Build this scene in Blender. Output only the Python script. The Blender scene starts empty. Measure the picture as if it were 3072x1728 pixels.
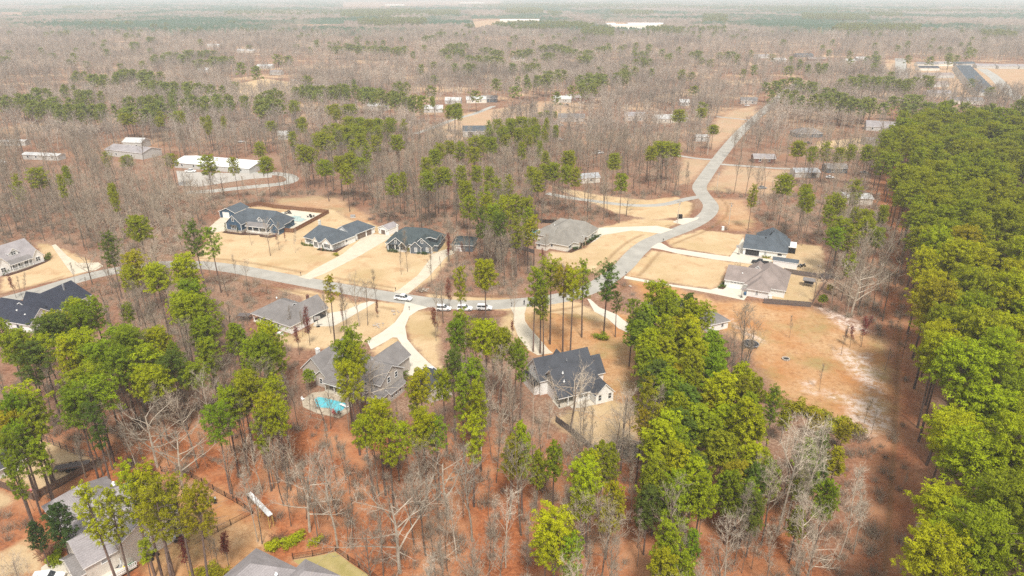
import bpy, bmesh, math, random
import numpy as np
from mathutils import Vector, Matrix
from mathutils.geometry import tessellate_polygon

# ------------------------------------------------------------------ camera, sky, sun, exposure
S = bpy.context.scene
C = S.collection
TH = math.radians(23.3); FL = 2048.0; CAMH = 90.0
cd = bpy.data.cameras.new('camera'); cam = bpy.data.objects.new('camera', cd); C.objects.link(cam)
cd.sensor_width = 36; cd.lens = 24; cd.clip_start = 1; cd.clip_end = 60000
cam.location = (0, 0, CAMH); cam.rotation_euler = (math.radians(90) - TH, 0, 0)
S.camera = cam
SUN_EL, SUN_AZ = math.radians(57), math.radians(172)       # azimuth clockwise from +Y (north)
w = bpy.data.worlds.new('World'); S.world = w; w.use_nodes = True
nt = w.node_tree; nt.nodes.clear()
sk = nt.nodes.new('ShaderNodeTexSky'); sk.sky_type = 'NISHITA'; sk.sun_disc = False
sk.sun_elevation = SUN_EL; sk.sun_rotation = SUN_AZ; sk.dust_density = 4; sk.air_density = 1; sk.altitude = 100
hs = nt.nodes.new('ShaderNodeHueSaturation'); hs.inputs['Saturation'].default_value = 0.25   # thin overcast: sky blue mostly gone
mx = nt.nodes.new('ShaderNodeMixRGB'); mx.inputs[0].default_value = 0.55; mx.inputs[2].default_value = (7.6, 7.7, 7.8, 1)
bg = nt.nodes.new('ShaderNodeBackground'); bg.inputs[1].default_value = 0.054
wo = nt.nodes.new('ShaderNodeOutputWorld')
nt.links.new(sk.outputs[0], hs.inputs['Color']); nt.links.new(hs.outputs[0], mx.inputs[1])
nt.links.new(mx.outputs[0], bg.inputs[0]); nt.links.new(bg.outputs[0], wo.inputs[0])
sd = bpy.data.lights.new('sun', 'SUN'); sun = bpy.data.objects.new('sun', sd); C.objects.link(sun)
sd.energy = 1.5; sd.angle = math.radians(10); sd.color = (1, 0.95, 0.87)
sv = Vector((math.sin(SUN_AZ) * math.cos(SUN_EL), math.cos(SUN_AZ) * math.cos(SUN_EL), math.sin(SUN_EL)))
sun.rotation_euler = sv.to_track_quat('Z', 'Y').to_euler(); sun.location = (0, 0, 300)
S.view_settings.view_transform = 'Standard'; S.view_settings.look = 'None'
S.view_settings.exposure = 1.53; S.view_settings.gamma = 1; S.view_settings.use_curve_mapping = False
S.cycles.use_adaptive_sampling = False; S.cycles.use_denoising = False; S.cycles.volume_bounces = 1; S.cycles.max_bounces = 6; S.cycles.transparent_max_bounces = 8
S.cycles.diffuse_bounces = 3; S.cycles.glossy_bounces = 2
HAZE_DENSITY = 0.00019

# ------------------------------------------------------------------ surveying: photo pixel (3072 wide) -> ground / height plane
def P(px, py, z=0.0):
    dx = (px - 1536) / FL; dy = -(py - 864) / FL
    Y = math.cos(TH) + dy * math.sin(TH); Z = -math.sin(TH) + dy * math.cos(TH)
    t = (z - CAMH) / Z
    return (dx * t, Y * t)
def proj(x, y, z):
    z = z - CAMH
    f = y * math.cos(TH) - z * math.sin(TH); u = y * math.sin(TH) + z * math.cos(TH)
    return 1536 + FL * x / f, 864 - FL * u / f, f
ZO = {'A': (640, 590, 7.156), 'B': (890, 640, 5.367), 'C': (0, 700, 4.675), 'D': (880, 1020, 5.152), 'E': (1560, 1020, 6.5875),
      'F': (2140, 680, 5.797), 'G': (100, 1450, 4.293), 'H': (1560, 640, 9.2), '2': (600, 560, 3.22), '3': (1100, 600, 3.22),
      '5': (700, 850, 3.22), 'L': (0, 1278, 3.22), '1': (0, 500, 2.576), 'T1': (0, 0, 2.5156), 'T2': (1024, 0, 2.5156),
      'T3': (2048, 0, 2.5156), '4': (1800, 600, 3.22), 'K': (600, 1278, 3.22), '6': (1400, 950, 3.22), 'M': (2100, 576, 2.65),
      'N': (1500, 1123, 2.395), 'O': (2200, 1123, 2.395), 'U': (0, 750, .8373), 'p': (0, 0, 1.0), 'f': (0, 0, 0.8385)}
def Q(s, x, y, z=0.0):
    a = ZO[s]; return P(a[0] + x / a[2], a[1] + y / a[2], z)
def QP(s, pts, z=0.0):
    return [Q(s, x, y, z) for x, y in pts]
def px_of(s, x, y):
    a = ZO[s]; return (a[0] + x / a[2], a[1] + y / a[2])

# ------------------------------------------------------------------ mesh helpers
class MB:
    def __init__(s): s.v = []; s.f = []; s.m = []
    def add(s, vs, fs, mi=0):
        b = len(s.v); s.v += [tuple(p) for p in vs]
        for f in fs: s.f.append([i + b for i in f]); s.m.append(mi)
    def box(s, x0, y0, z0, x1, y1, z1, mi=0):
        v = [(x0, y0, z0), (x1, y0, z0), (x1, y1, z0), (x0, y1, z0), (x0, y0, z1), (x1, y0, z1), (x1, y1, z1), (x0, y1, z1)]
        s.add(v, [(0, 3, 2, 1), (4, 5, 6, 7), (0, 1, 5, 4), (1, 2, 6, 5), (2, 3, 7, 6), (3, 0, 4, 7)], mi)
    def rbox(s, c, sx, sy, sz, rz=0, mi=0):       # centre-bottom, rotated box
        ca, sa = math.cos(rz), math.sin(rz); v = []
        for z in (0, sz):
            for a, b in ((-1, -1), (1, -1), (1, 1), (-1, 1)):
                x, y = a * sx / 2, b * sy / 2
                v.append((c[0] + x * ca - y * sa, c[1] + x * sa + y * ca, c[2] + z))
        s.add(v, [(0, 3, 2, 1), (4, 5, 6, 7), (0, 1, 5, 4), (1, 2, 6, 5), (2, 3, 7, 6), (3, 0, 4, 7)], mi)
    def bar(s, p, q, r, n=6, r2=None, mi=0):
        p, q = Vector(p), Vector(q); r2 = r if r2 is None else r2
        d = (q - p); 
        if d.length < 1e-6: return
        d.normalize(); a = d.orthogonal().normalized(); b = d.cross(a)
        v = []
        for c, rr in ((p, r), (q, r2)):
            for i in range(n):
                t = 2 * math.pi * i / n; v.append(c + a * rr * math.cos(t) + b * rr * math.sin(t))
        f = [(i, (i + 1) % n, n + (i + 1) % n, n + i) for i in range(n)] + [tuple(range(n - 1, -1, -1)), tuple(range(n, 2 * n))]
        s.add(v, f, mi)
    def extrude(s, poly, z0, z1, mi=0):
        n = len(poly); A = sum(poly[i][0] * poly[(i + 1) % n][1] - poly[(i + 1) % n][0] * poly[i][1] for i in range(n))
        if A < 0: poly = poly[::-1]
        tr = tessellate_polygon([[Vector((x, y, 0)) for x, y in poly]])
        v = [(x, y, z0) for x, y in poly] + [(x, y, z1) for x, y in poly]; f = []
        for t in tr:
            a, b, c = [Vector(poly[i]) for i in t]
            if (b - a).cross(c - a) < 0: t = (t[0], t[2], t[1])
            f.append(tuple(n + i for i in t)); f.append((t[0], t[2], t[1]))
        f += [(i, (i + 1) % n, n + (i + 1) % n, n + i) for i in range(n)]
        s.add(v, f, mi)
    def lathe(s, prof, c=(0, 0, 0), n=16, mi=0):
        v = []; 
        for r, z in prof:
            for i in range(n):
                t = 2 * math.pi * i / n; v.append((c[0] + r * math.cos(t), c[1] + r * math.sin(t), c[2] + z))
        k = len(prof); f = []
        for j in range(k - 1):
            for i in range(n): f.append((j * n + i, j * n + (i + 1) % n, (j + 1) * n + (i + 1) % n, (j + 1) * n + i))
        f.append(tuple(range(n - 1, -1, -1))); f.append(tuple((k - 1) * n + i for i in range(n)))
        s.add(v, f, mi)
    def mesh(s, name, mats, smooth=False):
        me = bpy.data.meshes.new(name); me.from_pydata(s.v, [], s.f)
        for m in (mats if isinstance(mats, (list, tuple)) else [mats]): me.materials.append(m)
        if any(s.m): me.polygons.foreach_set('material_index', s.m)
        if smooth: me.polygons.foreach_set('use_smooth', [True] * len(s.f))
        me.update(); return me
    def build(s, name, mats, parent=None, smooth=False):
        o = bpy.data.objects.new(name, s.mesh(name, mats, smooth)); C.objects.link(o)
        if parent: o.parent = parent
        return o
def tag(o, label=None, cat=None, group=None, kind=None):
    if label: o['label'] = label
    if cat: o['category'] = cat
    if group: o['group'] = group
    if kind: o['kind'] = kind
    return o
def thing(name, loc, rz, label, cat, group=None):
    o = bpy.data.objects.new(name, None); C.objects.link(o); o.empty_display_size = .1
    o.location = loc if len(loc) == 3 else (loc[0], loc[1], 0); o.rotation_euler = (0, 0, rz)
    return tag(o, label, cat, group)
def copy_tree(o, parent=None):
    c = o.copy(); C.objects.link(c)
    if parent: c.parent = parent
    for ch in [x for x in KIDS.get(o.name, [])] or list(o.children): copy_tree(ch, c)
    return c
KIDS = {}

# ------------------------------------------------------------------ materials
def mat(name, col, rough=.85, var=0.12, scale=3.0, bump=0.0, bscale=20, spec=.2, metal=0, col2=None, coord='Object', det=6):
    m = bpy.data.materials.new(name); m.use_nodes = True; t = m.node_tree; b = t.nodes['Principled BSDF']
    b.inputs['Roughness'].default_value = rough; b.inputs['Specular IOR Level'].default_value = spec; b.inputs['Metallic'].default_value = metal
    tc = t.nodes.new('ShaderNodeTexCoord')
    n = t.nodes.new('ShaderNodeTexNoise'); n.inputs['Scale'].default_value = scale; n.inputs['Detail'].default_value = det
    t.links.new(tc.outputs[coord], n.inputs['Vector'])
    r = t.nodes.new('ShaderNodeMapRange'); r.inputs[1].default_value = .3; r.inputs[2].default_value = .7
    t.links.new(n.outputs[0], r.inputs[0])
    x = t.nodes.new('ShaderNodeMixRGB'); t.links.new(r.outputs[0], x.inputs[0])
    c2 = col2 or tuple(c * (1 + var) for c in col); c1 = col if col2 else tuple(c * (1 - var) for c in col)
    x.inputs[1].default_value = (*c1, 1); x.inputs[2].default_value = (*c2, 1)
    t.links.new(x.outputs[0], b.inputs['Base Color'])
    if bump:
        n2 = t.nodes.new('ShaderNodeTexNoise'); n2.inputs['Scale'].default_value = bscale; t.links.new(tc.outputs[coord], n2.inputs['Vector'])
        bp = t.nodes.new('ShaderNodeBump'); bp.inputs['Strength'].default_value = bump; bp.inputs['Distance'].default_value = .05
        t.links.new(n2.outputs[0], bp.inputs['Height']); t.links.new(bp.outputs[0], b.inputs['Normal'])
    return m
def shingle(name, col):
    """asphalt shingles: mottled granules, courses as fine horizontal tone bands in the colour"""
    m = mat(name, col, .93, .16, 5.0, det=8)
    t = m.node_tree; b = t.nodes['Principled BSDF']; link = b.inputs['Base Color'].links[0]; src = link.from_socket
    tc = t.nodes.new('ShaderNodeTexCoord'); n = t.nodes.new('ShaderNodeTexNoise'); n.inputs['Scale'].default_value = .35; n.inputs['Detail'].default_value = 5
    t.links.new(tc.outputs['Object'], n.inputs['Vector'])
    r = t.nodes.new('ShaderNodeMapRange'); r.inputs[1].default_value = .3; r.inputs[2].default_value = .7; r.inputs[3].default_value = .84; r.inputs[4].default_value = 1.14
    t.links.new(n.outputs[0], r.inputs[0])
    sp = t.nodes.new('ShaderNodeSeparateXYZ'); t.links.new(tc.outputs['Object'], sp.inputs[0])
    ml = t.nodes.new('ShaderNodeMath'); ml.operation = 'MULTIPLY'; ml.inputs[1].default_value = 30; t.links.new(sp.outputs[2], ml.inputs[0])
    sn = t.nodes.new('ShaderNodeMath'); sn.operation = 'SINE'; t.links.new(ml.outputs[0], sn.inputs[0])
    m2 = t.nodes.new('ShaderNodeMath'); m2.operation = 'MULTIPLY_ADD'; m2.inputs[1].default_value = .07; t.links.new(sn.outputs[0], m2.inputs[0]); t.links.new(r.outputs[0], m2.inputs[2])
    mm = t.nodes.new('ShaderNodeVectorMath'); mm.operation = 'SCALE'; t.links.new(src, mm.inputs[0]); t.links.new(m2.outputs[0], mm.inputs['Scale'])
    t.links.new(mm.outputs[0], b.inputs['Base Color'])
    return m
M = dict(
    roof_dark=shingle('charcoal_shingle', (.068, .072, .083)), roof_slate=shingle('slate_shingle', (.085, .10, .115)),
    roof_green=shingle('dark_green_grey_shingle', (.062, .078, .082)), roof_tan=shingle('tan_grey_shingle', (.24, .222, .195)),
    roof_taupe=shingle('taupe_shingle', (.25, .205, .185)), roof_grey=shingle('grey_shingle', (.20, .185, .178)),
    roof_pale=shingle('pale_grey_shingle', (.29, .265, .265)), roof_navy=shingle('blue_black_shingle', (.036, .040, .056)),
    white=mat('white_siding', (.78, .77, .74), .6, .035, 1.2, .15, 12), cream=mat('cream_brick', (.70, .66, .58), .8, .06, 1.5, .2, 16),
    beige=mat('beige_siding', (.60, .55, .48), .7, .05, 1.2, .1, 12), pinkish=mat('pale_beige_siding', (.50, .45, .40), .7, .05, 1.2),
    fwhite=mat('dull_white_siding', (.50, .49, .46), .7, .05), fmetal=mat('dull_metal_roof', (.47, .47, .46), .6, .06), trim=mat('white_trim', (.82, .82, .80), .5, .02), blue=mat('blue_siding', (.055, .10, .155), .6, .1, 1.5, .1, 12),
    slatew=mat('slate_grey_siding', (.11, .13, .15), .6, .1, 1.5, .1, 12), glass=mat('window_glass', (.04, .05, .06), .12, .2, 1, spec=.6),
    glassp=mat('curtained_glass', (.35, .36, .36), .2, .2, 1.5, spec=.5),
    black=mat('black_paint', (.018, .018, .02), .4, .1, 2), darkdoor=mat('dark_garage_door', (.035, .034, .036), .5, .1, 2),
    brown=mat('brown_garage_door', (.17, .125, .10), .6, .1, 2), brick=mat('red_brick', (.20, .10, .075), .85, .15, 6),
    concrete=mat('concrete', (.53, .465, .36), .9, .09, .35, .1, 8, col2=None, coord='Object'),
    concrete2=mat('pale_concrete', (.56, .51, .42), .9, .07, .3), asphalt=mat('worn_asphalt', (.345, .325, .285), .9, .14, .22, .1, 6),
    asphalt2=mat('old_pale_asphalt', (.36, .345, .31), .9, .12, .12), gravel=mat('gravel_drive', (.40, .37, .33), .95, .18, .8),
    water=mat('pool_water', (.10, .48, .56), .08, .1, .5, .3, 3, spec=.5), water2=mat('pale_pool_water', (.33, .45, .42), .08, .1, .5, .3, 3, spec=.5),
    fence=mat('weathered_brown_fence', (.15, .10, .075), .9, .25, 4), fenceg=mat('grey_fence', (.13, .11, .105), .9, .25, 4), fencer=mat('stained_fence', (.21, .105, .06), .9, .2, 4),
    metal=mat('white_metal_roof', (.76, .76, .75), .45, .03, .5), galv=mat('galvanised', (.45, .46, .47), .4, .1, 2, metal=.4),
    carw=mat('white_car_paint', (.80, .80, .79), .25, .02, 1, spec=.6), carb=mat('black_car_paint', (.015, .016, .018), .2, .05, 1, spec=.6),
    carg=mat('grey_car_paint', (.25, .26, .27), .25, .05, 1, spec=.6),
    tyre=mat('tyre_rubber', (.02, .02, .02), .8), rim=mat('wheel_rim', (.45, .45, .46), .3, metal=.6), red=mat('red_lamp', (.35, .02, .02), .3),
    mulch=mat('dark_mulch', (.075, .038, .026), .95, .3, 3, .4, 12), sandstone=mat('sandstone_paving', (.44, .37, .28), .9, .12, 1.5), wood=mat('raw_wood', (.35, .26, .16), .85, .15, 6),
    yellow=mat('yellow_timber', (.55, .38, .12), .8, .1, 4), green=mat('tractor_green', (.03, .22, .05), .4), yel=mat('tractor_yellow', (.75, .6, .03), .4),
    binblue=mat('blue_bin', (.06, .14, .26), .5), skin=mat('skin', (.45, .28, .2), .6), cloth=mat('dark_clothes', (.03, .03, .035), .9),
    pink=mat('pink_plastic', (.7, .2, .25), .5), stone=mat('pale_stone', (.42, .36, .30), .9, .25, 3), rust=mat('rusty_metal', (.2, .1, .06), .8, .2, 4),
)
def leafmat(name, objcol=True, col=(.1, .14, .02), trans=.3):
    m = bpy.data.materials.new(name); m.use_nodes = True; t = m.node_tree; t.nodes.clear()
    o = t.nodes.new('ShaderNodeOutputMaterial'); d = t.nodes.new('ShaderNodeBsdfDiffuse'); tr = t.nodes.new('ShaderNodeBsdfTranslucent'); mxs = t.nodes.new('ShaderNodeMixShader')
    mxs.inputs[0].default_value = trans
    oi = t.nodes.new('ShaderNodeObjectInfo'); g = t.nodes.new('ShaderNodeNewGeometry')
    n = t.nodes.new('ShaderNodeTexNoise'); n.inputs['Scale'].default_value = .55; n.inputs['Detail'].default_value = 4
    tc = t.nodes.new('ShaderNodeTexCoord'); t.links.new(tc.outputs['Object'], n.inputs['Vector'])
    h = t.nodes.new('ShaderNodeHueSaturation')
    r1 = t.nodes.new('ShaderNodeMapRange'); r1.inputs[1].default_value = .3; r1.inputs[2].default_value = .7; r1.inputs[3].default_value = .72; r1.inputs[4].default_value = 1.35
    t.links.new(n.outputs[0], r1.inputs[0]); t.links.new(r1.outputs[0], h.inputs['Value'])
    r2 = t.nodes.new('ShaderNodeMapRange'); r2.inputs[3].default_value = .477; r2.inputs[4].default_value = .502
    t.links.new(oi.outputs['Random'], r2.inputs[0]); t.links.new(r2.outputs[0], h.inputs['Hue'])
    if objcol: t.links.new(oi.outputs['Color'], h.inputs['Color'])
    else: h.inputs['Color'].default_value = (*col, 1)
    t.links.new(h.outputs[0], d.inputs[0]); t.links.new(h.outputs[0], tr.inputs[0])
    t.links.new(d.outputs[0], mxs.inputs[1]); t.links.new(tr.outputs[0], mxs.inputs[2]); t.links.new(mxs.outputs[0], o.inputs[0])
    return m
M['needle'] = leafmat('pine_needles'); M['russet'] = leafmat('russet_leaves', False, (.20, .055, .035)); M['shrub'] = leafmat('shrub_leaves')
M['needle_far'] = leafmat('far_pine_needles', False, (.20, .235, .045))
def barkmat(name, c1, c2, obj=False, zmix=True):
    m = bpy.data.materials.new(name); m.use_nodes = True; t = m.node_tree; b = t.nodes['Principled BSDF']; b.inputs['Roughness'].default_value = .9; b.inputs['Specular IOR Level'].default_value = .1
    n = t.nodes.new('ShaderNodeTexNoise'); n.inputs['Scale'].default_value = 1.5; tc = t.nodes.new('ShaderNodeTexCoord'); t.links.new(tc.outputs['Object'], n.inputs['Vector'])
    x = t.nodes.new('ShaderNodeMixRGB'); r = t.nodes.new('ShaderNodeMapRange'); r.inputs[1].default_value = .35; r.inputs[2].default_value = .65
    t.links.new(n.outputs[0], r.inputs[0]); t.links.new(r.outputs[0], x.inputs[0]); x.inputs[1].default_value = (*c1, 1); x.inputs[2].default_value = (*c2, 1)
    out = x.outputs[0]
    oi = t.nodes.new('ShaderNodeObjectInfo'); rr = t.nodes.new('ShaderNodeMapRange'); rr.inputs[3].default_value = .72; rr.inputs[4].default_value = 1.25
    t.links.new(oi.outputs['Random'], rr.inputs[0]); h = t.nodes.new('ShaderNodeHueSaturation'); 
    nl = t.nodes.new('ShaderNodeTexNoise'); nl.inputs['Scale'].default_value = 1; nl.inputs['Detail'].default_value = 4; vm = t.nodes.new('ShaderNodeVectorMath'); vm.operation = 'SCALE'; vm.inputs['Scale'].default_value = .011
    t.links.new(oi.outputs['Location'], vm.inputs[0]); t.links.new(vm.outputs[0], nl.inputs['Vector']); r3 = t.nodes.new('ShaderNodeMapRange'); r3.inputs[1].default_value = .35; r3.inputs[2].default_value = .65; r3.inputs[3].default_value = .66; r3.inputs[4].default_value = 1.2
    t.links.new(nl.outputs[0], r3.inputs[0]); m3 = t.nodes.new('ShaderNodeMath'); m3.operation = 'MULTIPLY'; t.links.new(rr.outputs[0], m3.inputs[0]); t.links.new(r3.outputs[0], m3.inputs[1]); t.links.new(m3.outputs[0], h.inputs['Value']); t.links.new(out, h.inputs['Color'])
    t.links.new(h.outputs[0], b.inputs['Base Color']); return m
M['pinebark'] = barkmat('pine_bark', (.12, .085, .07), (.20, .14, .115))
M['bark'] = barkmat('grey_bark', (.14, .105, .08), (.26, .205, .16))
M['twig'] = barkmat('pale_twigs', (.27, .22, .165), (.41, .34, .26))
M['palebark'] = barkmat('pale_bark', (.36, .30, .23), (.52, .45, .36))
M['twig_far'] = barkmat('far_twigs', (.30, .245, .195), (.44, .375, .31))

# ------------------------------------------------------------------ plan of the place (ground polygons, metres)
LAWN = [QP('2', [(-60, 700), (40, 560), (160, 330), (480, 190), (760, 195), (1290, 215), (1480, 330), (1640, 350), (1700, 370), (1900, 440), (2000, 420), (2350, 480), (2450, 620), (2420, 700), (2250, 900), (2030, 1020), (1850, 1015), (1500, 955), (950, 875), (500, 800), (100, 735)]),
        QP('5', [(380, 30), (800, 78), (1200, 170), (1660, 180), (1680, 225), (1570, 390), (1330, 560), (1000, 640), (640, 640), (430, 560), (430, 470), (600, 500), (870, 300), (640, 130)]),
        QP('5', [(1540, 510), (1600, 540), (1660, 690), (1400, 740), (1310, 650)]),
        QP('5', [(1690, 255), (1960, 265), (2000, 420), (2000, 720), (2010, 850), (1900, 790), (1740, 620), (1655, 470)]),
        QP('3', [(2180, 270), (2576, 280), (2576, 420), (2500, 480), (2350, 620), (2230, 700), (2000, 660), (1740, 600), (1750, 490), (1930, 505), (2120, 460)]),
        QP('4', [(0, 265), (340, 180), (800, 200), (620, 290), (500, 375), (300, 470), (180, 580), (0, 740)]),
        QP('4', [(620, 390), (980, 285), (1390, 335), (1390, 430), (1260, 548), (700, 455)]),
        QP('4', [(500, 480), (900, 545), (1300, 600), (1500, 610), (1480, 650), (1230, 650), (1200, 780), (1090, 865), (650, 795), (240, 740), (330, 600)]),
        QP('4', [(1830, 420), (2150, 440), (2180, 720), (1850, 690), (1500, 600)]),
        QP('4', [(1780, 700), (2150, 760), (2030, 1020), (1600, 960)]),
        QP('p', [(1640, 1262), (1700, 1230), (1840, 1195), (1925, 1230), (1930, 1290), (1880, 1345), (1790, 1355)]),
        QP('1', [(270, 585), (420, 610), (740, 740), (720, 800), (560, 850), (0, 975), (0, 860), (340, 740)]),
        QP('L', [(0, 1215), (240, 1090), (420, 1240), (420, 1449), (-200, 1500), (-200, 1260)]),
        QP('L', [(0, 600), (140, 690), (130, 740), (-100, 860), (-100, 600)]),
        QP('L', [(290, 90), (950, 315), (900, 360), (720, 480), (560, 560), (300, 660), (0, 550), (-150, 400), (0, 200)]),
        QP('K', [(880, 1300), (1310, 1210), (1620, 1449), (1700, 1600), (1250, 1600), (1000, 1370)]),
        QP('p', [(1560, 1010), (1480, 1060), (1500, 970), (1530, 925), (1560, 960)]),
        QP('3', [(560, 900), (2050, 980), (2400, 1180), (2350, 1200), (2000, 1100), (1540, 1090), (1200, 1060), (680, 1050), (620, 1000)]),
        QP('T1', [(1700, 650), (2000, 590), (2300, 640), (2150, 710), (1900, 740), (1720, 700)]),
        QP('T3', [(1000, 1070), (1350, 1040), (1550, 1090), (1400, 1150), (1000, 1120)]),
        QP('p', [(1640, 555), (1800, 585), (1940, 600), (2030, 590), (2080, 610), (2070, 650), (1960, 660), (1850, 640)]),
        ]
CLAY = [QP('p', [(1870, 830), (2000, 850), (2150, 900), (2290, 905), (2440, 925), (2520, 960), (2660, 1020), (2690, 1150), (2690, 1300), (2610, 1305), (2480, 1250), (2350, 1200), (2280, 1120), (2230, 1030), (2100, 960), (1960, 930)]),
        QP('p', [(1540, 925), (1900, 940), (1980, 1010), (1910, 1150), (1925, 1330), (1850, 1230), (1700, 1100), (1560, 1050)]),
        QP('L', [(1480, 560), (1850, 480), (2280, 740), (2420, 850), (2576, 900), (2700, 1100), (2300, 1700), (1350, 1700), (1450, 1220)]),
        QP('4', [(1090, -20), (1400, 0), (1500, 200), (1450, 300), (1250, 290), (1140, 200)]),
        QP('2', [(700, 120), (1300, 80), (1700, 330), (1600, 420), (1300, 230), (760, 180)]),
        QP('T2', [(620, 1020), (900, 860), (1100, 830), (1500, 770), (1850, 790), (1700, 900), (1200, 900), (1150, 980), (850, 1080)]),
        QP('T3', [(1520, 465), (2600, 485), (2700, 780), (2450, 740), (2100, 720), (1800, 620), (1500, 590)]),
        QP('T3', [(230, 1140), (480, 930), (560, 800), (420, 820), (250, 900), (180, 1060)]),
        QP('T3', [(160, 1430), (330, 1250), (850, 1290), (830, 1449), (600, 1480)]),
        QP('T3', [(0, 1190), (220, 1210), (60, 1390), (-60, 1390)]),
        QP('T2', [(980, 165), (1190, 145), (1480, 160), (1480, 190), (1200, 200), (1040, 240)]),
        QP('T2', [(1950, 170), (2400, 180), (2420, 250), (2050, 240)]),
        ]
PALE = [QP('p', c) for c in ([(2405, 1130), (2440, 1140), (2455, 1185), (2410, 1175)], [(2465, 1165), (2540, 1185), (2530, 1210), (2470, 1195)],
        [(2500, 1040), (2600, 1060), (2640, 1120), (2660, 1200), (2600, 1170), (2520, 1090)], [(2545, 1260), (2620, 1240), (2650, 1280), (2600, 1300)],
        [(2440, 915), (2560, 950), (2620, 1000), (2540, 1000)], [(2170, 945), (2240, 985), (2300, 1030), (2250, 1020)], [(2520, 1180), (2640, 1190), (2680, 1290), (2600, 1310), (2540, 1260)])]
RED = [QP('p', [(2700, 300), (2740, 300), (2740, 1000), (2760, 1728), (2780, 1900), (2560, 1900), (2600, 1500), (2620, 1300), (2690, 1200), (2640, 900), (2620, 600)]),
       QP('p', [(-50, 1330), (700, 1240), (1500, 1290), (2400, 1500), (2600, 1900), (-50, 1900)])]

def smooth_path(pts, step=4.0):
    P_ = [Vector(p) for p in pts]; P_ = [P_[0] * 2 - P_[1]] + P_ + [P_[-1] * 2 - P_[-2]]; out = []
    for i in range(1, len(P_) - 2):
        a, b, c, d = P_[i - 1:i + 3]; n = max(2, int((c - b).length / step))
        for k in range(n):
            t = k / n; out.append(.5 * ((2 * b) + (c - a) * t + (2 * a - 5 * b + 4 * c - d) * t * t + (3 * b - a - 3 * c + d) * t ** 3))
    return out + [P_[-2]]
ROAD_MAIN = smooth_path(QP('p', [(-200, 960), (-60, 925), (0, 905), (120, 872), (240, 836), (345, 812), (470, 795), (600, 795), (700, 806), (820, 828), (950, 852), (1080, 875), (1190, 893), (1300, 908), (1400, 915), (1500, 913), (1600, 905), (1700, 890), (1780, 862), (1835, 828), (1875, 795), (1905, 761), (1943, 730), (1992, 708), (2048, 687), (2095, 664), (2125, 640), (2132, 615), (2112, 588), (2098, 562), (2115, 532), (2150, 483), (2190, 432), (2225, 393), (2255, 365), (2300, 325), (2350, 280), (2400, 240)]))
ROAD_W = 7.2
LANE = smooth_path(QP('p', [(2100, 590), (2060, 597), (2000, 612), (1940, 617), (1860, 613), (1780, 603), (1700, 592), (1640, 580)]))
CULDE = smooth_path(QP('p', [(560, 578), (640, 573), (740, 562), (840, 552), (876, 542), (872, 530), (840, 522), (740, 520), (660, 530), (590, 530)]))
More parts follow.
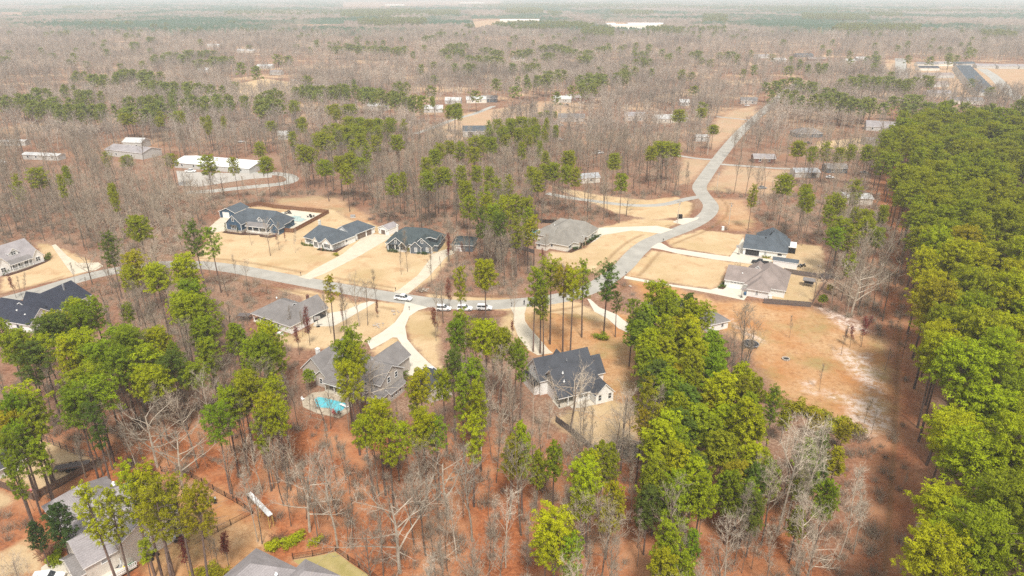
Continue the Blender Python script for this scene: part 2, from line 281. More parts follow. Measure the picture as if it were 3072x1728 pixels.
DRIVES = [  # (material, polygon, name, label)
    ('concrete', QP('2', [(945, 872), (1020, 850), (1100, 800), (1380, 650), (1560, 500), (1610, 455), (1730, 462), (1850, 475), (1830, 500), (1560, 660), (1230, 830), (1130, 870), (1060, 897)]), 'driveway'),
    ('concrete', QP('2', [(1870, 1022), (1930, 990), (2100, 860), (2230, 690), (2235, 655), (2330, 620), (2400, 600), (2470, 640), (2380, 680), (2200, 880), (2040, 1010), (2010, 1036)]), 'driveway'),
    ('concrete', QP('2', [(60, 420), (150, 340), (200, 300), (300, 300), (270, 400), (240, 430), (120, 445)]), 'driveway'),
    ('concrete2', QP('2', [(1640, 1108), (1700, 1115), (1650, 1145), (1400, 1290), (1290, 1350), (1090, 1350), (1110, 1310), (1215, 1225), (1390, 1200), (1560, 1130)]), 'driveway'),
    ('concrete2', QP('5', [(1660, 180), (1880, 235), (1790, 260), (1700, 320), (1660, 420), (1680, 540), (1760, 640), (1880, 760), (1980, 840), (1960, 870), (1690, 895), (1620, 830), (1560, 740), (1640, 690), (1620, 580), (1580, 525), (1540, 522), (1480, 560), (1330, 640), (1290, 560), (1440, 470), (1560, 380), (1640, 270)]), 'driveway'),
    ('concrete2', QP('5', [(1280, 700), (1400, 720), (1560, 745), (1500, 790), (1300, 780)]), 'driveway'),
    ('concrete', QP('3', [(1385, 1040), (1545, 1030), (1525, 1100), (1530, 1170), (1570, 1230), (1650, 1320), (1760, 1449), (1800, 1480), (1650, 1500), (1560, 1449), (1460, 1310), (1420, 1200), (1425, 1110)]), 'driveway'),
    ('concrete2', QP('3', [(2130, 955), (2160, 960), (2250, 1040), (2420, 1110), (2480, 1160), (2600, 1240), (2560, 1300), (2430, 1240), (2330, 1150), (2200, 1080)]), 'driveway'),
    ('concrete2', QP('3', [(2190, 300), (2230, 270), (2576, 258), (2800, 250), (2960, 285), (2840, 325), (2560, 295), (2280, 340), (2200, 400), (2160, 420)]), 'driveway'),
    ('concrete2', QP('4', [(490, 462), (560, 418), (590, 415), (680, 465), (900, 500), (1255, 550), (1330, 450), (1385, 360), (1395, 430), (1380, 530), (1540, 555), (1660, 580), (1660, 640), (1470, 620), (1100, 575), (760, 520), (600, 482)]), 'driveway'),
    ('concrete2', QP('4', [(240, 735), (450, 775), (700, 820), (1070, 868), (1130, 850), (1190, 790), (1260, 845), (1420, 880), (1440, 905), (1390, 970), (1120, 912), (850, 862), (600, 822), (230, 760)]), 'driveway'),
    ('concrete2', QP('4', [(700, 215), (790, 175), (900, 175), (960, 165), (940, 190), (800, 240)]), 'driveway'),
    ('concrete2', QP('L', [(450, 1449), (390, 1449), (400, 1370), (480, 1310), (540, 1290), (700, 1310), (760, 1340), (790, 1449), (640, 1480)]), 'driveway'),
    ('concrete', QP('1', [(700, 745), (760, 740), (800, 770), (740, 800), (560, 835), (460, 700), (400, 610), (430, 600), (520, 690), (600, 745)]), 'driveway'),
    ('gravel', QP('T1', [(1330, 1290), (1450, 1300), (1900, 1310), (2060, 1300), (2050, 1340), (1900, 1350), (1500, 1410), (1350, 1400)]), 'gravel_yard'),
]
def seg_dist(X, Y, path):
    d = np.full(X.shape, 1e9)
    for a, b in zip(path[:-1], path[1:]):
        ax, ay = a[0], a[1]; bx, by = b[0] - ax, b[1] - ay; L = bx * bx + by * by + 1e-9
        t = np.clip(((X - ax) * bx + (Y - ay) * by) / L, 0, 1)
        d = np.minimum(d, (X - ax - t * bx) ** 2 + (Y - ay - t * by) ** 2)
    return np.sqrt(d)
def poly_sd(X, Y, polys, pad=12.0):
    """signed distance, + inside, clamped to +-pad"""
    out = np.full(X.shape, -pad)
    for p in polys:
        xs = [a[0] for a in p]; ys = [a[1] for a in p]
        k = np.where((X > min(xs) - pad) & (X < max(xs) + pad) & (Y > min(ys) - pad) & (Y < max(ys) + pad))
        if len(k[0]) == 0: continue
        x, y = X[k], Y[k]; ins = np.zeros(x.shape, bool); n = len(p)
        for i in range(n):
            x1, y1 = p[i][0], p[i][1]; x2, y2 = p[(i + 1) % n][0], p[(i + 1) % n][1]
            if y1 != y2: ins ^= ((y1 > y) != (y2 > y)) & (x < (x2 - x1) * (y - y1) / (y2 - y1) + x1)
        d = np.minimum(seg_dist(x, y, list(p) + [p[0]]), pad)
        out[k] = np.maximum(out[k], np.where(ins, d, -d))
    return out

# ------------------------------------------------------------------ ground sheet, perspective-graded grid out to the horizon
YS = [25.0]
while YS[-1] < 30000: YS.append(YS[-1] + (max(.85, YS[-1] * .0052) if YS[-1] < 900 else YS[-1] * .03))
YS = np.array(YS); TS = np.concatenate([[-6, -3, -1.6], np.linspace(-1.05, 1.05, 440), [1.6, 3, 6]])
GX = YS[:, None] * TS[None, :] * (1 + 0 * YS[:, None]); GX += 0; GY = np.repeat(YS[:, None], len(TS), 1)
GX = TS[None, :] * np.maximum(YS[:, None], 95.0)
lawn = poly_sd(GX, GY, LAWN); clay = poly_sd(GX, GY, CLAY); pale = poly_sd(GX, GY, PALE); red = poly_sd(GX, GY, RED)
droad = seg_dist(GX, GY, ROAD_MAIN); ddr = poly_sd(GX, GY, [d[1] for d in DRIVES], 6.0)
ditch = np.exp(-((droad - 7.5) / 1.1) ** 2) * np.clip((-ddr - 1) / 2, 0, 1) * (GY < 330)
track = np.exp(-(seg_dist(GX, GY, QP('p', [(2722, 560), (2706, 800), (2700, 1000), (2688, 1250), (2672, 1500), (2655, 1728), (2640, 1900)])) / .8) ** 2)
ditch = np.maximum(ditch, track)
GZ = -0.45 * ditch
rng = np.random.RandomState(3)
far = np.clip((GY - 700) / 600, 0, 1)
nr, nc = GX.shape
me = bpy.data.meshes.new('ground'); V = np.stack([GX, GY, GZ], -1).reshape(-1, 3)
idx = np.arange(nr * nc).reshape(nr, nc); Fq = np.stack([idx[:-1, :-1], idx[:-1, 1:], idx[1:, 1:], idx[1:, :-1]], -1).reshape(-1, 4)
me.vertices.add(len(V)); me.vertices.foreach_set('co', V.ravel().astype(np.float32))
me.loops.add(Fq.size); me.loops.foreach_set('vertex_index', Fq.ravel().astype(np.int32))
me.polygons.add(len(Fq)); me.polygons.foreach_set('loop_start', np.arange(0, Fq.size, 4, dtype=np.int32)); me.polygons.foreach_set('loop_total', np.full(len(Fq), 4, np.int32))
me.update(calc_edges=True); me.polygons.foreach_set('use_smooth', np.ones(len(Fq), bool))
for nm, arr in (('lawn', lawn), ('clay', clay), ('pale', pale), ('red', red), ('ditch', ditch)):
    a = me.attributes.new(nm, 'FLOAT', 'POINT'); a.data.foreach_set('value', arr.ravel().astype(np.float32))
ground = bpy.data.objects.new('ground', me); C.objects.link(ground); tag(ground, 'leaf-littered woodland floor with dormant tan lawns and an orange clay clearing', kind='structure')
gm = bpy.data.materials.new('ground_cover'); gm.use_nodes = True; t = gm.node_tree; b = t.nodes['Principled BSDF']; b.inputs['Roughness'].default_value = .95; b.inputs['Specular IOR Level'].default_value = .05
geo = t.nodes.new('ShaderNodeNewGeometry')
def N(scale, det=5, rough=.55, w_=None, off=0):
    n = t.nodes.new('ShaderNodeTexNoise'); n.inputs['Scale'].default_value = scale; n.inputs['Detail'].default_value = det; n.inputs['Roughness'].default_value = rough
    mp = t.nodes.new('ShaderNodeMapping'); mp.inputs['Location'].default_value = (off, off * 1.7, 0)
    t.links.new(geo.outputs['Position'], mp.inputs[0]); t.links.new(mp.outputs[0], n.inputs['Vector']); return n.outputs[0]
def R(src, a, b_, c=0., d=1.):
    r = t.nodes.new('ShaderNodeMapRange'); r.inputs[1].default_value = a; r.inputs[2].default_value = b_; r.inputs[3].default_value = c; r.inputs[4].default_value = d
    t.links.new(src, r.inputs[0]); return r.outputs[0]
def MA(op, x, y):
    n = t.nodes.new('ShaderNodeMath'); n.operation = op
    for i, v_ in enumerate((x, y)):
        if isinstance(v_, (int, float)): n.inputs[i].default_value = v_
        else: t.links.new(v_, n.inputs[i])
    return n.outputs[0]
def MX(f, c1, c2):
    n = t.nodes.new('ShaderNodeMixRGB')
    for i, v_ in enumerate((f, c1, c2)):
        if isinstance(v_, tuple): n.inputs[i].default_value = (*v_, 1)
        elif isinstance(v_, (int, float)): n.inputs[i].default_value = v_
        else: t.links.new(v_, n.inputs[i])
    return n.outputs[0]
def AT(nm):
    n = t.nodes.new('ShaderNodeAttribute'); n.attribute_name = nm; return n.outputs['Fac']
edge = MA('MULTIPLY', MA('SUBTRACT', N(.25, 6, .65), .5), 9.0)
leaf = MX(R(N(1.1, 6, .7), .38, .62), (.15, .068, .04), (.31, .165, .105))            # leaf litter, red brown
leaf = MX(R(N(.06, 4), .4, .62), leaf, MX(R(N(1.6, 4), .4, .6), (.20, .115, .075), (.34, .225, .155)))   # paler, drier litter
redl = MX(R(N(1.3, 6, .7), .38, .62), (.23, .078, .034), (.41, .15, .062))
redl = MX(R(N(.09, 4, .6, off=40), .45, .65), redl, (.44, .22, .115))
leaf = MX(R(MA('ADD', AT('red'), edge), -6, 6), leaf, redl)
tan = MX(R(N(.09, 6, .6), .35, .65), (.42, .30, .165), (.56, .43, .265))
tan = MX(R(N(2.2, 5, .7), .35, .7), tan, (.55, .39, .23))
tan = MX(R(N(.035, 3, off=9), .5, .68, 0, .55), tan, (.33, .235, .095))                 # greener patches
tan = MX(R(N(.5, 8, .75, off=51), .5, .68, 0, .45), tan, (.36, .25, .13))
tan = MX(R(N(.12, 5, .65, off=77), .54, .68, 0, .8), tan, (.40, .24, .125))
wv = t.nodes.new('ShaderNodeTexWave'); wv.inputs['Scale'].default_value = .32; wv.inputs['Distortion'].default_value = 1.2; wv.inputs['Detail'].default_value = 2; t.links.new(geo.outputs['Position'], wv.inputs['Vector'])
tan = MX(R(wv.outputs['Fac'], .2, .8, 0, .12), tan, (.42, .30, .165))
cly = MX(R(N(.07, 6, .65, off=5), .38, .62), (.42, .20, .08), (.49, .31, .165))
cly = MX(R(N(.9, 6, .7, off=3), .45, .7, 0, .7), cly, (.30, .15, .065))
cly = MX(R(N(.05, 5, .6, off=21), .50, .64, 0, .8), cly, (.30, .235, .10))
cly = MX(R(N(.4, 8, .8, off=31), .52, .66, 0, .75), cly, (.24, .105, .045))
cly = MX(R(N(.16, 8, .8, off=61), .60, .70, 0, .8), cly, (.60, .44, .30))
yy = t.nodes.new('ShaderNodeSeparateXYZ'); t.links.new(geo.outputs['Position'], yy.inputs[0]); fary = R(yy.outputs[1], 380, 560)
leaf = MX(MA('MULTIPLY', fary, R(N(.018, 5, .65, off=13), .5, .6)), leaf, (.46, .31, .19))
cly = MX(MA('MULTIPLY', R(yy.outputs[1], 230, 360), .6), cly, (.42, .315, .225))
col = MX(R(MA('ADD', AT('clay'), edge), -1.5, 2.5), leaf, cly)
col = MX(R(MA('ADD', AT('lawn'), MA('MULTIPLY', edge, .6)), -.5, 1.2), col, tan)
col = MX(MA('MULTIPLY', R(MA('ADD', AT('pale'), edge), -1.0, 2.0), R(N(.45, 9, .85), .455, .55, .03, 1)), col, (.62, .50, .42))
col = MX(R(AT('ditch'), .35, .95, 0, .55), col, (.20, .115, .055))
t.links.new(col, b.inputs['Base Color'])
bp = t.nodes.new('ShaderNodeBump'); bp.inputs['Strength'].default_value = .6; bp.inputs['Distance'].default_value = .12; t.links.new(N(2.5, 6, .75), bp.inputs['Height']); t.links.new(bp.outputs[0], b.inputs['Normal'])
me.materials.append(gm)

# roads and drives
def ribbon(name, path, wd, z, m, label):
    v = []; f = []; n = len(path)
    for i, p in enumerate(path):
        d = (path[min(i + 1, n - 1)] - path[max(i - 1, 0)]).normalized(); q = Vector((-d.y, d.x))
        for s_ in (-1, 1): v.append((*(p + q * s_ * wd / 2), z - .12))
        for s_ in (-1, 1): v.append((*(p + q * s_ * (wd / 2 - .08)), z))
    for i in range(n - 1):
        a, c = 4 * i, 4 * i + 4
        f += [(a + 2, a + 3, c + 3, c + 2), (a, a + 2, c + 2, c), (a + 3, a + 1, c + 1, c + 3)]
    o = MB(); o.add(v, f); ob = o.build(name, m); return tag(ob, label, kind='structure')
ribbon('road', [p for p in ROAD_MAIN], ROAD_W, .045, M['asphalt'], 'grey asphalt road winding between the houses')
ribbon('road', [p for p in LANE], 4.2, .037, M['asphalt2'], 'narrow pale lane leaving the bend in the road')
ribbon('road', [p for p in CULDE], 6.5, .041, M['asphalt2'], 'looping pale lane before the long white metal building')
for path, wd, lb in ((QP('T2', [(560, 1010), (700, 960), (850, 900), (1000, 860), (1150, 800)]), 5, 'far lane among bare trees'),
                     (QP('T3', [(1660, 620), (1650, 540), (1645, 470), (1640, 440)]), 14, 'pale straight cleared road on the far slope'),
                     (QP('T3', [(2560, 760), (2450, 680), (2350, 580), (2260, 520)]), 12, 'pale new street beside the row of grey roofs'),
                     (QP('T3', [(290, 1240), (500, 1255), (700, 1270), (860, 1275)]), 3.5, 'thin pale lane crossing the woodland beside the road'),
                     (QP('T3', [(-60, 1170), (100, 1195), (230, 1205)]), 3.5, 'short pale drive joining the far road'),
                     (QP('T3', [(250, 880), (400, 895), (500, 905)]), 3.5, 'thin far drive beside the road'),
                     (QP('T1', [(2600, 620), (2400, 640), (2200, 600)]), 5, 'pale track behind the tan field')):
    ribbon('road', smooth_path(path, 8), wd, .05, M['asphalt2'], lb)
for i, (mm, poly, nm) in enumerate(DRIVES):
    o = MB(); o.extrude(poly, -.1, .06 + .004 * i); tag(o.build(nm, M[mm]), ['pale concrete drive to the white house', 'drive to the dark grey house', 'parking pad beside the blue house', 'drive and pad of the white house with black garage door', 'forked concrete drive', 'forecourt', 'curved concrete drive to the white farmhouse', 'drive running into the pines', 'drive of the cream brick house', 'drive of the white house with slate roof', 'drive of the beige house', 'pull-in at the road bend', 'path at the big beige house', 'drive at the dormer house', 'grey gravel yard'][i], kind='structure')

# ------------------------------------------------------------------ houses
FASCIA = .22
def roof_mesh(r, ze, zr, ax, ins, oh):
    """thick roof planes over rectangle r; ridge along ax; ins = how far the ridge ends sit inside each end (0 = gable)"""
    u0, v0, u1, v1 = r
    if ax == 'v': u0, v0, u1, v1 = v0, -u1, v1, -u0       # work with the ridge along x, rotate back after
    hw = (v1 - v0) / 2; slope = (zr - ze) / hw; zl = ze - oh * slope; vc = (v0 + v1) / 2
    a0, a1 = u0 - (oh if ins[0] else .35), u1 + (oh if ins[1] else .35)
    r0 = u0 + ins[0] if ins[0] else a0; r1 = u1 - ins[1] if ins[1] else a1
    top = [(a0, v0 - oh, zl), (a1, v0 - oh, zl), (a1, v1 + oh, zl), (a0, v1 + oh, zl), (r0, vc, zr), (r1, vc, zr)]
    T = FASCIA; v = top + [(x, y, z - T) for x, y, z in top]
    f = [(0, 1, 5, 4), (2, 3, 4, 5), (10, 11, 7, 6), (11, 10, 9, 8)]; m = [0, 0, 1, 1]
    if ins[0]: f += [(3, 0, 4), (6, 9, 10)]; m += [0, 1]
    if ins[1]: f += [(1, 2, 5), (8, 7, 11)]; m += [0, 1]
    per = [0, 1] + ([] if ins[1] else [5]) + [2, 3] + ([] if ins[0] else [4])
    for i in range(len(per)):
        a, b = per[i], per[(i + 1) % len(per)]; f.append((b, a, a + 6, b + 6)); m.append(1)
    if ax == 'v': v = [(-y, x, z) for x, y, z in v]
    return v, f, m
def wall_mesh(r, ze, zr, ax, ins):
    u0, v0, u1, v1 = r; o = MB(); z = ze - .03
    o.box(u0, v0, 0, u1, v1, z)
    if ax == 'u':
        c = (v0 + v1) / 2
        for k, u in ((0, u0), (1, u1)):
            if not ins[k]:
                e = .12 if k == 0 else -.12
                o.add([(u, v0, z), (u, v1, z), (u, c, zr - .05), (u + e, v0, z), (u + e, v1, z), (u + e, c, zr - .05)], [(0, 1, 2), (3, 5, 4), (0, 2, 5, 3), (1, 4, 5, 2)] if k else [(0, 2, 1), (3, 4, 5), (0, 3, 5, 2), (1, 2, 5, 4)])
    else:
        c = (u0 + u1) / 2
        for k, v in ((0, v0), (1, v1)):
            if not ins[k]:
                e = .12 if k == 0 else -.12
                o.add([(u0, v, z), (u1, v, z), (c, v, zr - .05), (u0, v + e, z), (u1, v + e, z), (c, v + e, zr - .05)], [(0, 1, 2), (3, 5, 4), (0, 2, 5, 3), (1, 4, 5, 2)])
    return o
WINMESH = {}
def window(par, u, v, n, z, w_, h, pane='glass', frame='trim', mull=(1, 1), name='window'):
    """n: outward normal in house frame '+u','-u','+v','-v'; (u,v) = centre on the wall plane"""
    key = (w_, h, pane, frame, mull, name)
    if key not in WINMESH:
        f = MB(); t_ = .11; d = .07
        for x0, x1, y0, y1 in ((-w_ / 2 - t_, w_ / 2 + t_, -t_, 0), (-w_ / 2 - t_, w_ / 2 + t_, h, h + t_), (-w_ / 2 - t_, -w_ / 2, 0, h), (w_ / 2, w_ / 2 + t_, 0, h)):
            f.box(x0, -d, y0, x1, .02, y1)
        for i in range(1, mull[0] + 0): x = -w_ / 2 + w_ * i / mull[0]; f.box(x - .04, -d + .01, 0, x + .04, .02, h)
        for i in range(1, mull[1] + 0): y = h * i / mull[1]; f.box(-w_ / 2, -d + .02, y - .035, w_ / 2, .02, y + .035)
        p = MB(); p.box(-w_ / 2, -.02, 0, w_ / 2, .015, h)
        WINMESH[key] = (f.mesh('window', M[frame]), p.mesh('pane', M[pane]))
    fm, pm = WINMESH[key]
    a = bpy.data.objects.new(name, fm); C.objects.link(a); a.parent = par; a.location = (u, v, z)
    a.rotation_euler = (0, 0, {'-v': 0, '+u': math.pi / 2, '+v': math.pi, '-u': -math.pi / 2}[n])
    b = bpy.data.objects.new('panel' if 'door' in name else 'pane', pm); C.objects.link(b); b.parent = a
    return a
def garage_door(par, u, v, n, w_, h=2.3, m='white', z=.05):
    a = window(par, u, v, n, z, w_, h, m, 'trim', (1, 1), 'garage_door'); return a
def chimney(par, u, v, z0, z1, m='white', s=.8, cap=True):
    o = MB(); o.box(u - s / 2, v - s / 2, z0, u + s / 2, v + s / 2, z1)
    if cap: o.box(u - s / 2 - .08, v - s / 2 - .08, z1, u + s / 2 + .08, v + s / 2 + .08, z1 + .12); o.box(u - .15, v - .15, z1 + .12, u + .15, v + .15, z1 + .4)
    return o.build('chimney', M[m], par)
def vent(par, u, v, z, m='galv', h=.5, r=.07):
    o = MB(); o.bar((u, v, z - .3), (u, v, z + h), r, 6); o.bar((u, v, z - .02), (u, v, z + .06), r * 2.2, 6); return o.build('vent_pipe', M[m], par)
def roof_z(r, ze, zr, ax, u, v):
    if ax == 'u': hw = (r[3] - r[1]) / 2; return zr - abs(v - (r[1] + r[3]) / 2) * (zr - ze) / hw
    hw = (r[2] - r[0]) / 2; return zr - abs(u - (r[0] + r[2]) / 2) * (zr - ze) / hw
def house(name, org, ang, label, cat, roof, wall, wings, fascia='trim', group=None):
    h = thing(name, org, math.radians(ang), label, cat, group)
    for wg in wings:
        r, ze, zr, ax, ins = wg[:5]; k = wg[5] if len(wg) > 5 else {}
        if not k.get('nowall'):
            o = wall_mesh(r, ze, zr, ax, ins); o.build('wall', M[k.get('wall', wall)], h)
        v, f, m = roof_mesh(r, ze, zr, ax, ins, k.get('oh', .45))
        o = MB(); o.v = v; o.f = [list(x) for x in f]; o.m = m; o.build('roof', [M[k.get('roof', roof)], M[k.get('fascia', fascia)]], h)
    return h
def corner(par, pts, z0, z1, m='trim', s=.16):
    for u, v in pts:
        o = MB(); o.box(u - s / 2, v - s / 2, z0, u + s / 2, v + s / 2, z1); o.build('corner_board', M[m], par)
def posts(par, pts, z0, z1, m='trim', s=.2, name='porch_post'):
    for u, v in pts:
        o = MB(); o.box(u - s / 2, v - s / 2, z0, u + s / 2, v + s / 2, z1); o.box(u - s / 2 - .05, v - s / 2 - .05, z0, u + s / 2 + .05, v + s / 2 + .05, z0 + .25); o.build(name, M[m], par)
def slab(par, poly, z0, z1, m='concrete2', name='porch_floor'):
    o = MB(); o.extrude(poly, z0, z1); return o.build(name, M[m], par)
def rect(u0, v0, u1, v1): return [(u0, v0), (u1, v0), (u1, v1), (u0, v1)]
def shutters(par, u, v, n, z, w_, h, m='black'):
    o = MB()
    for s_ in (-1, 1):
        d = s_ * (w_ / 2 + .35)
        if n in ('-v', '+v'): e = -.06 if n == '-v' else .06; o2 = MB(); o2.box(u + d - .2, min(v, v + e), z, u + d + .2, max(v, v + e), z + h); o2.build('shutter', M[m], par)
        else: e = -.06 if n == '-u' else .06; o2 = MB(); o2.box(min(u, u + e), v + d - .2, z, max(u, u + e), v + d + .2, z + h); o2.build('shutter', M[m], par)
# door helper
def door(par, u, v, n, m='black', w_=1.0, h=2.1): return window(par, u, v, n, .15, w_, h, m, 'trim', (1, 1), 'front_door')

# white farmhouse (charcoal roof)
h = house('farmhouse', (20, 138.6), 23.3, 'white farmhouse with steep charcoal gables and corner porch at the curved drive', 'house', 'roof_dark', 'white', [
    ((-8.6, 2.6, 2.6, 12.0), 3.0, 7.7, 'u', (0, 0), {'nowall': True}), ((-10.4, 9.0, 4.0, 16.2), 4.6, 8.5, 'u', (0, 0)),
    ((0, 0, 4.6, 10.5), 3.0, 5.4, 'v', (0, 0)), ((3.2, 8.9, 7.2, 15.0), 3.0, 6.2, 'u', (0, 0)), ((-3.2, 12.0, -.4, 17.4), 4.6, 6.8, 'v', (0, 0))])
o = MB(); o.box(-8.5, 5.4, 0, -3.9, 10, 2.95); o.box(-3.95, 2.65, 0, 2.5, 11.9, 2.98)
o.add([(-8.5, 5.4, 2.9), (-8.5, 11.9, 2.9), (-8.5, 9.5, 5.4), (-8.5, 7.3, 7.3), (-8.3, 5.4, 2.9), (-8.3, 11.9, 2.9), (-8.3, 9.5, 5.4), (-8.3, 7.3, 7.3)], [(0, 3, 2, 1), (4, 5, 6, 7), (0, 4, 7, 3)]); o.build('wall', M['white'], h)
o = MB(); o.add([(-8.5, 2.7, 2.85), (-8.5, 11.9, 2.85), (-8.5, 7.3, 7.45), (-8.35, 2.7, 2.85), (-8.35, 11.9, 2.85), (-8.35, 7.3, 7.45)], [(0, 2, 1), (3, 4, 5), (0, 3, 5, 2), (1, 2, 5, 4), (0, 1, 4, 3)]); o.build('gable', M['white'], h)
slab(h, rect(-8.9, 1.9, -3.95, 5.4), 0, .18); slab(h, [(-6, .8), (-3.9, .2), (-.2, 0), (-.1, 2.6), (-3.9, 2.6), (-3.96, 1.85), (-6, 1.85)], 0, .1, 'concrete2', 'patio')
posts(h, [(-8.6, 2.3)], .18, 2.7, 'black', .18); posts(h, [(-6.3, 2.3)], .18, 2.7, 'trim', .16)
for u in (-2.6, -1.35): window(h, u, 2.65, '-v', 1.0, 1.0, 1.5, mull=(1, 2))
window(h, 1.0, 0, '-v', .9, .8, 1.5, mull=(1, 2)); window(h, 3.7, 0, '-v', .9, .8, 1.5, mull=(1, 2))
window(h, -6.8, 5.4, '-v', .2, 1.8, 2.1, mull=(2, 1)); window(h, -5.0, 5.4, '-v', .9, .9, 1.3)
for v_ in (11.2, 14.2): window(h, -10.4, v_, '-u', 1, .9, 1.4, mull=(1, 2))
window(h, -10.4, 12.6, '-u', 4.9, .8, 1.2, mull=(1, 2))
v, f, m = roof_mesh((-12.0, 9.4, -10.42, 16.0), 3.0, 3.5, 'v', (0, 0), .1); o = MB(); o.v = v; o.f = [list(x) for x in f]; o.m = m; o.build('pent_roof', [M['black'], M['black']], h)
o = MB(); o.box(-11.8, 9.6, 0, -10.5, 15.8, 2.7); o.build('wall', M['white'], h)
vent(h, -6.0, 6.0, 6.8, 'trim', .5, .12); vent(h, -6.3, 4.6, 5.3, 'trim', .5, .12); vent(h, -2.6, 10.5, 7.2); vent(h, 2.2, 6.6, 5.6, 'trim', .2)
corner(h, [(0, 0), (4.6, 0), (2.5, 2.65)], 0, 2.8)

# blue house and its shop
h = house('blue_house', (-111.2, 266.0), -17.5, 'navy blue house with white trim and slate gables beside the fenced pool', 'house', 'roof_slate', 'blue', [
    ((-6.8, .4, .3, 13.5), 4.0, 7.2, 'v', (0, 3)), ((-3, 4.2, 15.2, 15.5), 3.4, 7.6, 'u', (0, 4)), ((10.3, 3.6, 15.5, 12), 3.4, 6.6, 'v', (0, 3)), ((13.0, 2.4, 16.6, 6), 3.0, 4.8, 'v', (0, 0))])
v, f, m = roof_mesh((1.9, 1.3, 11.6, 6.5), 3.0, 3.9, 'u', (0, 0), .2); o = MB(); o.v = v; o.f = [list(x) for x in f]; o.m = m; o.build('porch_roof', [M['roof_grey'], M['trim']], h)
slab(h, rect(2, .9, 12.5, 4.2), 0, .7, 'beige'); posts(h, [(2.3, 1.5), (5, 1.5), (8, 1.5), (11.3, 1.5)], .7, 2.9, 'trim', .22)
for q_ in ((-7, .2, 0, .5, .39, .9), (.31, .2, 0, .55, 4.2, .9), (12.8, 2.1, 0, 16.8, 2.35, .7)):
    o = MB(); o.box(*q_); o.build('stone_skirt', M['stone'], h)
window(h, -3.3, .4, '-v', 4.6, .8, 1.3, mull=(1, 2)); window(h, -3.3, .4, '-v', 1.3, 2.4, 1.4, mull=(3, 1))
o = MB(); o.box(-5, -.1, 2.95, -1.6, .4, 3.15); o.build('window_awning', M['roof_slate'], h)
for u in (3.2, 6.2, 9.2): window(h, u, 4.2, '-v', 1.2, 1.2, 1.5, mull=(2, 1))
door(h, 7.8, 4.2, '-v'); corner(h, [(-6.8, .4), (.3, .4), (10.3, 3.6), (16.6, 2.4), (13, 2.4)], 0, 3.2); window(h, 11.6, 3.6, '-v', 1.1, .9, 1.4)
v, f, m = roof_mesh((5.2, 5, 7.6, 8.5), 5.0, 6.1, 'v', (0, 0), .25); o = MB(); o.v = v; o.f = [list(x) for x in f]; o.m = m; o.build('dormer_roof', [M['roof_slate'], M['trim']], h)
o = MB(); o.box(5.2, 5.0, 3.4, 7.6, 8, 4.98); d_ = o.build('dormer', M['white'], h); window(h, 6.4, 5.0, '-v', 4.1, 1.2, .8, mull=(3, 2))
h = house('workshop', (-111.2, 266.0), -17.5, 'blue detached workshop with a white roll door behind the navy house', 'workshop', 'roof_slate', 'blue', [((-22.4, 15.3, -14.4, 24.5), 3.0, 4.7, 'v', (0, 0))])
garage_door(h, -19.1, 15.3, '-v', 3.2, 2.5); corner(h, [(-22.4, 15.3), (-14.4, 15.3)], 0, 2.9)

# white hip-roofed ranch
h = house('ranch_house', (-68.2, 245.1), 58.1, 'white ranch house with slate hip roof, brick-trim gables and a long garage wing', 'house', 'roof_slate', 'white', [
    ((0, 0, 12, 15.3), 3.0, 6.5, 'v', (5, 2.2)), ((11, .9, 24.0, 10.5), 3.0, 5.9, 'u', (0, 4.2)), ((-.7, 0, 6, 4.9), 3.0, 4.9, 'u', (0, 0)), ((-1.3, 6.4, 6, 9.2), 3.0, 4.5, 'u', (0, 0))])
window(h, -.7, 2.5, '-u', .9, 1.9, 1.5, mull=(3, 1)); shutters(h, -.7, 2.5, '-u', .9, 1.9, 1.5); window(h, -1.3, 7.8, '-u', .5, 1.9, 2.0, mull=(3, 1))
window(h, 0, 12.8, '-u', .9, 2.2, 1.4, mull=(3, 1)); shutters(h, 0, 12.8, '-u', .9, 2.2, 1.4); window(h, 0, 10.4, '-u', 1.2, 1.0, 1.0); door(h, 0, 5.6, '-u', 'brown')
window(h, 7.2, 0, '-v', 1.3, .8, .9); garage_door(h, 16.4, .9, '-v', 4.8, 2.3, 'brown'); garage_door(h, 20.8, .9, '-v', 2.8, 2.3, 'brown')
chimney(h, 7.4, 14.2, 5.2, 7.6, 'cream'); corner(h, [(-.7, 0), (-.7, 4.9), (12.1, .9), (24, .9)], 0, 2.8)
h = house('storage_shed', (-68.2, 245.1), 58.1, 'small white shed with a grey roof at the top of the long straight drive', 'shed', 'roof_pale', 'white', [((24.6, -6.2, 30.6, -.7), 2.7, 3.9, 'u', (0, 0), {'oh': .15})])
garage_door(h, 24.6, -3.3, '-u', 2.2, 1.9, 'brown'); window(h, 24.6, -5.3, '-u', 1.3, .4, .7); window(h, 24.6, -1.5, '-u', 1.3, .4, .7)

# dark grey craftsman
h = house('craftsman_house', (-37.2, 241.7), -8.9, 'slate grey house with white-trimmed gables and a dark hip roof', 'house', 'roof_green', 'slatew', [
    ((-11.6, 3.4, 8.5, 15.6), 3.0, 7.3, 'u', (6, 6)), ((-10.4, .9, -3.3, 8), 3.0, 5.9, 'v', (0, 3), {'nowall': True}), ((-5.6, .2, -2.9, 4), 3.0, 4.6, 'v', (0, 1), {'nowall': True, 'oh': .3}),
    ((-.4, .9, 6.9, 9), 3.0, 6.2, 'v', (0, 3)), ((-1.2, .1, 3.0, 5), 2.95, 4.9, 'v', (0, 1)), ((3.5, 6.5, 8.7, 12), 3.0, 5.5, 'u', (0, 0))])
slab(h, rect(-10.5, .9, -3.0, 3.4), 0, .35, 'beige'); posts(h, [(-10.2, 1.2), (-7.4, 1.2), (-5.4, .6), (-3.2, .6)], .35, 2.8, 'trim', .25)
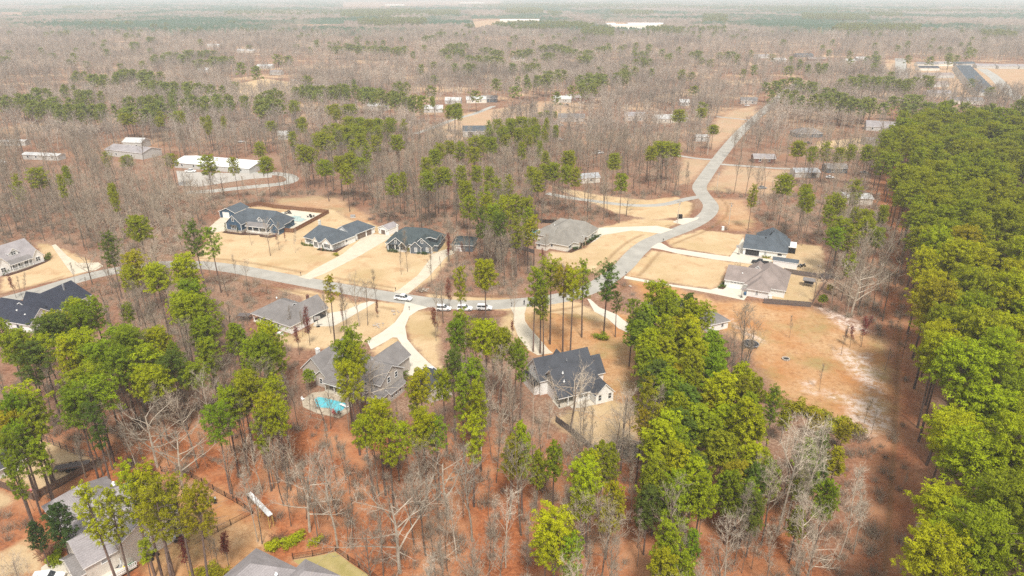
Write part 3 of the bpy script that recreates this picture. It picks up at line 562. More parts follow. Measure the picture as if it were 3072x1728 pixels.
o = MB(); o.add([(-10.3, .95, 2.9), (-3.4, .95, 2.9), (-6.85, .95, 5.6), (-10.3, 1.1, 2.9), (-3.4, 1.1, 2.9), (-6.85, 1.1, 5.6)], [(0, 1, 2), (3, 5, 4), (0, 3, 4, 1), (0, 2, 5, 3), (1, 4, 5, 2)]); o.build('gable', M['slatew'], h)
window(h, -7.0, .95, '-v', 3.6, .7, 1.0, mull=(1, 2)); window(h, 3.3, .9, '-v', 4.0, .7, 1.1, mull=(1, 2)); window(h, 1.0, .1, '-v', .8, .8, 1.5, 'glassp', mull=(1, 2)); window(h, 5.2, .9, '-v', .8, .8, 1.5, 'glassp', mull=(1, 2))
window(h, -8.6, 3.4, '-v', .9, 1.5, 1.4, mull=(2, 1)); window(h, -6.4, 3.4, '-v', .9, 1.0, 1.4); door(h, -4.4, 3.4, '-v'); window(h, -1.9, 3.4, '-v', .6, 1.0, 2.0)
garage_door(h, 6.9, 3.8, '+u', 4.6, 2.3, 'cream'); corner(h, [(-1.2, .1), (3.0, .1), (6.9, .9)], 0, 2.9)
v, f, m = roof_mesh((3.6, 3.4, 8.2, 9.5), 5.3, 5.9, 'v', (0, 0), .2); o = MB(); o.v = v; o.f = [list(x) for x in f]; o.m = m; o.build('dormer_roof', [M['roof_green'], M['trim']], h)
o = MB(); o.box(4.0, 4.2, 3.6, 8.0, 8, 5.25); o.build('dormer', M['slatew'], h); window(h, 8.0, 6.0, '+u', 4.0, 1.2, .9, mull=(2, 1)); chimney(h, -9.2, 10.5, 4.5, 7.5, 'cream', .5)
h = house('detached_garage', (-22.2, 244.6), -8, 'dark detached garage with one white door half hidden behind bare trees', 'garage', 'roof_green', 'slatew', [((-.6, 0, 7.4, 8.5), 2.9, 4.8, 'u', (2, 2))])
garage_door(h, 1.6, 0, '-v', 3.2, 2.4)

# cream brick house
h = house('brick_house', (14.2, 247.5), -29.4, 'cream brick house with a broad pale tan hip roof beside the road bend', 'house', 'roof_tan', 'cream', [
    ((-.2, 0, 7.8, 15), 3.0, 6.9, 'v', (4, 0)), ((-3.9, -2.8, .4, 8), 3.0, 5.0, 'v', (2.2, 2.2)), ((-6.5, 8.5, 8.5, 23), 3.0, 7.7, 'v', (6.5, 6.5)), ((2, 13.8, 10, 24), 3.0, 6.7, 'u', (0, 3.2)), ((5, 4.8, 10.2, 10.5), 3.0, 5.0, 'u', (0, 0)), ((-9.5, 6, -2, 15), 3.0, 5.6, 'u', (4, 0)), ((-9.0, 19, -2, 26), 2.8, 5.2, 'u', (3, 0))])
window(h, 1.2, 0, '-v', 1.0, .8, 1.4, mull=(1, 2)); window(h, -2.8, -2.8, '-v', 1.2, .7, 1.0); window(h, 7.8, 2.2, '+u', .9, 1.6, 1.5, mull=(2, 1)); window(h, 10.2, 7.5, '+u', .2, 1.6, 2.2, 'black'); window(h, 10.0, 18.8, '+u', .9, 1.6, 1.5, mull=(2, 1))
posts(h, [(11.2, 6.2), (11.2, 9.2)], 0, 2.8, 'wood', .25); vent(h, -2.6, 10, 6.2, 'trim', .5, .1); corner(h, [(7.8, 0), (-3.9, -2.8), (-.2, 0)], 0, 2.8, 'cream', .12)
v, f, m = roof_mesh((8, 5.6, 11.4, 9.6), 2.9, 4.3, 'u', (0, 0), .3); o = MB(); o.v = v; o.f = [list(x) for x in f]; o.m = m; o.build('porch_roof', [M['roof_tan'], M['brown']], h)

# right: white with slate roof
h = house('slate_roof_house', (86.7, 240.5), -22.6, 'white house with slate hip roof and wide black garage door', 'house', 'roof_slate', 'white', [
    ((0, .2, 15.0, 13.5), 3.0, 6.1, 'u', (0, 5.5)), ((3.5, 6, 14.2, 20.5), 3.0, 7.3, 'v', (4, 5)), ((9, 9, 15.5, 17), 3.0, 5.8, 'u', (0, 3.5))])
window(h, 3.2, .2, '-v', .15, 4.9, 2.4, 'darkdoor', 'trim', (1, 1), 'garage_door'); window(h, 7.8, .2, '-v', 1.1, .8, 1.0, 'glassp'); window(h, 12.8, .2, '-v', 1.4, 1.5, .8)
corner(h, [(0, .2), (15, .2)], 0, 2.8)
for k in range(4): vent(h, 8.6 + .25 * k, 8.6 + 1.1 * k, 6.9, 'black', .25, .18)
vent(h, 7.0, 6.0, 5.8, 'black', .3, .15)
o = MB(); o.extrude(rect(15.2, 8.3, 18.2, 15), 2.4, 2.55); o.build('awning', M['metal'], h); posts(h, [(18.0, 8.6), (18.0, 14.7)], 0, 2.4, 'black', .12); o = MB(); o.box(15.3, 8.4, .1, 18.0, 8.5, 2.2); o.build('screen', M['black'], h)
h = house('long_shed', (86.7, 240.5), -24.5, 'long white portable shed with grey roof between two right-hand houses', 'shed', 'roof_slate', 'white', [((11.2, -7.9, 19.4, -4.6), 2.5, 3.3, 'u', (0, 0), {'oh': .12})])
# beige house
h = house('taupe_roof_house', (71.2, 209.8), -25.7, 'white house with taupe hip roof and white two-car garage door before the fenced yard', 'house', 'roof_taupe', 'white', [
    ((-.2, .2, 12, 11.6), 3.0, 6.0, 'u', (0, 0)), ((7.6, -4.4, 14.0, 4), 3.0, 5.4, 'v', (3.2, 0)), ((6.4, -1.0, 18.6, 16), 3.0, 7.4, 'v', (6, 6)), ((5.5, 8, 12, 16), 3.0, 6.4, 'v', (0, 3))])
window(h, 3.6, .2, '-v', .15, 4.9, 2.3, 'white', 'trim', (1, 1), 'garage_door')
for k in range(4): window(h, 2.0 + 1.05 * k, .14, '-v', 1.95, .7, .25)
window(h, 10.6, -4.4, '-v', .9, .7, 1.2, 'glassp'); corner(h, [(-.2, .2), (7.6, -4.4), (14, -4.4), (18.6, -1)], 0, 2.8); vent(h, 4.6, 3.2, 4.6, 'trim', .3, .12); vent(h, 13.8, 5.6, 6.0, 'black', .3, .12); vent(h, 11.5, -2, 4.2, 'trim', .25, .2)
o = MB(); o.box(18.6, 2.5, .3, 18.75, 4.2, 2.4); o.build('doorway', M['black'], h)
h = house('pine_edge_barn', (60.7, 178.1), 24, 'small white outbuilding with a grey gable roof showing past the pine grove', 'outbuilding', 'roof_grey', 'white', [((-4.5, 0, 2.7, 6.2), 2.8, 4.6, 'v', (1.5, 1.5))])
window(h, .6, 0, '-v', .9, .8, 1.1, mull=(1, 2))
h = house('pine_edge_house', (50, 186), 24, 'grey-roofed house mostly hidden within the pine grove', 'house', 'roof_grey', 'white', [((-6, 0, 4, 9), 2.9, 5.4, 'u', (3, 3))])

# left edge: dormer house
h = house('dormer_house', (-177.8, 220.1), 67.2, 'white house with pale grey roof, dormer and railed front porch on the left lawn', 'house', 'roof_pale', 'white', [])
def addw(h, r, ze, zr, ax, ins, roof, wall, fascia='trim', nowall=False, oh=.4):
    if not nowall: wall_mesh(r, ze, zr, ax, ins).build('wall', M[wall], h)
    v, f, m = roof_mesh(r, ze, zr, ax, ins, oh); o = MB(); o.v = v; o.f = [list(x) for x in f]; o.m = m; o.build('roof', [M[roof], M[fascia]], h)
addw(h, (-4, .6, 14.6, 13.5), 3.4, 8.0, 'u', (0, 0), 'roof_pale', 'white'); addw(h, (10.9, -.9, 14.9, 8), 3.0, 5.6, 'v', (0, 0), 'roof_pale', 'white'); addw(h, (-1.5, -.5, 3.4, 8), 3.0, 6.4, 'v', (0, 0), 'roof_pale', 'white')
addw(h, (-8, 6, -1, 15), 3, 6.6, 'v', (0, 0), 'roof_pale', 'white')
v, f, m = roof_mesh((3.4, -1.4, 10.9, 3.5), 3.0, 3.9, 'u', (0, 0), .15); o = MB(); o.v = v; o.f = [list(x) for x in f]; o.m = m; o.build('porch_roof', [M['roof_grey'], M['trim']], h)
slab(h, rect(3.3, -1.3, 10.9, .6), 0, .45); posts(h, [(3.6, -1.1), (5.5, -1.1), (7.6, -1.1), (9.4, -1.1), (10.7, -1.1)], .45, 2.9)
o = MB(); o.box(3.4, -1.25, 1.2, 10.8, -1.17, 1.28); 
for k in range(36): o.box(3.5 + k * .2, -1.24, .45, 3.55 + k * .2, -1.18, 1.2)
tag(o.build('railing', M['trim'], h), kind='stuff')
for u in (4.6, 6.6, 9.6): window(h, u, .6, '-v', 1.1, 1.3, 1.4, mull=(2, 2))
window(h, 12.9, -.9, '-v', 1.1, 1.5, 1.4, mull=(2, 2)); window(h, .9, -.5, '-v', 1.1, 1.5, 1.4, mull=(2, 2))
v, f, m = roof_mesh((5.6, 2.4, 8.8, 7.5), 6.0, 7.4, 'v', (0, 0), .3); o = MB(); o.v = v; o.f = [list(x) for x in f]; o.m = m; o.build('dormer_roof', [M['roof_pale'], M['trim']], h)
o = MB(); o.box(5.6, 2.4, 4.4, 8.8, 6.5, 5.98); o.add([(5.6, 2.4, 5.9), (8.8, 2.4, 5.9), (7.2, 2.4, 7.3), (5.6, 2.5, 5.9), (8.8, 2.5, 5.9), (7.2, 2.5, 7.3)], [(0, 1, 2), (3, 5, 4)]); o.build('dormer', M['white'], h); window(h, 7.2, 2.38, '-v', 4.9, 1.5, 1.2, mull=(2, 2))
# left: navy roof
h = house('navy_roof_house', (-144.6, 182.5), 73.1, 'white house with blue-black gabled roof on the far left below the road', 'house', 'roof_navy', 'white', [
    ((0, -7, 17, 6.5), 3.2, 7.0, 'u', (0, 0)), ((-4.6, -8, 3.4, 5), 3.2, 6.4, 'v', (0, 0)), ((-1, 2, 6, 10.5), 3.2, 6.0, 'v', (0, 0)), ((6.5, 0, 10.5, 7.8), 3.2, 5.8, 'v', (0, 0))])
chimney(h, 12.6, -2.4, 5, 7.4, 'galv', .35, True); vent(h, -2.2, -1, 5.4, 'trim', .2, .12); vent(h, -2.8, -4.6, 4.8, 'trim', .2, .12); vent(h, 3.6, -5, 4.4, 'black', .3, .15)
window(h, -1.6, -8, '-v', 1, .9, 1.4); window(h, 1.6, -8, '-v', 1, .9, 1.4); window(h, -4.6, 2.0, '-u', 1, 1, 1.2); window(h, -4.6, -3, '-u', 1, 1, 1.2)
# near centre-left: grey roof, black garage
h = house('grey_roof_house', (-69.9, 179.4), -30.9, 'white house with grey hip roof and black garage door behind bare trees', 'house', 'roof_grey', 'white', [
    ((-8.6, 0, 2.5, 12.2), 3.0, 6.3, 'u', (5.5, 0), {'nowall': True}), ((0, -.1, 7.5, 14.2), 3.0, 6.2, 'v', (3.8, 0))])
o = MB(); o.box(-8.4, 3.0, 0, 2.5, 12.1, 2.97); o.build('wall', M['white'], h)
slab(h, rect(-8.6, -.2, 0, 3), 0, .15); posts(h, [(-8.4, .1), (-5.6, .1), (-2.8, .1)], .15, 2.8)
for u in (-7, -4.5, -2): window(h, u, 3.0, '-v', .8, 1.3, 1.6, mull=(2, 1))
window(h, 2.2, -.1, '-v', .9, .9, 1.3, mull=(1, 2)); garage_door(h, 7.5, 11.0, '+u', 5.2, 2.4, 'darkdoor'); vent(h, -5, 6.5, 6, 'trim', .4, .12); vent(h, 1, 8, 5.6); chimney(h, 1.5, 12.6, 4, 5.9, 'brick', .7); vent(h, -2.6, 9, 4.6, 'black', .2, .15)
# two-storey pool house
h = house('gabled_house', (-34.2, 140.6), -27, 'large pale clapboard two-storey house with several grey gables above the turquoise pool', 'house', 'roof_grey', 'pinkish', [
    ((-22, 1, -14.8, 13.5), 3.0, 6.6, 'v', (0, 0)), ((-16.4, -.6, -12.2, 6), 3.0, 4.9, 'v', (0, 0)), ((-15, .8, -2.5, 13), 3.2, 7.2, 'u', (0, 0)),
    ((-3, 0, 3.5, 9), 5.5, 8.3, 'u', (0, 0)), ((-6.5, 6, .5, 16), 5.0, 7.8, 'v', (0, 0)), ((0, -1.6, 4.2, 3), 2.8, 4.3, 'v', (0, 0)), ((3.4, 1.4, 5.0, 7.4), 2.8, 3.4, 'v', (0, 0))])
v, f, m = roof_mesh((-12.2, -2.2, -3, 4.2), 2.9, 4.4, 'u', (0, 0), .2); o = MB(); o.v = v; o.f = [list(x) for x in f]; o.m = m; o.build('porch_roof', [M['roof_grey'], M['trim']], h)
slab(h, rect(-12.2, -2.3, -3, .8), 0, .3); posts(h, [(-12, -2), (-9.2, -2), (-6.2, -2), (-3.3, -2)], .3, 2.8, 'beige'); o = MB(); o.box(-12, -.1, 1.0, -3.2, 0, 2.7); o.build('porch_screen', M['black'], h)
for z in (1, 3.9): window(h, -1.1, 0, '-v', z, 1.0, 1.4, mull=(1, 2))
for v_ in (3.2, 6.2): window(h, 3.5, v_, '+u', 4.2, .9, 1.4, mull=(1, 2))
for v_ in (2.2, 3.8, 5.4): window(h, 5.0, v_, '+u', 1.0, .8, 1.3, mull=(1, 2))
window(h, -14.5, -.6, '-v', 1, .8, 1.3, mull=(1, 2)); window(h, -18.5, 1, '-v', 1, 1.4, 1.4, mull=(2, 2)); window(h, 2.2, -1.6, '-v', .9, .9, 1.2); chimney(h, -19, 4, 4.8, 7.4, 'white', .8)
h = house('pool_garage', (-20.6, 138.9), 26, 'small garage with dark roof between pines beside the forecourt', 'garage', 'roof_dark', 'pinkish', [((0, 0, 6.8, 8.6), 2.8, 4.8, 'v', (0, 0))])
window(h, 3.4, 0, '-v', 1, 1, 1.2)
# bottom left
h = house('beige_house', (-62, 92.4), -40.3, 'big beige two-storey house under tall pines by the bottom-left corner', 'house', 'roof_pale', 'beige', [
    ((-15, -6, 0, 4.5), 5.6, 8.6, 'u', (4, 0)), ((-23.5, -10, -9, .5), 3.4, 7.4, 'u', (5, 0)), ((-9.2, -11.2, -.6, -4), 4.6, 7.2, 'v', (0, 0)), ((-7.2, -12.6, -1.4, -9), 2.9, 4.6, 'v', (0, 1), {'roof': 'roof_grey'})])
window(h, -.6, -8.2, '+u', 3, 1.2, 1.4, 'glassp', mull=(1, 2)); window(h, 0, 2.4, '+u', 1.2, 1.3, 1.5, 'glassp', mull=(2, 1)); window(h, 0, -1.6, '+u', 3.4, 1.1, 1.5, 'glassp', mull=(1, 2)); door(h, -.6, -5.6, '+u', 'glassp', 1.1)
window(h, -4.3, -12.6, '-v', 1, .9, 1.3, mull=(1, 2)); slab(h, rect(-.6, -9.5, 1.6, -4.6), .6, .8, 'beige', 'deck')
o = MB(); o.box(1.5, -9.5, 1.65, 1.6, -4.6, 1.75); o.box(1.5, -9.5, .9, 1.6, -4.6, .98); r_ = o.build('railing', M['trim'], h)
for k in range(17):
    o = MB(); o.box(1.5, -9.4 + k * .3, .98, 1.6, -9.28 + k * .3, 1.65); o.build('baluster', M['trim'], r_)
vent(h, -13, -1, 8, 'trim', .5, .25)
h = house('taupe_corner_house', (-46.5, 83.7), 62, 'house with broad pale taupe roof cut by the bottom edge', 'house', 'roof_pale', 'white', [
    ((-14, -9.6, 6.3, .2), 3.0, 6.6, 'u', (5, 5)), ((-14, -15.8, 8.4, -9.0), 3.0, 5.4, 'u', (3, 3.4))])
vent(h, 3, -8.2, 4.4, 'trim', .4, .14); vent(h, 2.2, -8.8, 4.2, 'trim', .2, .25)
h = house('left_edge_house', (-100.5, 115.3), 53, 'dark-roofed house with white gutters at the left edge inside the fenced yard', 'house', 'roof_dark', 'white', [((-12, 0, 0, 9), 2.8, 5.2, 'u', (0, 0), {'oh': .7})])
window(h, -3, 0, '-v', .2, 1.8, 2.1)

# far buildings, each where it stands
def far(name, org, ang, L, D, ze, zr, roof, wall, label, cat='house', wins=3, door_=None, fascia='trim', ax='u', ins=(0, 0)):
    roof = 'fmetal' if roof == 'metal' and L < 40 else roof; wall = 'fwhite' if wall == 'white' else wall
    h = house(name, org, ang, label, cat, roof, wall, [((0, 0, L, D), ze, zr, ax, ins, {'oh': .3})], fascia)
    for i in range(wins): window(h, L * (i + .7) / (wins + .4), 0, '-v', 1.1, 1.1, 1.2)
    if door_: garage_door(h, L * .75, 0, '-v', door_, 2.4, 'darkdoor')
    return h
M['roof_white'] = M['metal']
h = far('metal_building', (-190.5, 381), -17.5, 50, 18, 3.1, 4.8, 'metal', 'white', 'long white metal building with a bright roof behind the looping lane', 'building', 6)
far('mobile_home', (-290, 402), -10, 24, 6, 3, 3.8, 'metal', 'white', 'long narrow white mobile home among bare trees far left', 'mobile home', 4)
far('far_workshop', (-246, 412), -22, 30, 14, 4, 6, 'roof_pale', 'white', 'pale low building with stepped roofs left of the long white building', 'building', 2)
far('far_cabin', (-247, 434), -8, 13, 9, 4, 6.0, 'metal', 'white', 'taller white-roofed block behind the pale stepped building', 'building', 2)
far('left_trailer', (-330, 440), 5, 16, 5, 3, 3.6, 'metal', 'white', 'small white trailer behind the mobile home', 'trailer', 3)
far('edge_shed', (-318, 398), 8, 10, 5, 2.6, 3.2, 'metal', 'white', 'low white shed at the far left edge', 'shed', 1)
h = far('blue_roof_house', (-33.5, 470), 2, 19, 14, 4, 6.6, 'roof_slate', 'white', 'white house with blue-grey metal roof in the clearing beyond the pines', 'house', 3)
window(h, 5, 0, '-v', .2, 3.2, 3.2, 'black')
far('green_roof_barn', (36, 345), 15, 10, 7, 3, 4.6, 'galv', 'cream', 'small barn with pale green-grey metal roof among bare trees', 'barn', 1)
far('grey_flat_house', (87, 535), -6, 15, 14, 4, 6, 'roof_pale', 'pinkish', 'pale grey house between bare trees left of the far road', 'house', 3)
far('block_shed', (122, 455), 0, 8, 6, 3.4, 4.2, 'metal', 'white', 'white block shed left of the straight road', 'shed', 1)
far('hip_roof_house', (194, 468), 3, 18, 11, 3, 5.8, 'roof_grey', 'slatew', 'grey hip-roofed house on a green lawn right of the far road', 'house', 3, ins=(5, 5))
far('porch_house', (254, 495), -20, 20, 12, 3.2, 6.4, 'roof_pale', 'white', 'white house with pale roof beside the forest edge', 'house', 3)
far('metal_barn', (229, 436), 5, 12, 12, 4, 5, 'roof_pale', 'white', 'pale metal barn touching the edge of the evergreen forest', 'barn', 1)
far('white_garage', (151, 358), 0, 13, 8, 3, 4.4, 'galv', 'white', 'white garage behind a screen of tall thin pines', 'garage', 1, 3)
far('dark_cottage', (172, 368), -4, 11, 8, 3, 4.6, 'roof_grey', 'slatew', 'grey cottage right of the white garage behind tall pines', 'house', 2)
far('open_carport', (155, 308), -12, 12, 10, 3.2, 3.9, 'metal', 'cream', 'white flat-roofed carport by the orange clearing', 'carport', 0)
far('brick_cottage', (140, 392), -6, 12, 8, 3, 4.8, 'roof_pale', 'brick', 'low brick cottage left of the tall thin pines', 'house', 2)
for i, (px, py, L, D, rf, wl, lb) in enumerate([
    (1100, 330, 18, 9, 'metal', 'cream', 'low cream house behind the row of round pines'), (1270, 338, 16, 9, 'metal', 'white', 'white-roofed house with carport beyond the pine row'),
    (1335, 312, 14, 8, 'metal', 'white', 'white trailer house beyond the far field'), (1400, 310, 18, 8, 'metal', 'cream', 'long white trailer house beside the grey one on the far field'), (1445, 307, 14, 10, 'roof_grey', 'slatew', 'grey house at the end of the far drive'),
    (1660, 307, 16, 8, 'metal', 'white', 'small white-gabled house at the red clearing'), (1700, 303, 26, 9, 'roof_taupe', 'brick', 'long brick house at the red clearing'), (1675, 365, 20, 10, 'roof_grey', 'pinkish', 'grey house screened by bare trees mid-way'),
    (1970, 370, 24, 12, 'metal', 'cream', 'long low pale building behind bare trees'), (2040, 318, 8, 6, 'metal', 'white', 'tiny white shed beside the far woods'), (2222, 312, 14, 8, 'roof_grey', 'pinkish', 'small house beside the road under bare trees'),
    (620, 142, 22, 12, 'metal', 'white', 'white-roofed house in the hazy woods upper left'), (710, 158, 30, 12, 'metal', 'cream', 'long pale building in the hazy woods upper left'), (595, 218, 12, 9, 'metal', 'white', 'small white house left of the dark pine clump'),
    (770, 207, 20, 12, 'metal', 'white', 'white house behind the two dark pines'), (810, 225, 14, 9, 'roof_pale', 'white', 'pale house right of the two dark pines'), (1535, 183, 20, 12, 'roof_pale', 'cream', 'pale house among dark far pines'),
    (2265, 175, 22, 12, 'roof_pale', 'white', 'white gabled far house at the wood edge'), (2325, 187, 18, 12, 'metal', 'white', 'white far house next to the wood edge'), (2390, 172, 26, 14, 'roof_slate', 'slatew', 'blue-grey far house among pines'), (2425, 183, 24, 12, 'roof_taupe', 'brick', 'reddish brick far house'), (2535, 190, 16, 12, 'metal', 'cream', 'cream far house in orange clearing'), (2570, 183, 18, 12, 'metal', 'white', 'white far house right of the orange clearing'),
    (2752, 200, 26, 14, 'roof_grey', 'cream', 'grey-roofed new house nearest the straight cleared road'), (2762, 235, 40, 14, 'roof_taupe', 'white', 'long taupe-roofed new house on bare earth'), (2758, 212, 24, 13, 'roof_dark', 'cream', 'dark-roofed new house on bare earth'), (2810, 199, 24, 14, 'roof_pale', 'cream', 'cream new house in the far row'), (2868, 199, 26, 14, 'roof_slate', 'white', 'slate-roofed new house in the far row'), (2930, 205, 26, 14, 'roof_pale', 'white', 'white new house in the far row right of the slate one'), (2995, 207, 28, 14, 'roof_pale', 'white', 'white new house in the far row near the edge'), (3058, 207, 22, 14, 'roof_pale', 'white', 'new house cut by the right edge of the far row'),
    (2785, 262, 24, 10, 'roof_taupe', 'white', 'low white house under a broad bare tree'), (2785, 290, 22, 10, 'roof_pale', 'pinkish', 'pale house in bare trees below the new street'), (2855, 312, 26, 12, 'roof_grey', 'cream', 'grey house with cream walls below the new street'), (2935, 370, 22, 12, 'metal', 'cream', 'pale-roofed house above the evergreen forest'),
    (930, 448, 22, 8, 'roof_grey', 'wood', 'dilapidated grey shed between bare trees and pines'), (835, 420, 8, 6, 'metal', 'white', 'tiny white hut in the red-floored woods')]):
    g = P(px, py); h_ = 3.4
    far('far_house', g, (i * 37) % 23 - 11, L, D, h_, h_ + 2.2, rf, wl, lb, 'house', 0 if g[1] > 700 else 2)
for i in range(13):     # the terrace of identical dark roofs
    a = Q('T3', 2130, 540); b_ = Q('T3', 2290, 725); t_ = i / 12
    tag(far('row_house', (a[0] + (b_[0] - a[0]) * t_ - 9, a[1] + (b_[1] - a[1]) * t_), 0, 18, 13, 3.6, 7.0, 'roof_slate', 'white', 'slate-roofed new house, %s from the far end of its tight row' % ['first', 'second', 'third', 'fourth', 'fifth', 'sixth', 'seventh', 'eighth', 'ninth', 'tenth', 'eleventh', 'twelfth', 'thirteenth'][i], 'house', 0), group='houses of the tight new row')
for px, py, L, D, z, lb in [(1835, 86, 130, 60, 9, 'wide cream school building, left wing'), (1885, 80, 150, 60, 8, 'long cream school building, right wing'), (1870, 96, 110, 30, 7, 'low front block of the cream school'), (1500, 66, 160, 60, 6, 'long pale warehouse in the haze'),
                            (1155, 17, 160, 80, 8, 'white warehouse at the hazy horizon'), (1730, 78, 120, 50, 6, 'white low building left of the cream school'), (2370, 5, 120, 60, 7, 'pale building at the horizon on the right'), (40, 52, 150, 80, 5, 'pale low building in the haze at far left'), (1380, 10, 260, 80, 8, 'long white shed row at the horizon'), (960, 86, 130, 50, 5, 'pale low sheds in the hazy woods')]:
    g = P(px, py); far('far_hall', g, 0, L, D, z, z + 2, 'metal', 'cream', lb, 'building', 0)

# ------------------------------------------------------------------ fences
def fence_run(name, pts, m, label, h=1.8, closed=False, bay=2.4, kind='picket', group=None):
    root = thing(name, (pts[0][0], pts[0][1], 0), 0, label, 'fence', group)
    ox, oy = pts[0][0], pts[0][1]; cache = {}
    for a, b in zip(pts[:-1], pts[1:]):
        dx, dy = b[0] - a[0], b[1] - a[1]; L = math.hypot(dx, dy); n = max(1, round(L / bay)); s = L / n; an = math.atan2(dy, dx)
        key = round(s, 3)
        if key not in cache:
            o = MB()
            if kind == 'picket':
                k = max(1, int(s / .2))
                for i in range(k):
                    x0 = s * i / k; hh = h + (.03 if i % 2 else -.02); o.box(x0 + .012, -.012, .04, x0 + s / k - .012, .012, hh)
                for z in (.35, h * .8): o.box(0, .014, z, s, .07, z + .09)
            else:
                for z in ((.3, h * .55, h * .92) if kind == 'rail' else (.12, h * .95)): o.box(0, -.02, z, s, .02, z + (.09 if kind == 'rail' else .035))
                if kind == 'wire':
                    for i in range(int(s / .35)): o.box(.3 * i, -.01, .1, .3 * i + .015, .01, h * .95)
                    for i in range(4): o.box(0, -.01, .25 + i * .28, s, .01, .265 + i * .28)
            pm_ = MB(); pm_.box(-.06, -.02, 0, .06, .1, h + .1)
            cache[key] = (o.mesh('fence_panel', M[m]), pm_.mesh('post', M[m]))
        for i in range(n):
            x, y = a[0] + dx * i / n - ox, a[1] + dy * i / n - oy
            for nm, me_ in (('fence_panel', cache[key][0]), ('post', cache[key][1])):
                q = bpy.data.objects.new(nm, me_); C.objects.link(q); q.parent = root; q.location = (x, y, 0); q.rotation_euler = (0, 0, an)
    return root
fence_run('wooden_fence', QP('A', [(720, 245), (960, 175), (1300, 250), (1680, 285), (2200, 335), (2480, 360)]) + QP('A', [(1720, 775), (1500, 760)]), 'fencer', 'reddish brown plank fence round the pool yard of the navy house')
fence_run('wooden_fence', QP('F', [(870, 1335), (1690, 1400)]), 'fenceg', 'dark grey plank fence below the taupe-roofed house')
fence_run('wooden_fence', QP('F', [(1225, 800), (1500, 850), (2010, 920)]), 'fenceg', 'dark grey plank fence behind the long white shed')
fence_run('rail_fence', QP('F', [(1690, 1400), (1850, 1140), (2010, 920)]), 'fence', 'thin brown rail fence down the right side of the play yard', 1.2, kind='rail')
fence_run('wooden_fence', QP('L', [(300, 85), (520, 190), (720, 275), (950, 330)]), 'fenceg', 'grey plank fence along the upper side of the trailer yard', kind='rail', h=1.7)
fence_run('wooden_fence', QP('L', [(980, 370), (720, 510), (560, 600), (330, 720), (0, 590), (-100, 560)]), 'fence', 'brown plank fence along the lower side of the trailer yard')
fence_run('wire_fence', QP('L', [(1560, 440), (1850, 500), (2060, 620), (2290, 750), (2440, 850), (2230, 960), (1980, 1090), (1880, 1150)]), 'black', 'black wire fence round the leafy yard of the big beige house', 1.3, kind='wire', bay=3)
fence_run('wire_fence', QP('K', [(900, 1290), (1090, 1260), (1310, 1210), (1430, 1300), (1640, 1440), (1800, 1560)]), 'black', 'black wire fence round the green lawn near the bottom edge', 1.3, kind='wire', bay=3)
fence_run('wooden_fence', QP('6', [(860, 1020), (1030, 1150), (1250, 1340)]), 'fenceg', 'dark plank fence on the left of the farmhouse back yard')
fence_run('rail_fence', QP('6', [(1420, 1300), (1560, 1290), (1700, 1240), (1690, 1160)]), 'fenceg', 'broken grey rail fence with branches heaped on it below the farmhouse', 1.2, kind='rail', bay=2)
fence_run('wooden_fence', QP('3', [(1200, 400), (1330, 450), (1560, 500), (1620, 520)]), 'fenceg', 'dark fence between the bare trees and the cream brick house', 1.6)
fence_run('wooden_fence', QP('3', [(1680, 220), (1830, 225)]), 'black', 'short black fence behind the cream brick house', 1.6)
fence_run('rail_fence', QP('5', [(150, 30), (170, 150), (330, 100), (320, 20)]), 'rust', 'rusty rail pen at the wood edge by the grey-roofed house', 1.6, kind='rail')

M['greenlawn'] = mat('greenish_lawn', (.30, .25, .085), .95, .2, .5, .3, 6, col2=(.42, .33, .15))
for pts, lb in ((QP('K', [(900, 1300), (1100, 1265), (1305, 1218), (1430, 1310), (1640, 1450), (1790, 1560), (1250, 1600), (1000, 1370)]), 'greenish lawn inside the black fence at the bottom edge'),):
    o = MB(); o.extrude(pts, -.1, .03); tag(o.build('lawn', M['greenlawn']), lb, kind='structure')

# ------------------------------------------------------------------ pools
def pool(poly, deck, wm, dm, label, deck_label):
    o = MB(); o.extrude(deck, -.1, .12); d = o.build('pool_deck', M[dm]); tag(d, deck_label, kind='structure')
    c = (sum(p[0] for p in poly) / len(poly), sum(p[1] for p in poly) / len(poly))
    r = thing('swimming_pool', (c[0], c[1], 0), 0, label, 'pool')
    loc = [(x - c[0], y - c[1]) for x, y in poly]; big = [(x * 1.07, y * 1.09) for x, y in loc]
    o = MB(); o.extrude(big, .0, .165); o.build('coping', M['stone'], r)
    o = MB(); o.extrude(loc, .02, .18); o.build('water', M[wm], r)
pool(QP('D', [(330, 930), (380, 890), (470, 900), (650, 945), (830, 990), (825, 1030), (760, 1090), (690, 1135), (600, 1115), (560, 1065), (370, 1045)]), QP('D', [(130, 930), (300, 820), (540, 790), (870, 900), (920, 990), (860, 1120), (700, 1210), (350, 1130), (150, 1040)]), 'water', 'sandstone', 'turquoise swimming pool behind the large gabled house', 'pale stone deck round the turquoise pool')
pool(QP('A', [(1460, 435), (1560, 425), (1650, 445), (1740, 415), (1890, 435), (1860, 455), (1990, 490), (1880, 550), (1720, 530), (1560, 530)]), QP('A', [(1400, 360), (1700, 290), (2330, 370), (2250, 470), (2000, 600), (1650, 690), (1500, 560)]), 'water2', 'concrete2', 'pale green swimming pool in the yard of the navy blue house', 'white concrete deck beside the navy house')
pool(QP('H', [(190, 520), (330, 490), (500, 480), (460, 560), (370, 655), (200, 655)]), QP('H', [(130, 500), (330, 440), (560, 440), (500, 620), (400, 700), (140, 690)]), 'water', 'cream', 'small blue pool glimpsed between pine trunks by the cream brick house', 'deck of the small blue pool')

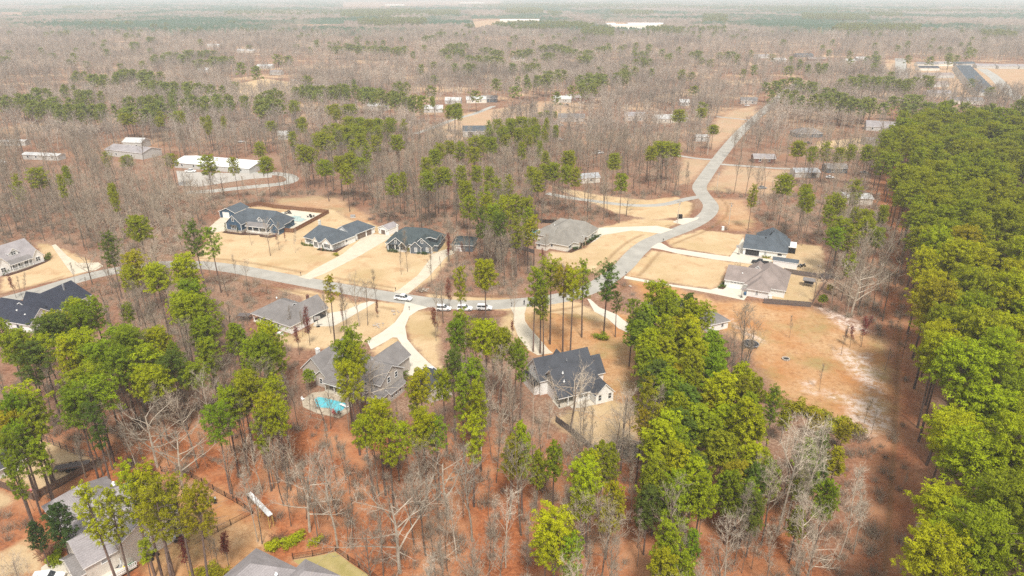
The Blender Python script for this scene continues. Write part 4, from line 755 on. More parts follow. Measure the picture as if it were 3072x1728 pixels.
# ------------------------------------------------------------------ vehicles
def loft(o, secs, mi=0):
    n = len(secs[0]); b = [p for s_ in secs for p in s_]; f = []
    for j in range(len(secs) - 1):
        for i in range(n): f.append((j * n + i, j * n + (i + 1) % n, (j + 1) * n + (i + 1) % n, (j + 1) * n + i))
    f.append(tuple(range(n - 1, -1, -1))); f.append(tuple((len(secs) - 1) * n + i for i in range(n))); o.add(b, f, mi)
def vehicle(kind, loc, rz, paint, label, cat, group=None, name=None):
    """x forward"""
    L, W = (5.8, 1.95) if kind == 'pickup' else (4.8, 1.9) if kind == 'suv' else (4.5, 1.8)
    r = thing(name or {'pickup': 'pickup_truck', 'suv': 'parked_suv', 'car': 'parked_car'}[kind], (*loc, .07), rz, label, cat, group)
    hb = 1.08 if kind != 'car' else .9; o = MB()
    def sec(x, w_, z0, z1): a = w_ / 2; return [(x, -a, z0), (x, a, z0), (x, a * 1.0, (z0 + z1) / 2), (x, a * .95, z1 - .08), (x, a * .86, z1), (x, -a * .86, z1), (x, -a * .95, z1 - .08), (x, -a, (z0 + z1) / 2)]
    if kind == 'pickup':
        loft(o, [sec(-L / 2, W * .94, .55, hb - .05), sec(-L / 2 + .1, W, .45, hb), sec(-.75, W, .38, hb), sec(.2, W, .38, hb), sec(1.3, W, .4, hb), sec(L / 2 - .5, W * .97, .42, hb - .06), sec(L / 2, W * .86, .5, hb - .22)])
    else:
        loft(o, [sec(-L / 2, W * .9, .5, hb - .1), sec(-L / 2 + .15, W, .4, hb), sec(0, W, .35, hb), sec(1.0, W, .35, hb), sec(L / 2 - .4, W * .95, .4, hb - .12), sec(L / 2, W * .82, .48, hb - .3)])
    o.build('body', M[paint], r)
    ht = 1.85 if kind == 'pickup' else 1.75 if kind == 'suv' else 1.45
    x0, x1 = (-.85, 1.35) if kind == 'pickup' else (-L / 2 + .15, 1.0) if kind == 'suv' else (-1.5, .9)
    g = MB(); c = MB(); a = W / 2
    def gs(x, w_, z0, z1): return [(x, -w_, z0), (x, w_, z0), (x, w_ * .98, z1), (x, -w_ * .98, z1)]
    t0, t1 = x0 + (.18 if kind != 'car' else .6), x1 - .75
    lo = [(x0, -a * .88, hb - .02), (x1, -a * .88, hb - .02), (x1, a * .88, hb - .02), (x0, a * .88, hb - .02)]; hi = [(t0, -a * .74, ht), (t1, -a * .74, ht), (t1, a * .74, ht), (t0, a * .74, ht)]
    g.add(lo + hi, [(0, 3, 2, 1), (4, 5, 6, 7), (0, 1, 5, 4), (1, 2, 6, 5), (2, 3, 7, 6), (3, 0, 4, 7)]); g.build('windows', M['glass'], r)
    c.box(t0 - .04, -a * .77, ht - .07, t1 + .06, a * .77, ht + .03); 
    for s_ in (-1, 1):
        for xx, tt in ((x0, t0), (x1, t1), ((x0 + x1) / 2 - .1, (t0 + t1) / 2)): c.bar((xx, s_ * a * .885, hb - .05), (tt, s_ * a * .75, ht - .02), .045, 4)
    c.build('roof', M[paint], r)
    if kind == 'pickup':
        b_ = MB(); b_.box(-L / 2 + .12, -a * .78, hb - .01, -.98, a * .78, hb + .012); b_.build('truck_bed', M['black'], r)
        b_ = MB()
        for y in (-a * .9, a * .9 - .12): b_.box(-L / 2 + .05, y, hb, -.9, y + .12, hb + .09)
        b_.box(-L / 2, -a * .85, hb, -L / 2 + .1, a * .85, hb + .09); b_.build('bed_rail', M[paint], r)
    wb = L * .31; rr = .4 if kind != 'car' else .33
    for x in (-wb, wb):
        for s_ in (-1, 1):
            wh = MB(); y = s_ * (a - .12); wh.bar((x, y - .13, rr - .03), (x, y + .13, rr - .03), rr, 14); q = wh.build('wheel', M['tyre'], r)
            hb_ = MB(); hb_.bar((x, y - .14 * s_, rr - .03), (x, y + .145 * s_, rr - .03), rr * .6, 10); hb_.build('rim', M['rim'], q)
    for s_ in (-1, 1):
        l = MB(); l.box(L / 2 - .12, s_ * a * .62 - .16, hb - .42, L / 2 - .02, s_ * a * .62 + .16, hb - .25); l.build('headlight', M['trim'], r)
        l = MB(); l.box(-L / 2 - .01, s_ * a * .8 - .08, hb - .4, -L / 2 + .08, s_ * a * .8 + .08, hb - .12); l.build('tail_light', M['red'], r)
    return r
def dirang(p, q): return math.atan2(q[1] - p[1], q[0] - p[0])
g = Q('2', 1965, 1095); rdir = dirang(P(1170, 893), P(1300, 908))
vehicle('pickup', g, rdir, 'carw', 'white crew-cab pickup driving along the road by the forked drive', 'truck')
for i, (x, y, lb) in enumerate([(745, 1065, 'white suv parked on the verge, behind the bare roadside trees, first of three'), (948, 1065, 'white suv parked on the verge, middle one of three'), (1138, 1060, 'white suv parked on the verge, last of three nearest the black suv')]):
    vehicle('suv', Q('3', x, y), rdir * .3 + .02, 'carw', lb, 'car', 'white cars parked on the verge')
vehicle('suv', Q('3', 1640, 1008), dirang(P(1700, 890), P(1600, 905)) + .0, 'carb', 'black suv parked on the road beside a standing person', 'car')
vehicle('pickup', Q('F', 810, 650), math.radians(-24 + 180), 'carb', 'black pickup truck parked beside the long white shed', 'truck')
vehicle('car', Q('5', 1920, 870), math.radians(-20), 'carw', 'white car parked on the forecourt beside the small garage', 'car')
vehicle('suv', Q('L', 480, 1500), math.radians(10), 'carw', 'white car at the very bottom edge beside the big beige house', 'car')
for s_, x, y, k, a, m_, lb in [('T1', 1440, 1300, 'pickup', 0, 'carw', 'white truck parked at the long white building'), ('T1', 1600, 1290, 'car', 0, 'carb', 'dark car at the middle of the long white building'), ('T1', 1820, 1075, 'car', .4, 'carw', 'white van in the red-floored woods'),
                               ('T2', 1945, 1160, 'pickup', .3, 'carw', 'white truck alone among bare trees beside the far lane'), ('T2', 1660, 1060, 'car', .1, 'carw', 'white covered boat among bare trees'), ('T3', 600, 1425, 'car', .2, 'carg', 'grey car near the pull-in by the far road'), ('T3', 1370, 1310, 'car', 0, 'carg', 'silver car behind the tall thin pines'),
                               ('T3', 485, 800, 'car', 0, 'carw', 'white car in front of a far house left of the road'), ('T3', 1110, 1345, 'car', 0, 'carw', 'white car beside the white garage'), ('T3', 950, 1085, 'car', 0, 'carb', 'dark car at the grey hip-roofed house'), ('T2', 1655, 950, 'car', .1, 'carw', 'white car at a screened grey house'), ('T2', 1655, 790, 'car', .1, 'carb', 'dark car on the red clearing'), ('T2', 1700, 795, 'car', .3, 'carb', 'second dark car on the red clearing'), ('T1', 20, 1230, 'car', .1, 'carw', 'white car at the far left edge under bare trees')]:
    vehicle(k, Q(s_, x, y), a, m_, lb, 'car')

# ------------------------------------------------------------------ person beside the black suv
def person(loc, rz, label):
    r = thing('person', (*loc, .045), rz, label, 'person')
    J = {'pel': (0, 0, .95), 'che': (0, 0, 1.32), 'nek': (0, 0, 1.5), 'hed': (0, .02, 1.66), 'hl': (.1, 0, .9), 'kl': (.12, .02, .5), 'al': (.12, 0, .09), 'tl': (.13, .14, .03), 'hr': (-.1, 0, .9), 'kr': (-.12, .03, .5), 'ar': (-.12, 0, .09), 'tr': (-.13, .14, .03),
         'sl': (.19, 0, 1.42), 'el': (.25, .02, 1.15), 'wl': (.22, .14, .95), 'fl': (.2, .2, .88), 'sr': (-.19, 0, 1.42), 'er': (-.26, 0, 1.14), 'wr': (-.25, .08, .9), 'fr': (-.24, .12, .82)}
    E_ = [('pel', 'che'), ('che', 'nek'), ('nek', 'hed'), ('pel', 'hl'), ('hl', 'kl'), ('kl', 'al'), ('al', 'tl'), ('pel', 'hr'), ('hr', 'kr'), ('kr', 'ar'), ('ar', 'tr'), ('che', 'sl'), ('sl', 'el'), ('el', 'wl'), ('wl', 'fl'), ('che', 'sr'), ('sr', 'er'), ('er', 'wr'), ('wr', 'fr')]
    rad = dict(pel=.15, che=.16, nek=.06, hed=.105, hl=.1, kl=.065, al=.05, tl=.035, hr=.1, kr=.065, ar=.05, tr=.035, sl=.07, el=.045, wl=.032, fl=.035, sr=.07, er=.045, wr=.032, fr=.035)
    ks = list(J); me_ = bpy.data.meshes.new('body'); me_.from_pydata([J[k] for k in ks], [(ks.index(a), ks.index(b)) for a, b in E_], [])
    o = bpy.data.objects.new('body', me_); C.objects.link(o); o.parent = r
    sm = o.modifiers.new('s', 'SKIN'); 
    for i, k in enumerate(ks): me_.skin_vertices[0].data[i].radius = (rad[k], rad[k])
    me_.skin_vertices[0].data[0].use_root = True
    ss = o.modifiers.new('ss', 'SUBSURF'); ss.levels = 1; ss.render_levels = 1; me_.materials.append(M['cloth'])
    hd = MB(); hd.lathe([(.02, 1.56), (.075, 1.6), (.09, 1.68), (.08, 1.75), (.02, 1.79)], (0, .03, 0), 10); hd.build('face', M['skin'], r, True)
    hr_ = MB(); hr_.lathe([(.1, 1.68), (.1, 1.74), (.07, 1.8), (.01, 1.82)], (0, -.005, 0), 10); hr_.build('hair', M['cloth'], r, True)
    return r
person(Q('3', 1522, 1015), .4, 'person in dark clothes standing on the road behind the black suv')

# ------------------------------------------------------------------ small things
def pole(s_, bx, by, h, label, arm=True):
    r = thing('utility_pole', Q(s_, bx, by), 0, label, 'utility pole'); o = MB(); o.bar((0, 0, 0), (0, 0, h), .17, 8, .11); o.build('pole', M['palepole'], r)
    if arm: o = MB(); o.box(-1.1, -.06, h - .7, 1.1, .06, h - .55); o.build('crossarm', M['fenceg'], r)
    o = MB(); o.bar((.3, 0, h - 1.9), (.3, 0, h - 1.1), .2, 8); o.build('transformer', M['galv'], r)
M['palepole'] = mat('pale_pole', (.50, .44, .36), .9, .1, 2)
pole('4', 748, 222, 10, 'pale wooden utility pole at the road bend, beside a dark cabinet'); pole('4', 1242, 243, 10, 'pale utility pole in the orange clearing right of the road bend'); pole('T3', 185, 1170, 10, 'utility pole beside the dark green tree on the far road'); pole('T2', 2195, 840, 10, 'utility pole in the far woods'); pole('T1', 1475, 545, 11, 'pale pole beside the dark far pines'); pole('T3', 258, 1425, 9, 'utility pole right of the far road'); pole('T3', 1715, 350, 22, 'tall thin mast in the hazy right woods', False)
def hoop(s_, x, y, rz, label):
    r = thing('basketball_hoop', Q(s_, x, y), rz, label, 'basketball hoop'); o = MB(); o.box(-.5, -.35, 0, .5, .35, .2); o.build('base', M['black'], r)
    o = MB(); o.bar((0, 0, .2), (0, 0, 2.6), .07, 6); o.bar((0, 0, 2.6), (0, -.8, 3.1), .06, 6); o.build('post', M['black'], r)
    o = MB(); o.box(-.9, -.87, 2.75, .9, -.82, 3.85); o.build('backboard', M['galv'], r)
    o = MB()
    for i in range(10): a, b = i * .628, (i + 1) * .628; o.bar((.23 * math.cos(a), -1.12 + .23 * math.sin(a), 3.05), (.23 * math.cos(b), -1.12 + .23 * math.sin(b), 3.05), .02, 4)
    o.build('ring', M['red'], r)
hoop('F', 485, 1230, .4, 'basketball hoop on the pad of the taupe-roofed house'); hoop('F', 435, 480, -.6, 'basketball hoop on the pad of the slate-roofed house'); hoop('5', 820, 420, .3, 'basketball hoop at the pad of the house with black garage door')
def wheelie(s_, x, y, m_, lb):
    r = thing('wheelie_bin', Q(s_, x, y), .3, lb, 'bin'); o = MB(); loft(o, [[(-.25, -.3, .08), (.25, -.3, .08), (.25, .3, .08), (-.25, .3, .08)], [(-.32, -.37, 1.0), (.32, -.37, 1.0), (.32, .37, 1.0), (-.32, .37, 1.0)]]); o.build('body', M[m_], r)
    o = MB(); o.box(-.35, -.4, 1.0, .35, .4, 1.08); o.build('lid', M[m_], r)
wheelie('F', 548, 1195, 'binblue', 'blue bin against the wall of the taupe-roofed house'); wheelie('F', 575, 1110, 'black', 'black bin beside the blue one at the taupe-roofed house'); wheelie('B', 1105, 365, 'black', 'black bin between the garage doors of the white ranch house')
# trampoline
r = thing('trampoline', Q('4', 1452, 1408), 0, 'round black trampoline in the clearing right of the pine grove', 'trampoline'); o = MB()
for i in range(24): a, b = i * math.pi / 12, (i + 1) * math.pi / 12; o.bar((2.2 * math.cos(a), 2.2 * math.sin(a), .75), (2.2 * math.cos(b), 2.2 * math.sin(b), .75), .09, 5)
o.build('rim', M['galv'], r); o = MB(); o.lathe([(2.1, .72), (2.1, .74)], n=24); o.build('mat', M['black'], r)
for i in range(6): a = i * math.pi / 3; o = MB(); o.bar((2.2 * math.cos(a), 2.2 * math.sin(a), 0), (2.2 * math.cos(a), 2.2 * math.sin(a), .75), .04, 5); o.build('leg', M['galv'], r)
# playset
r = thing('playset', Q('F', 1650, 1030), -.45, 'small roofed wooden playset in the fenced yard', 'playset')
for x in (-1.4, 1.4):
    for y in (-1, 1): o = MB(); o.box(x - .08, y - .08, 0, x + .08, y + .08, 2.4); o.build('post', M['fenceg'], r)
o = MB(); o.box(-1.5, -1.1, 1.1, 1.5, 1.1, 1.2); o.build('platform', M['fenceg'], r)
v, f, m = roof_mesh((-1.6, -1.2, 1.6, 1.2), 2.4, 3.0, 'u', (0, 0), .2); o = MB(); o.v = v; o.f = [list(x) for x in f]; o.m = m; o.build('roof', [M['roof_grey'], M['fenceg']], r)
o = MB(); o.bar((1.5, 0, 2.3), (4.4, 0, 2.3), .07, 5); o.bar((4.4, 0, 2.3), (4.6, 1, 0), .06, 5); o.bar((4.4, 0, 2.3), (4.6, -1, 0), .06, 5); o.build('swing_beam', M['fenceg'], r)
# raised white-topped platform in the woods
a = Q('K', 470, 645, 3.2); b_ = Q('K', 680, 860, 3.2); L = math.hypot(b_[0] - a[0], b_[1] - a[1])
r = thing('raised_platform', (a[0], a[1], 0), dirang(a, b_), 'long white-topped platform on yellow posts between bare trees', 'platform')
o = MB(); o.box(0, -.45, 3.05, L, .45, 3.2); o.build('deck', M['metal'], r); o = MB(); o.box(0, -.5, 2.2, .8, .5, 3.04); o.build('end_box', M['black'], r)
for x in (L * .5, L - .3):
    for y in (-.4, .4): o = MB(); o.box(x - .06, y - .06, 0, x + .06, y + .06, 3.04); o.build('post', M['yellow'], r)
    o = MB(); o.bar((x, -.4, .3), (x, .4, 2.8), .04, 4); o.build('brace', M['yellow'], r)
# utility trailer
r = thing('utility_trailer', Q('L', 700, 410), math.radians(18), 'long rusty flat utility trailer in the fenced left yard', 'trailer')
o = MB(); o.box(-3.2, -1.1, .6, 3.2, 1.1, .72); 
for k in range(15): o.box(-3.2 + k * .43, -1.1, .72, -2.85 + k * .43, 1.1, .76)
o.build('deck', M['fenceg'], r); o = MB()
for y in (-1.12, 1.06): o.box(-3.2, y, .9, 3.2, y + .06, 1.0); [o.box(-3.2 + k * 1.28, y, .7, -3.14 + k * 1.28, y + .06, .95) for k in range(6)]
for k in range(8): o.box(-3.3, -1.1 + k * .3, .7, -3.25, -1.06 + k * .3, 2.0)
o.box(-3.3, -1.1, 1.95, -3.24, 1.1, 2.03); o.build('side_rail', M['rust'], r); o = MB(); o.bar((3.2, .8, .6), (4.6, 0, .6), .06, 5); o.bar((3.2, -.8, .6), (4.6, 0, .6), .06, 5); o.build('drawbar', M['rust'], r)
for x in (-.5, .5):
    for y in (-1.25, 1.25): o = MB(); o.bar((x, y - .12, .38), (x, y + .12, .38), .38, 12); o.build('wheel', M['tyre'], r)
# tractor mower
r = thing('lawn_tractor', Q('L', 1240, 1390), .9, 'small green lawn tractor with yellow hood by the beige house deck', 'lawn tractor')
o = MB(); loft(o, [[(.2, -.3, .45), (.2, .3, .45), (.2, .28, .95), (.2, -.28, .95)], [(1.2, -.26, .45), (1.2, .26, .45), (1.2, .22, .85), (1.2, -.22, .85)]]); o.build('hood', M['green'], r); o = MB(); o.box(-.5, -.5, .45, .2, .5, .6); o.box(-.6, -.55, .6, -.1, -.35, .75); o.box(-.6, .35, .6, -.1, .55, .75); o.build('body', M['green'], r)
o = MB(); o.box(-.5, -.25, .6, 0, .25, .75); o.box(-.55, -.25, .7, -.42, .25, 1.15); o.build('seat', M['yel'], r); o = MB(); o.box(-.3, -.7, .15, .7, .7, .32); o.build('mower_deck', M['green'], r)
for x, rr in ((-.35, .42), (.95, .28)):
    for y in (-.45, .45): o = MB(); o.bar((x, y - .12, rr), (x, y + .12, rr), rr, 12); q = o.build('wheel', M['tyre'], r); o = MB(); o.bar((x, y - .13, rr), (x, y + .13, rr), rr * .5, 8); o.build('rim', M['yel'], q)
# covered machines / bikes / grills, all drawn with one quad bike shape
def yard_equipment(s_, x, y, rz, lb):
    r = thing('yard_equipment', Q(s_, x, y), rz, lb, 'yard equipment'); o = MB(); loft(o, [[(-.7, -.2, .6), (-.7, .2, .6), (-.7, .2, .85), (-.7, -.2, .85)], [(0, -.25, .5), (0, .25, .5), (0, .22, .85), (0, -.22, .85)], [(.7, -.2, .55), (.7, .2, .55), (.7, .15, .95), (.7, -.15, .95)]]); o.build('body', M['black'], r)
    o = MB(); o.bar((.45, -.4, 1.15), (.45, .4, 1.15), .03, 5); o.bar((.6, 0, .9), (.45, 0, 1.15), .04, 5); o.build('handlebar', M['black'], r); o = MB(); o.box(-.9, -.4, .85, -.5, .4, .9); o.box(.5, -.35, .95, .9, .35, 1.0); o.build('rack', M['galv'], r)
    for a_ in (-.6, .6):
        for b in (-.5, .5): o = MB(); o.bar((a_, b - .13, .3), (a_, b + .13, .3), .3, 10); o.build('wheel', M['tyre'], r)
yard_equipment('L', 2045, 745, .5, 'black yard equipment standing alone in the leafy yard'); yard_equipment('L', 1480, 1270, 1.2, 'black yard equipment beside the wall of the beige house'); yard_equipment('L', 1740, 1100, .3, 'black yard equipment at the corner of the beige house'); yard_equipment('L', 1130, 1400, .2, 'dark yard equipment left of the lawn tractor'); yard_equipment('F', 1500, 700, 1, 'black yard equipment at the end of the long shed'); yard_equipment('F', 1555, 690, .2, 'second black piece of yard equipment right of the long shed')
def planter(s_, x, y, m_, lb):
    r = thing('tub', Q(s_, x, y), 0, lb, 'tub'); o = MB(); o.lathe([(.3, .0), (.4, .5), (.42, .52), (.36, .52), (.34, .4)], n=12); o.build('shell', M[m_], r)
planter('L', 290, 640, 'pink', 'pink plastic tub against the brown fence'); planter('L', 268, 385, 'galv', 'round grey tub at the corner of the left-edge house')
def lounger(s_, x, y, rz, lb, grp):
    r = thing('pool_lounger', Q(s_, x, y), rz, lb, 'lounger', grp); r.location.z = .13; o = MB(); o.box(-1, -.32, .25, .3, .32, .35); o.add([(.3, -.32, .25), (.3, .32, .25), (.95, .32, .7), (.95, -.32, .7), (.3, -.32, .35), (.3, .32, .35), (.92, .32, .8), (.92, -.32, .8)], [(0, 1, 2, 3), (4, 7, 6, 5), (0, 3, 7, 4), (1, 5, 6, 2), (2, 6, 7, 3), (0, 4, 5, 1)]); o.build('cushion', M['black'], r)
    for a_ in (-.9, .6):
        for b in (-.28, .28): o = MB(); o.box(a_ - .03, b - .03, 0, a_ + .03, b + .03, .25); o.build('leg', M['galv'], r)
for x, y, a_, lb in [(1575, 340, .8, 'dark lounger at the back left of the pale green pool'), (1640, 340, 2.2, 'dark lounger beside another behind the pale green pool'), (1575, 375, .3, 'dark lounger nearer the pale green pool, left one'), (1640, 372, 2.8, 'dark lounger nearer the pale green pool, right one'), (2050, 545, .6, 'dark lounger by the corner of the pale pool deck')]: lounger('A', x, y, a_, lb, 'loungers by the pale green pool')
r = thing('round_table', Q('A', 2092, 440), 0, 'dark round patio table with curved seats on the white pool deck', 'patio table'); r.location.z = .13; o = MB(); o.lathe([(.1, 0), (.1, .6), (.7, .62), (.7, .68)], n=14); o.build('tabletop', M['black'], r)
for k in range(4):
    a_ = k * 1.57 + .4; o = MB(); o.rbox((1.2 * math.cos(a_), 1.2 * math.sin(a_), .3), .6, .9, .15, a_); o.rbox((1.5 * math.cos(a_), 1.5 * math.sin(a_), .3), .12, 1.0, .55, a_); o.build('seat', M['black'], r)
def chairs(s_, x, y, m_, lb):
    r = thing('patio_chair', Q(s_, x, y), random.random() * 3, lb, 'chair'); r.location.z = .13; o = MB(); o.box(-.3, -.3, .4, .3, .3, .5); o.box(-.3, .24, .5, .3, .32, 1.0); o.build('seat', M[m_], r)
    for a_ in (-.27, .27):
        for b in (-.27, .27): o = MB(); o.box(a_ - .03, b - .03, 0, a_ + .03, b + .03, .4); o.build('leg', M[m_], r)
random.seed(4)
chairs('D', 715, 1165, 'black', 'black chair at the lower end of the turquoise pool deck'); chairs('D', 640, 1160, 'red', 'red chair beside the black one by the turquoise pool'); chairs('D', 150, 940, 'trim', 'white chair at the left of the turquoise pool'); chairs('D', 620, 1135, 'pink', 'pinkish chair nearest the turquoise pool water')
r = thing('diving_board', Q('D', 800, 1050), math.radians(-35), 'short white slide board at the deep end of the turquoise pool', 'pool slide'); r.location.z = .13; o = MB(); o.box(-1.6, -.3, .45, 1.0, .3, .52); o.build('board', M['trim'], r); o = MB(); o.box(.2, -.25, 0, .9, .25, .45); o.build('base', M['galv'], r)
# cage trailer by the grey-roofed house
r = thing('pet_kennel', Q('5', 112, 352), -.1, 'dark wire kennel left of the grey-roofed house', 'kennel'); o = MB()
for x in (-1.8, -.6, .6, 1.8):
    for y in (-1.1, 1.1): o.box(x - .05, y - .05, 0, x + .05, y + .05, 1.7)
for y in (-1.1, 1.1):
    for z in (.2, .9, 1.65): o.box(-1.8, y - .03, z, 1.8, y + .03, z + .06)
    for k in range(18): o.box(-1.8 + .2 * k, y - .01, .2, -1.78 + .2 * k, y + .01, 1.65)
for x in (-1.8, 1.8):
    for k in range(11): o.box(x - .01, -1.1 + .2 * k, .2, x + .01, -1.08 + .2 * k, 1.65)
o.build('cage', M['fenceg'], r); o = MB(); o.box(-1.9, -1.2, 1.7, 1.9, 1.2, 1.76); o.build('roof', M['fenceg'], r)
def cabinet(s_, x, y, m_, sx, sy, sz, lb, nm='utility_cabinet'):
    r = thing(nm, Q(s_, x, y), 0, lb, 'cabinet'); o = MB(); o.box(-sx / 2, -sy / 2, .1, sx / 2, sy / 2, sz); o.build('body', M[m_], r); o = MB(); o.box(-sx / 2 - .06, -sy / 2 - .06, sz, sx / 2 + .06, sy / 2 + .06, sz + .08); o.build('lid', M[m_], r); o = MB(); o.box(-sx / 2 - .2, -sy / 2 - .2, 0, sx / 2 + .2, sy / 2 + .2, .1); o.build('base', M['concrete'], r)
cabinet('4', 770, 180, 'black', 2.0, 1.2, 1.8, 'dark cabinet beside the utility pole at the pull-in'); cabinet('4', 1185, 290, 'trim', .9, .9, 1.4, 'small white cabinet on the verge right of the road bend'); cabinet('F', 985, 1240, 'trim', .9, .8, .8, 'white air conditioner unit behind the grey plank fence', 'air_conditioner'); cabinet('2', 1478, 298, 'galv', 2, 1, 1.1, 'pale box behind the white ranch house', 'storage_box'); cabinet('5', 455, 492, 'trim', 1.6, .8, .6, 'small white bench-like box below the grey-roofed house', 'storage_box')
def logpile(s_, x, y, n, lb, m_='fence', rad=2.2, seed=1):
    rr = random.Random(seed); r = thing('brush_pile', Q(s_, x, y), 0, lb, 'brush pile')
    o = MB()
    for k in range(n):
        a_ = rr.random() * 3.14; c = (rr.gauss(0, rad * .35), rr.gauss(0, rad * .35)); l = rr.uniform(.5, 1.3) * rad * .7; z = rr.uniform(.05, .9)
        o.bar((c[0] - l * math.cos(a_), c[1] - l * math.sin(a_), z * rr.random()), (c[0] + l * math.cos(a_), c[1] + l * math.sin(a_), z), rr.uniform(.03, .09), 4, .02)
    q = o.build('branches', M[m_], r); tag(q, kind='stuff')
logpile('2', 1810, 275, 110, 'dark brush pile in the leaf litter behind the small white shed', 'fence', 3.5); logpile('2', 1660, 318, 40, 'small brush pile behind the white ranch house', 'fence', 1.8, 2); logpile('K', 755, 1110, 60, 'brown brush pile above the taupe roof', 'rust', 2, 3)
logpile('6', 1560, 1280, 160, 'tangle of fallen grey branches on the broken fence below the farmhouse', 'palebark', 5, 4); logpile('6', 2060, 1000, 60, 'fallen pale branches inside the pine grove edge', 'palebark', 4, 5)
logpile('L', 500, 1215, 90, 'heap of pruned dark branches beside the beige house', 'rust', 2.2, 6); logpile('F', 2000, 860, 90, 'grey fallen limbs over the end of the shed fence', 'fenceg', 4, 7)
def rocks(s_, x, y, n, rad, lb, seed=2):
    rr = random.Random(seed); r = thing('rock_heap', Q(s_, x, y), 0, lb, 'rocks')
    for k in range(n):
        o = MB(); z = rr.uniform(.15, .45); c = (rr.gauss(0, rad * .5), rr.gauss(0, rad * .4)); vs = []
        o.lathe([(z * .7, 0), (z, z * .5), (z * .75, z * .95), (z * .1, z * 1.1)], (*c, 0), 7)
        o.v = [(p[0] + rr.uniform(-.07, .07), p[1] + rr.uniform(-.07, .07), p[2]) for p in o.v]; o.build('stone', M['stone'], r)
rocks('2', 2140, 1000, 18, 2.2, 'heap of pale stones by the drive mouth of the dark grey house'); rocks('5', 1390, 400, 14, 2.5, 'scattered pale stones under bare trees by the forked drive', 3); rocks('5', 1560, 275, 8, 2, 'pale stones lining the drain by the forked drive', 4); rocks('F', 1860, 690, 6, .9, 'small white stone pile behind the long shed', 5); rocks('4', 290, 835, 3, .8, 'white stones on the lawn left of the pine grove', 6)
def fire_ring(s_, x, y, lb):
    r = thing('fire_ring', Q(s_, x, y), 0, lb, 'fire pit'); 
    for k in range(12): a_ = k * math.pi / 6; o = MB(); o.rbox((.9 * math.cos(a_), .9 * math.sin(a_), 0), .3, .42, .35, a_); o.build('stone', M['stone'], r)
    o = MB(); o.lathe([(.75, .02), (.7, .1)], n=12); o.build('ash', M['black'], r)
fire_ring('M', 682, 1330, 'small round fire ring in the orange clearing'); fire_ring('B', 1200, 95, 'pale fire ring behind the small white shed')
for s_, x, y, lb in [('2', 975, 862, 'mailbox at the mouth of the long straight drive'), ('2', 1890, 1012, 'mailbox at the mouth of the dark grey house drive'), ('5', 1700, 262, 'mailbox at the mouth of the forked drive'), ('4', 610, 405, 'mailbox at the slate-roofed house drive'), ('4', 250, 728, 'mailbox at the taupe-roofed house drive'), ('3', 1400, 1030, 'mailbox at the curved drive to the farmhouse')]:
    r = thing('mailbox', Q(s_, x, y), .2, lb, 'mailbox'); o = MB(); o.box(-.06, -.06, 0, .06, .06, 1.05); o.build('post', M['fenceg'], r); o = MB(); o.box(-.13, -.3, 1.05, .13, .3, 1.3); o.build('box', M['black'], r)
# mulch beds and shrubs
SH = []
def bed(s_, pts, lb): o = MB(); o.extrude(QP(s_, pts), -.05, .12); tag(o.build('mulch_bed', M['mulch']), lb, kind='structure')
bed('A', [(190, 770), (250, 740), (590, 790), (780, 720), (820, 760), (1180, 840), (1330, 810), (1340, 860), (1200, 890), (1000, 860), (980, 820), (900, 830), (600, 825), (330, 795)], 'dark mulch bed before the navy house')
bed('B', [(320, 590), (360, 560), (590, 600), (830, 480), (840, 500), (640, 630), (560, 620), (400, 605)], 'dark mulch bed round the white ranch house'); bed('H', [(1260, 1070), (1480, 970), (1620, 900), (1710, 960), (1420, 1090)], 'mulch bed before the cream house'); bed('H', [(1650, 820), (1880, 760), (2100, 620), (2180, 640), (1960, 820), (1850, 890), (1700, 880)], 'mulch bed by the cream house drive')
bed('F', [(75, 1080), (180, 950), (215, 1060), (170, 1095)], 'mulch island beside the taupe house drive'); bed('C', [(20, 600), (160, 555), (620, 390), (710, 370), (640, 410), (400, 510), (120, 600)], 'mulch bed before the dormer house')

# ------------------------------------------------------------------ tree shapes (shared meshes)
def np_mesh(name, tris, mats, mi=None, smooth=False):
    """tris: (n,3,3) array"""
    n = len(tris); me = bpy.data.meshes.new(name); me.vertices.add(n * 3); me.vertices.foreach_set('co', tris.reshape(-1).astype(np.float32))
    me.loops.add(n * 3); me.loops.foreach_set('vertex_index', np.arange(n * 3, dtype=np.int32)); me.polygons.add(n)
    me.polygons.foreach_set('loop_start', np.arange(0, n * 3, 3, dtype=np.int32)); me.polygons.foreach_set('loop_total', np.full(n, 3, np.int32))
    if mi is not None: me.polygons.foreach_set('material_index', mi.astype(np.int32))
    me.update(calc_edges=True)
    for m in mats: me.materials.append(m)
    return me
def perp(d):
    a = np.where(np.abs(d[:, 2:3]) < .9, np.array([[0, 0, 1.]]), np.array([[1., 0, 0]])); u = np.cross(d, a); u /= np.linalg.norm(u, axis=1, keepdims=True) + 1e-9
    return u, np.cross(d, u)
def tubes(p0, p1, r0, r1, n=3):
    p0, p1 = np.asarray(p0, float), np.asarray(p1, float); r0, r1 = np.asarray(r0, float), np.asarray(r1, float)
    d = p1 - p0; d /= np.linalg.norm(d, axis=1, keepdims=True) + 1e-9; u, v = perp(d); T = []
    for i in range(n):
        a, b = 2 * math.pi * i / n, 2 * math.pi * (i + 1) / n
        A = u * math.cos(a) + v * math.sin(a); B = u * math.cos(b) + v * math.sin(b)
        q0, q1, q2, q3 = p0 + A * r0[:, None], p0 + B * r0[:, None], p1 + B * r1[:, None], p1 + A * r1[:, None]
        T += [np.stack([q0, q1, q2], 1), np.stack([q0, q2, q3], 1)]
    return np.concatenate(T)
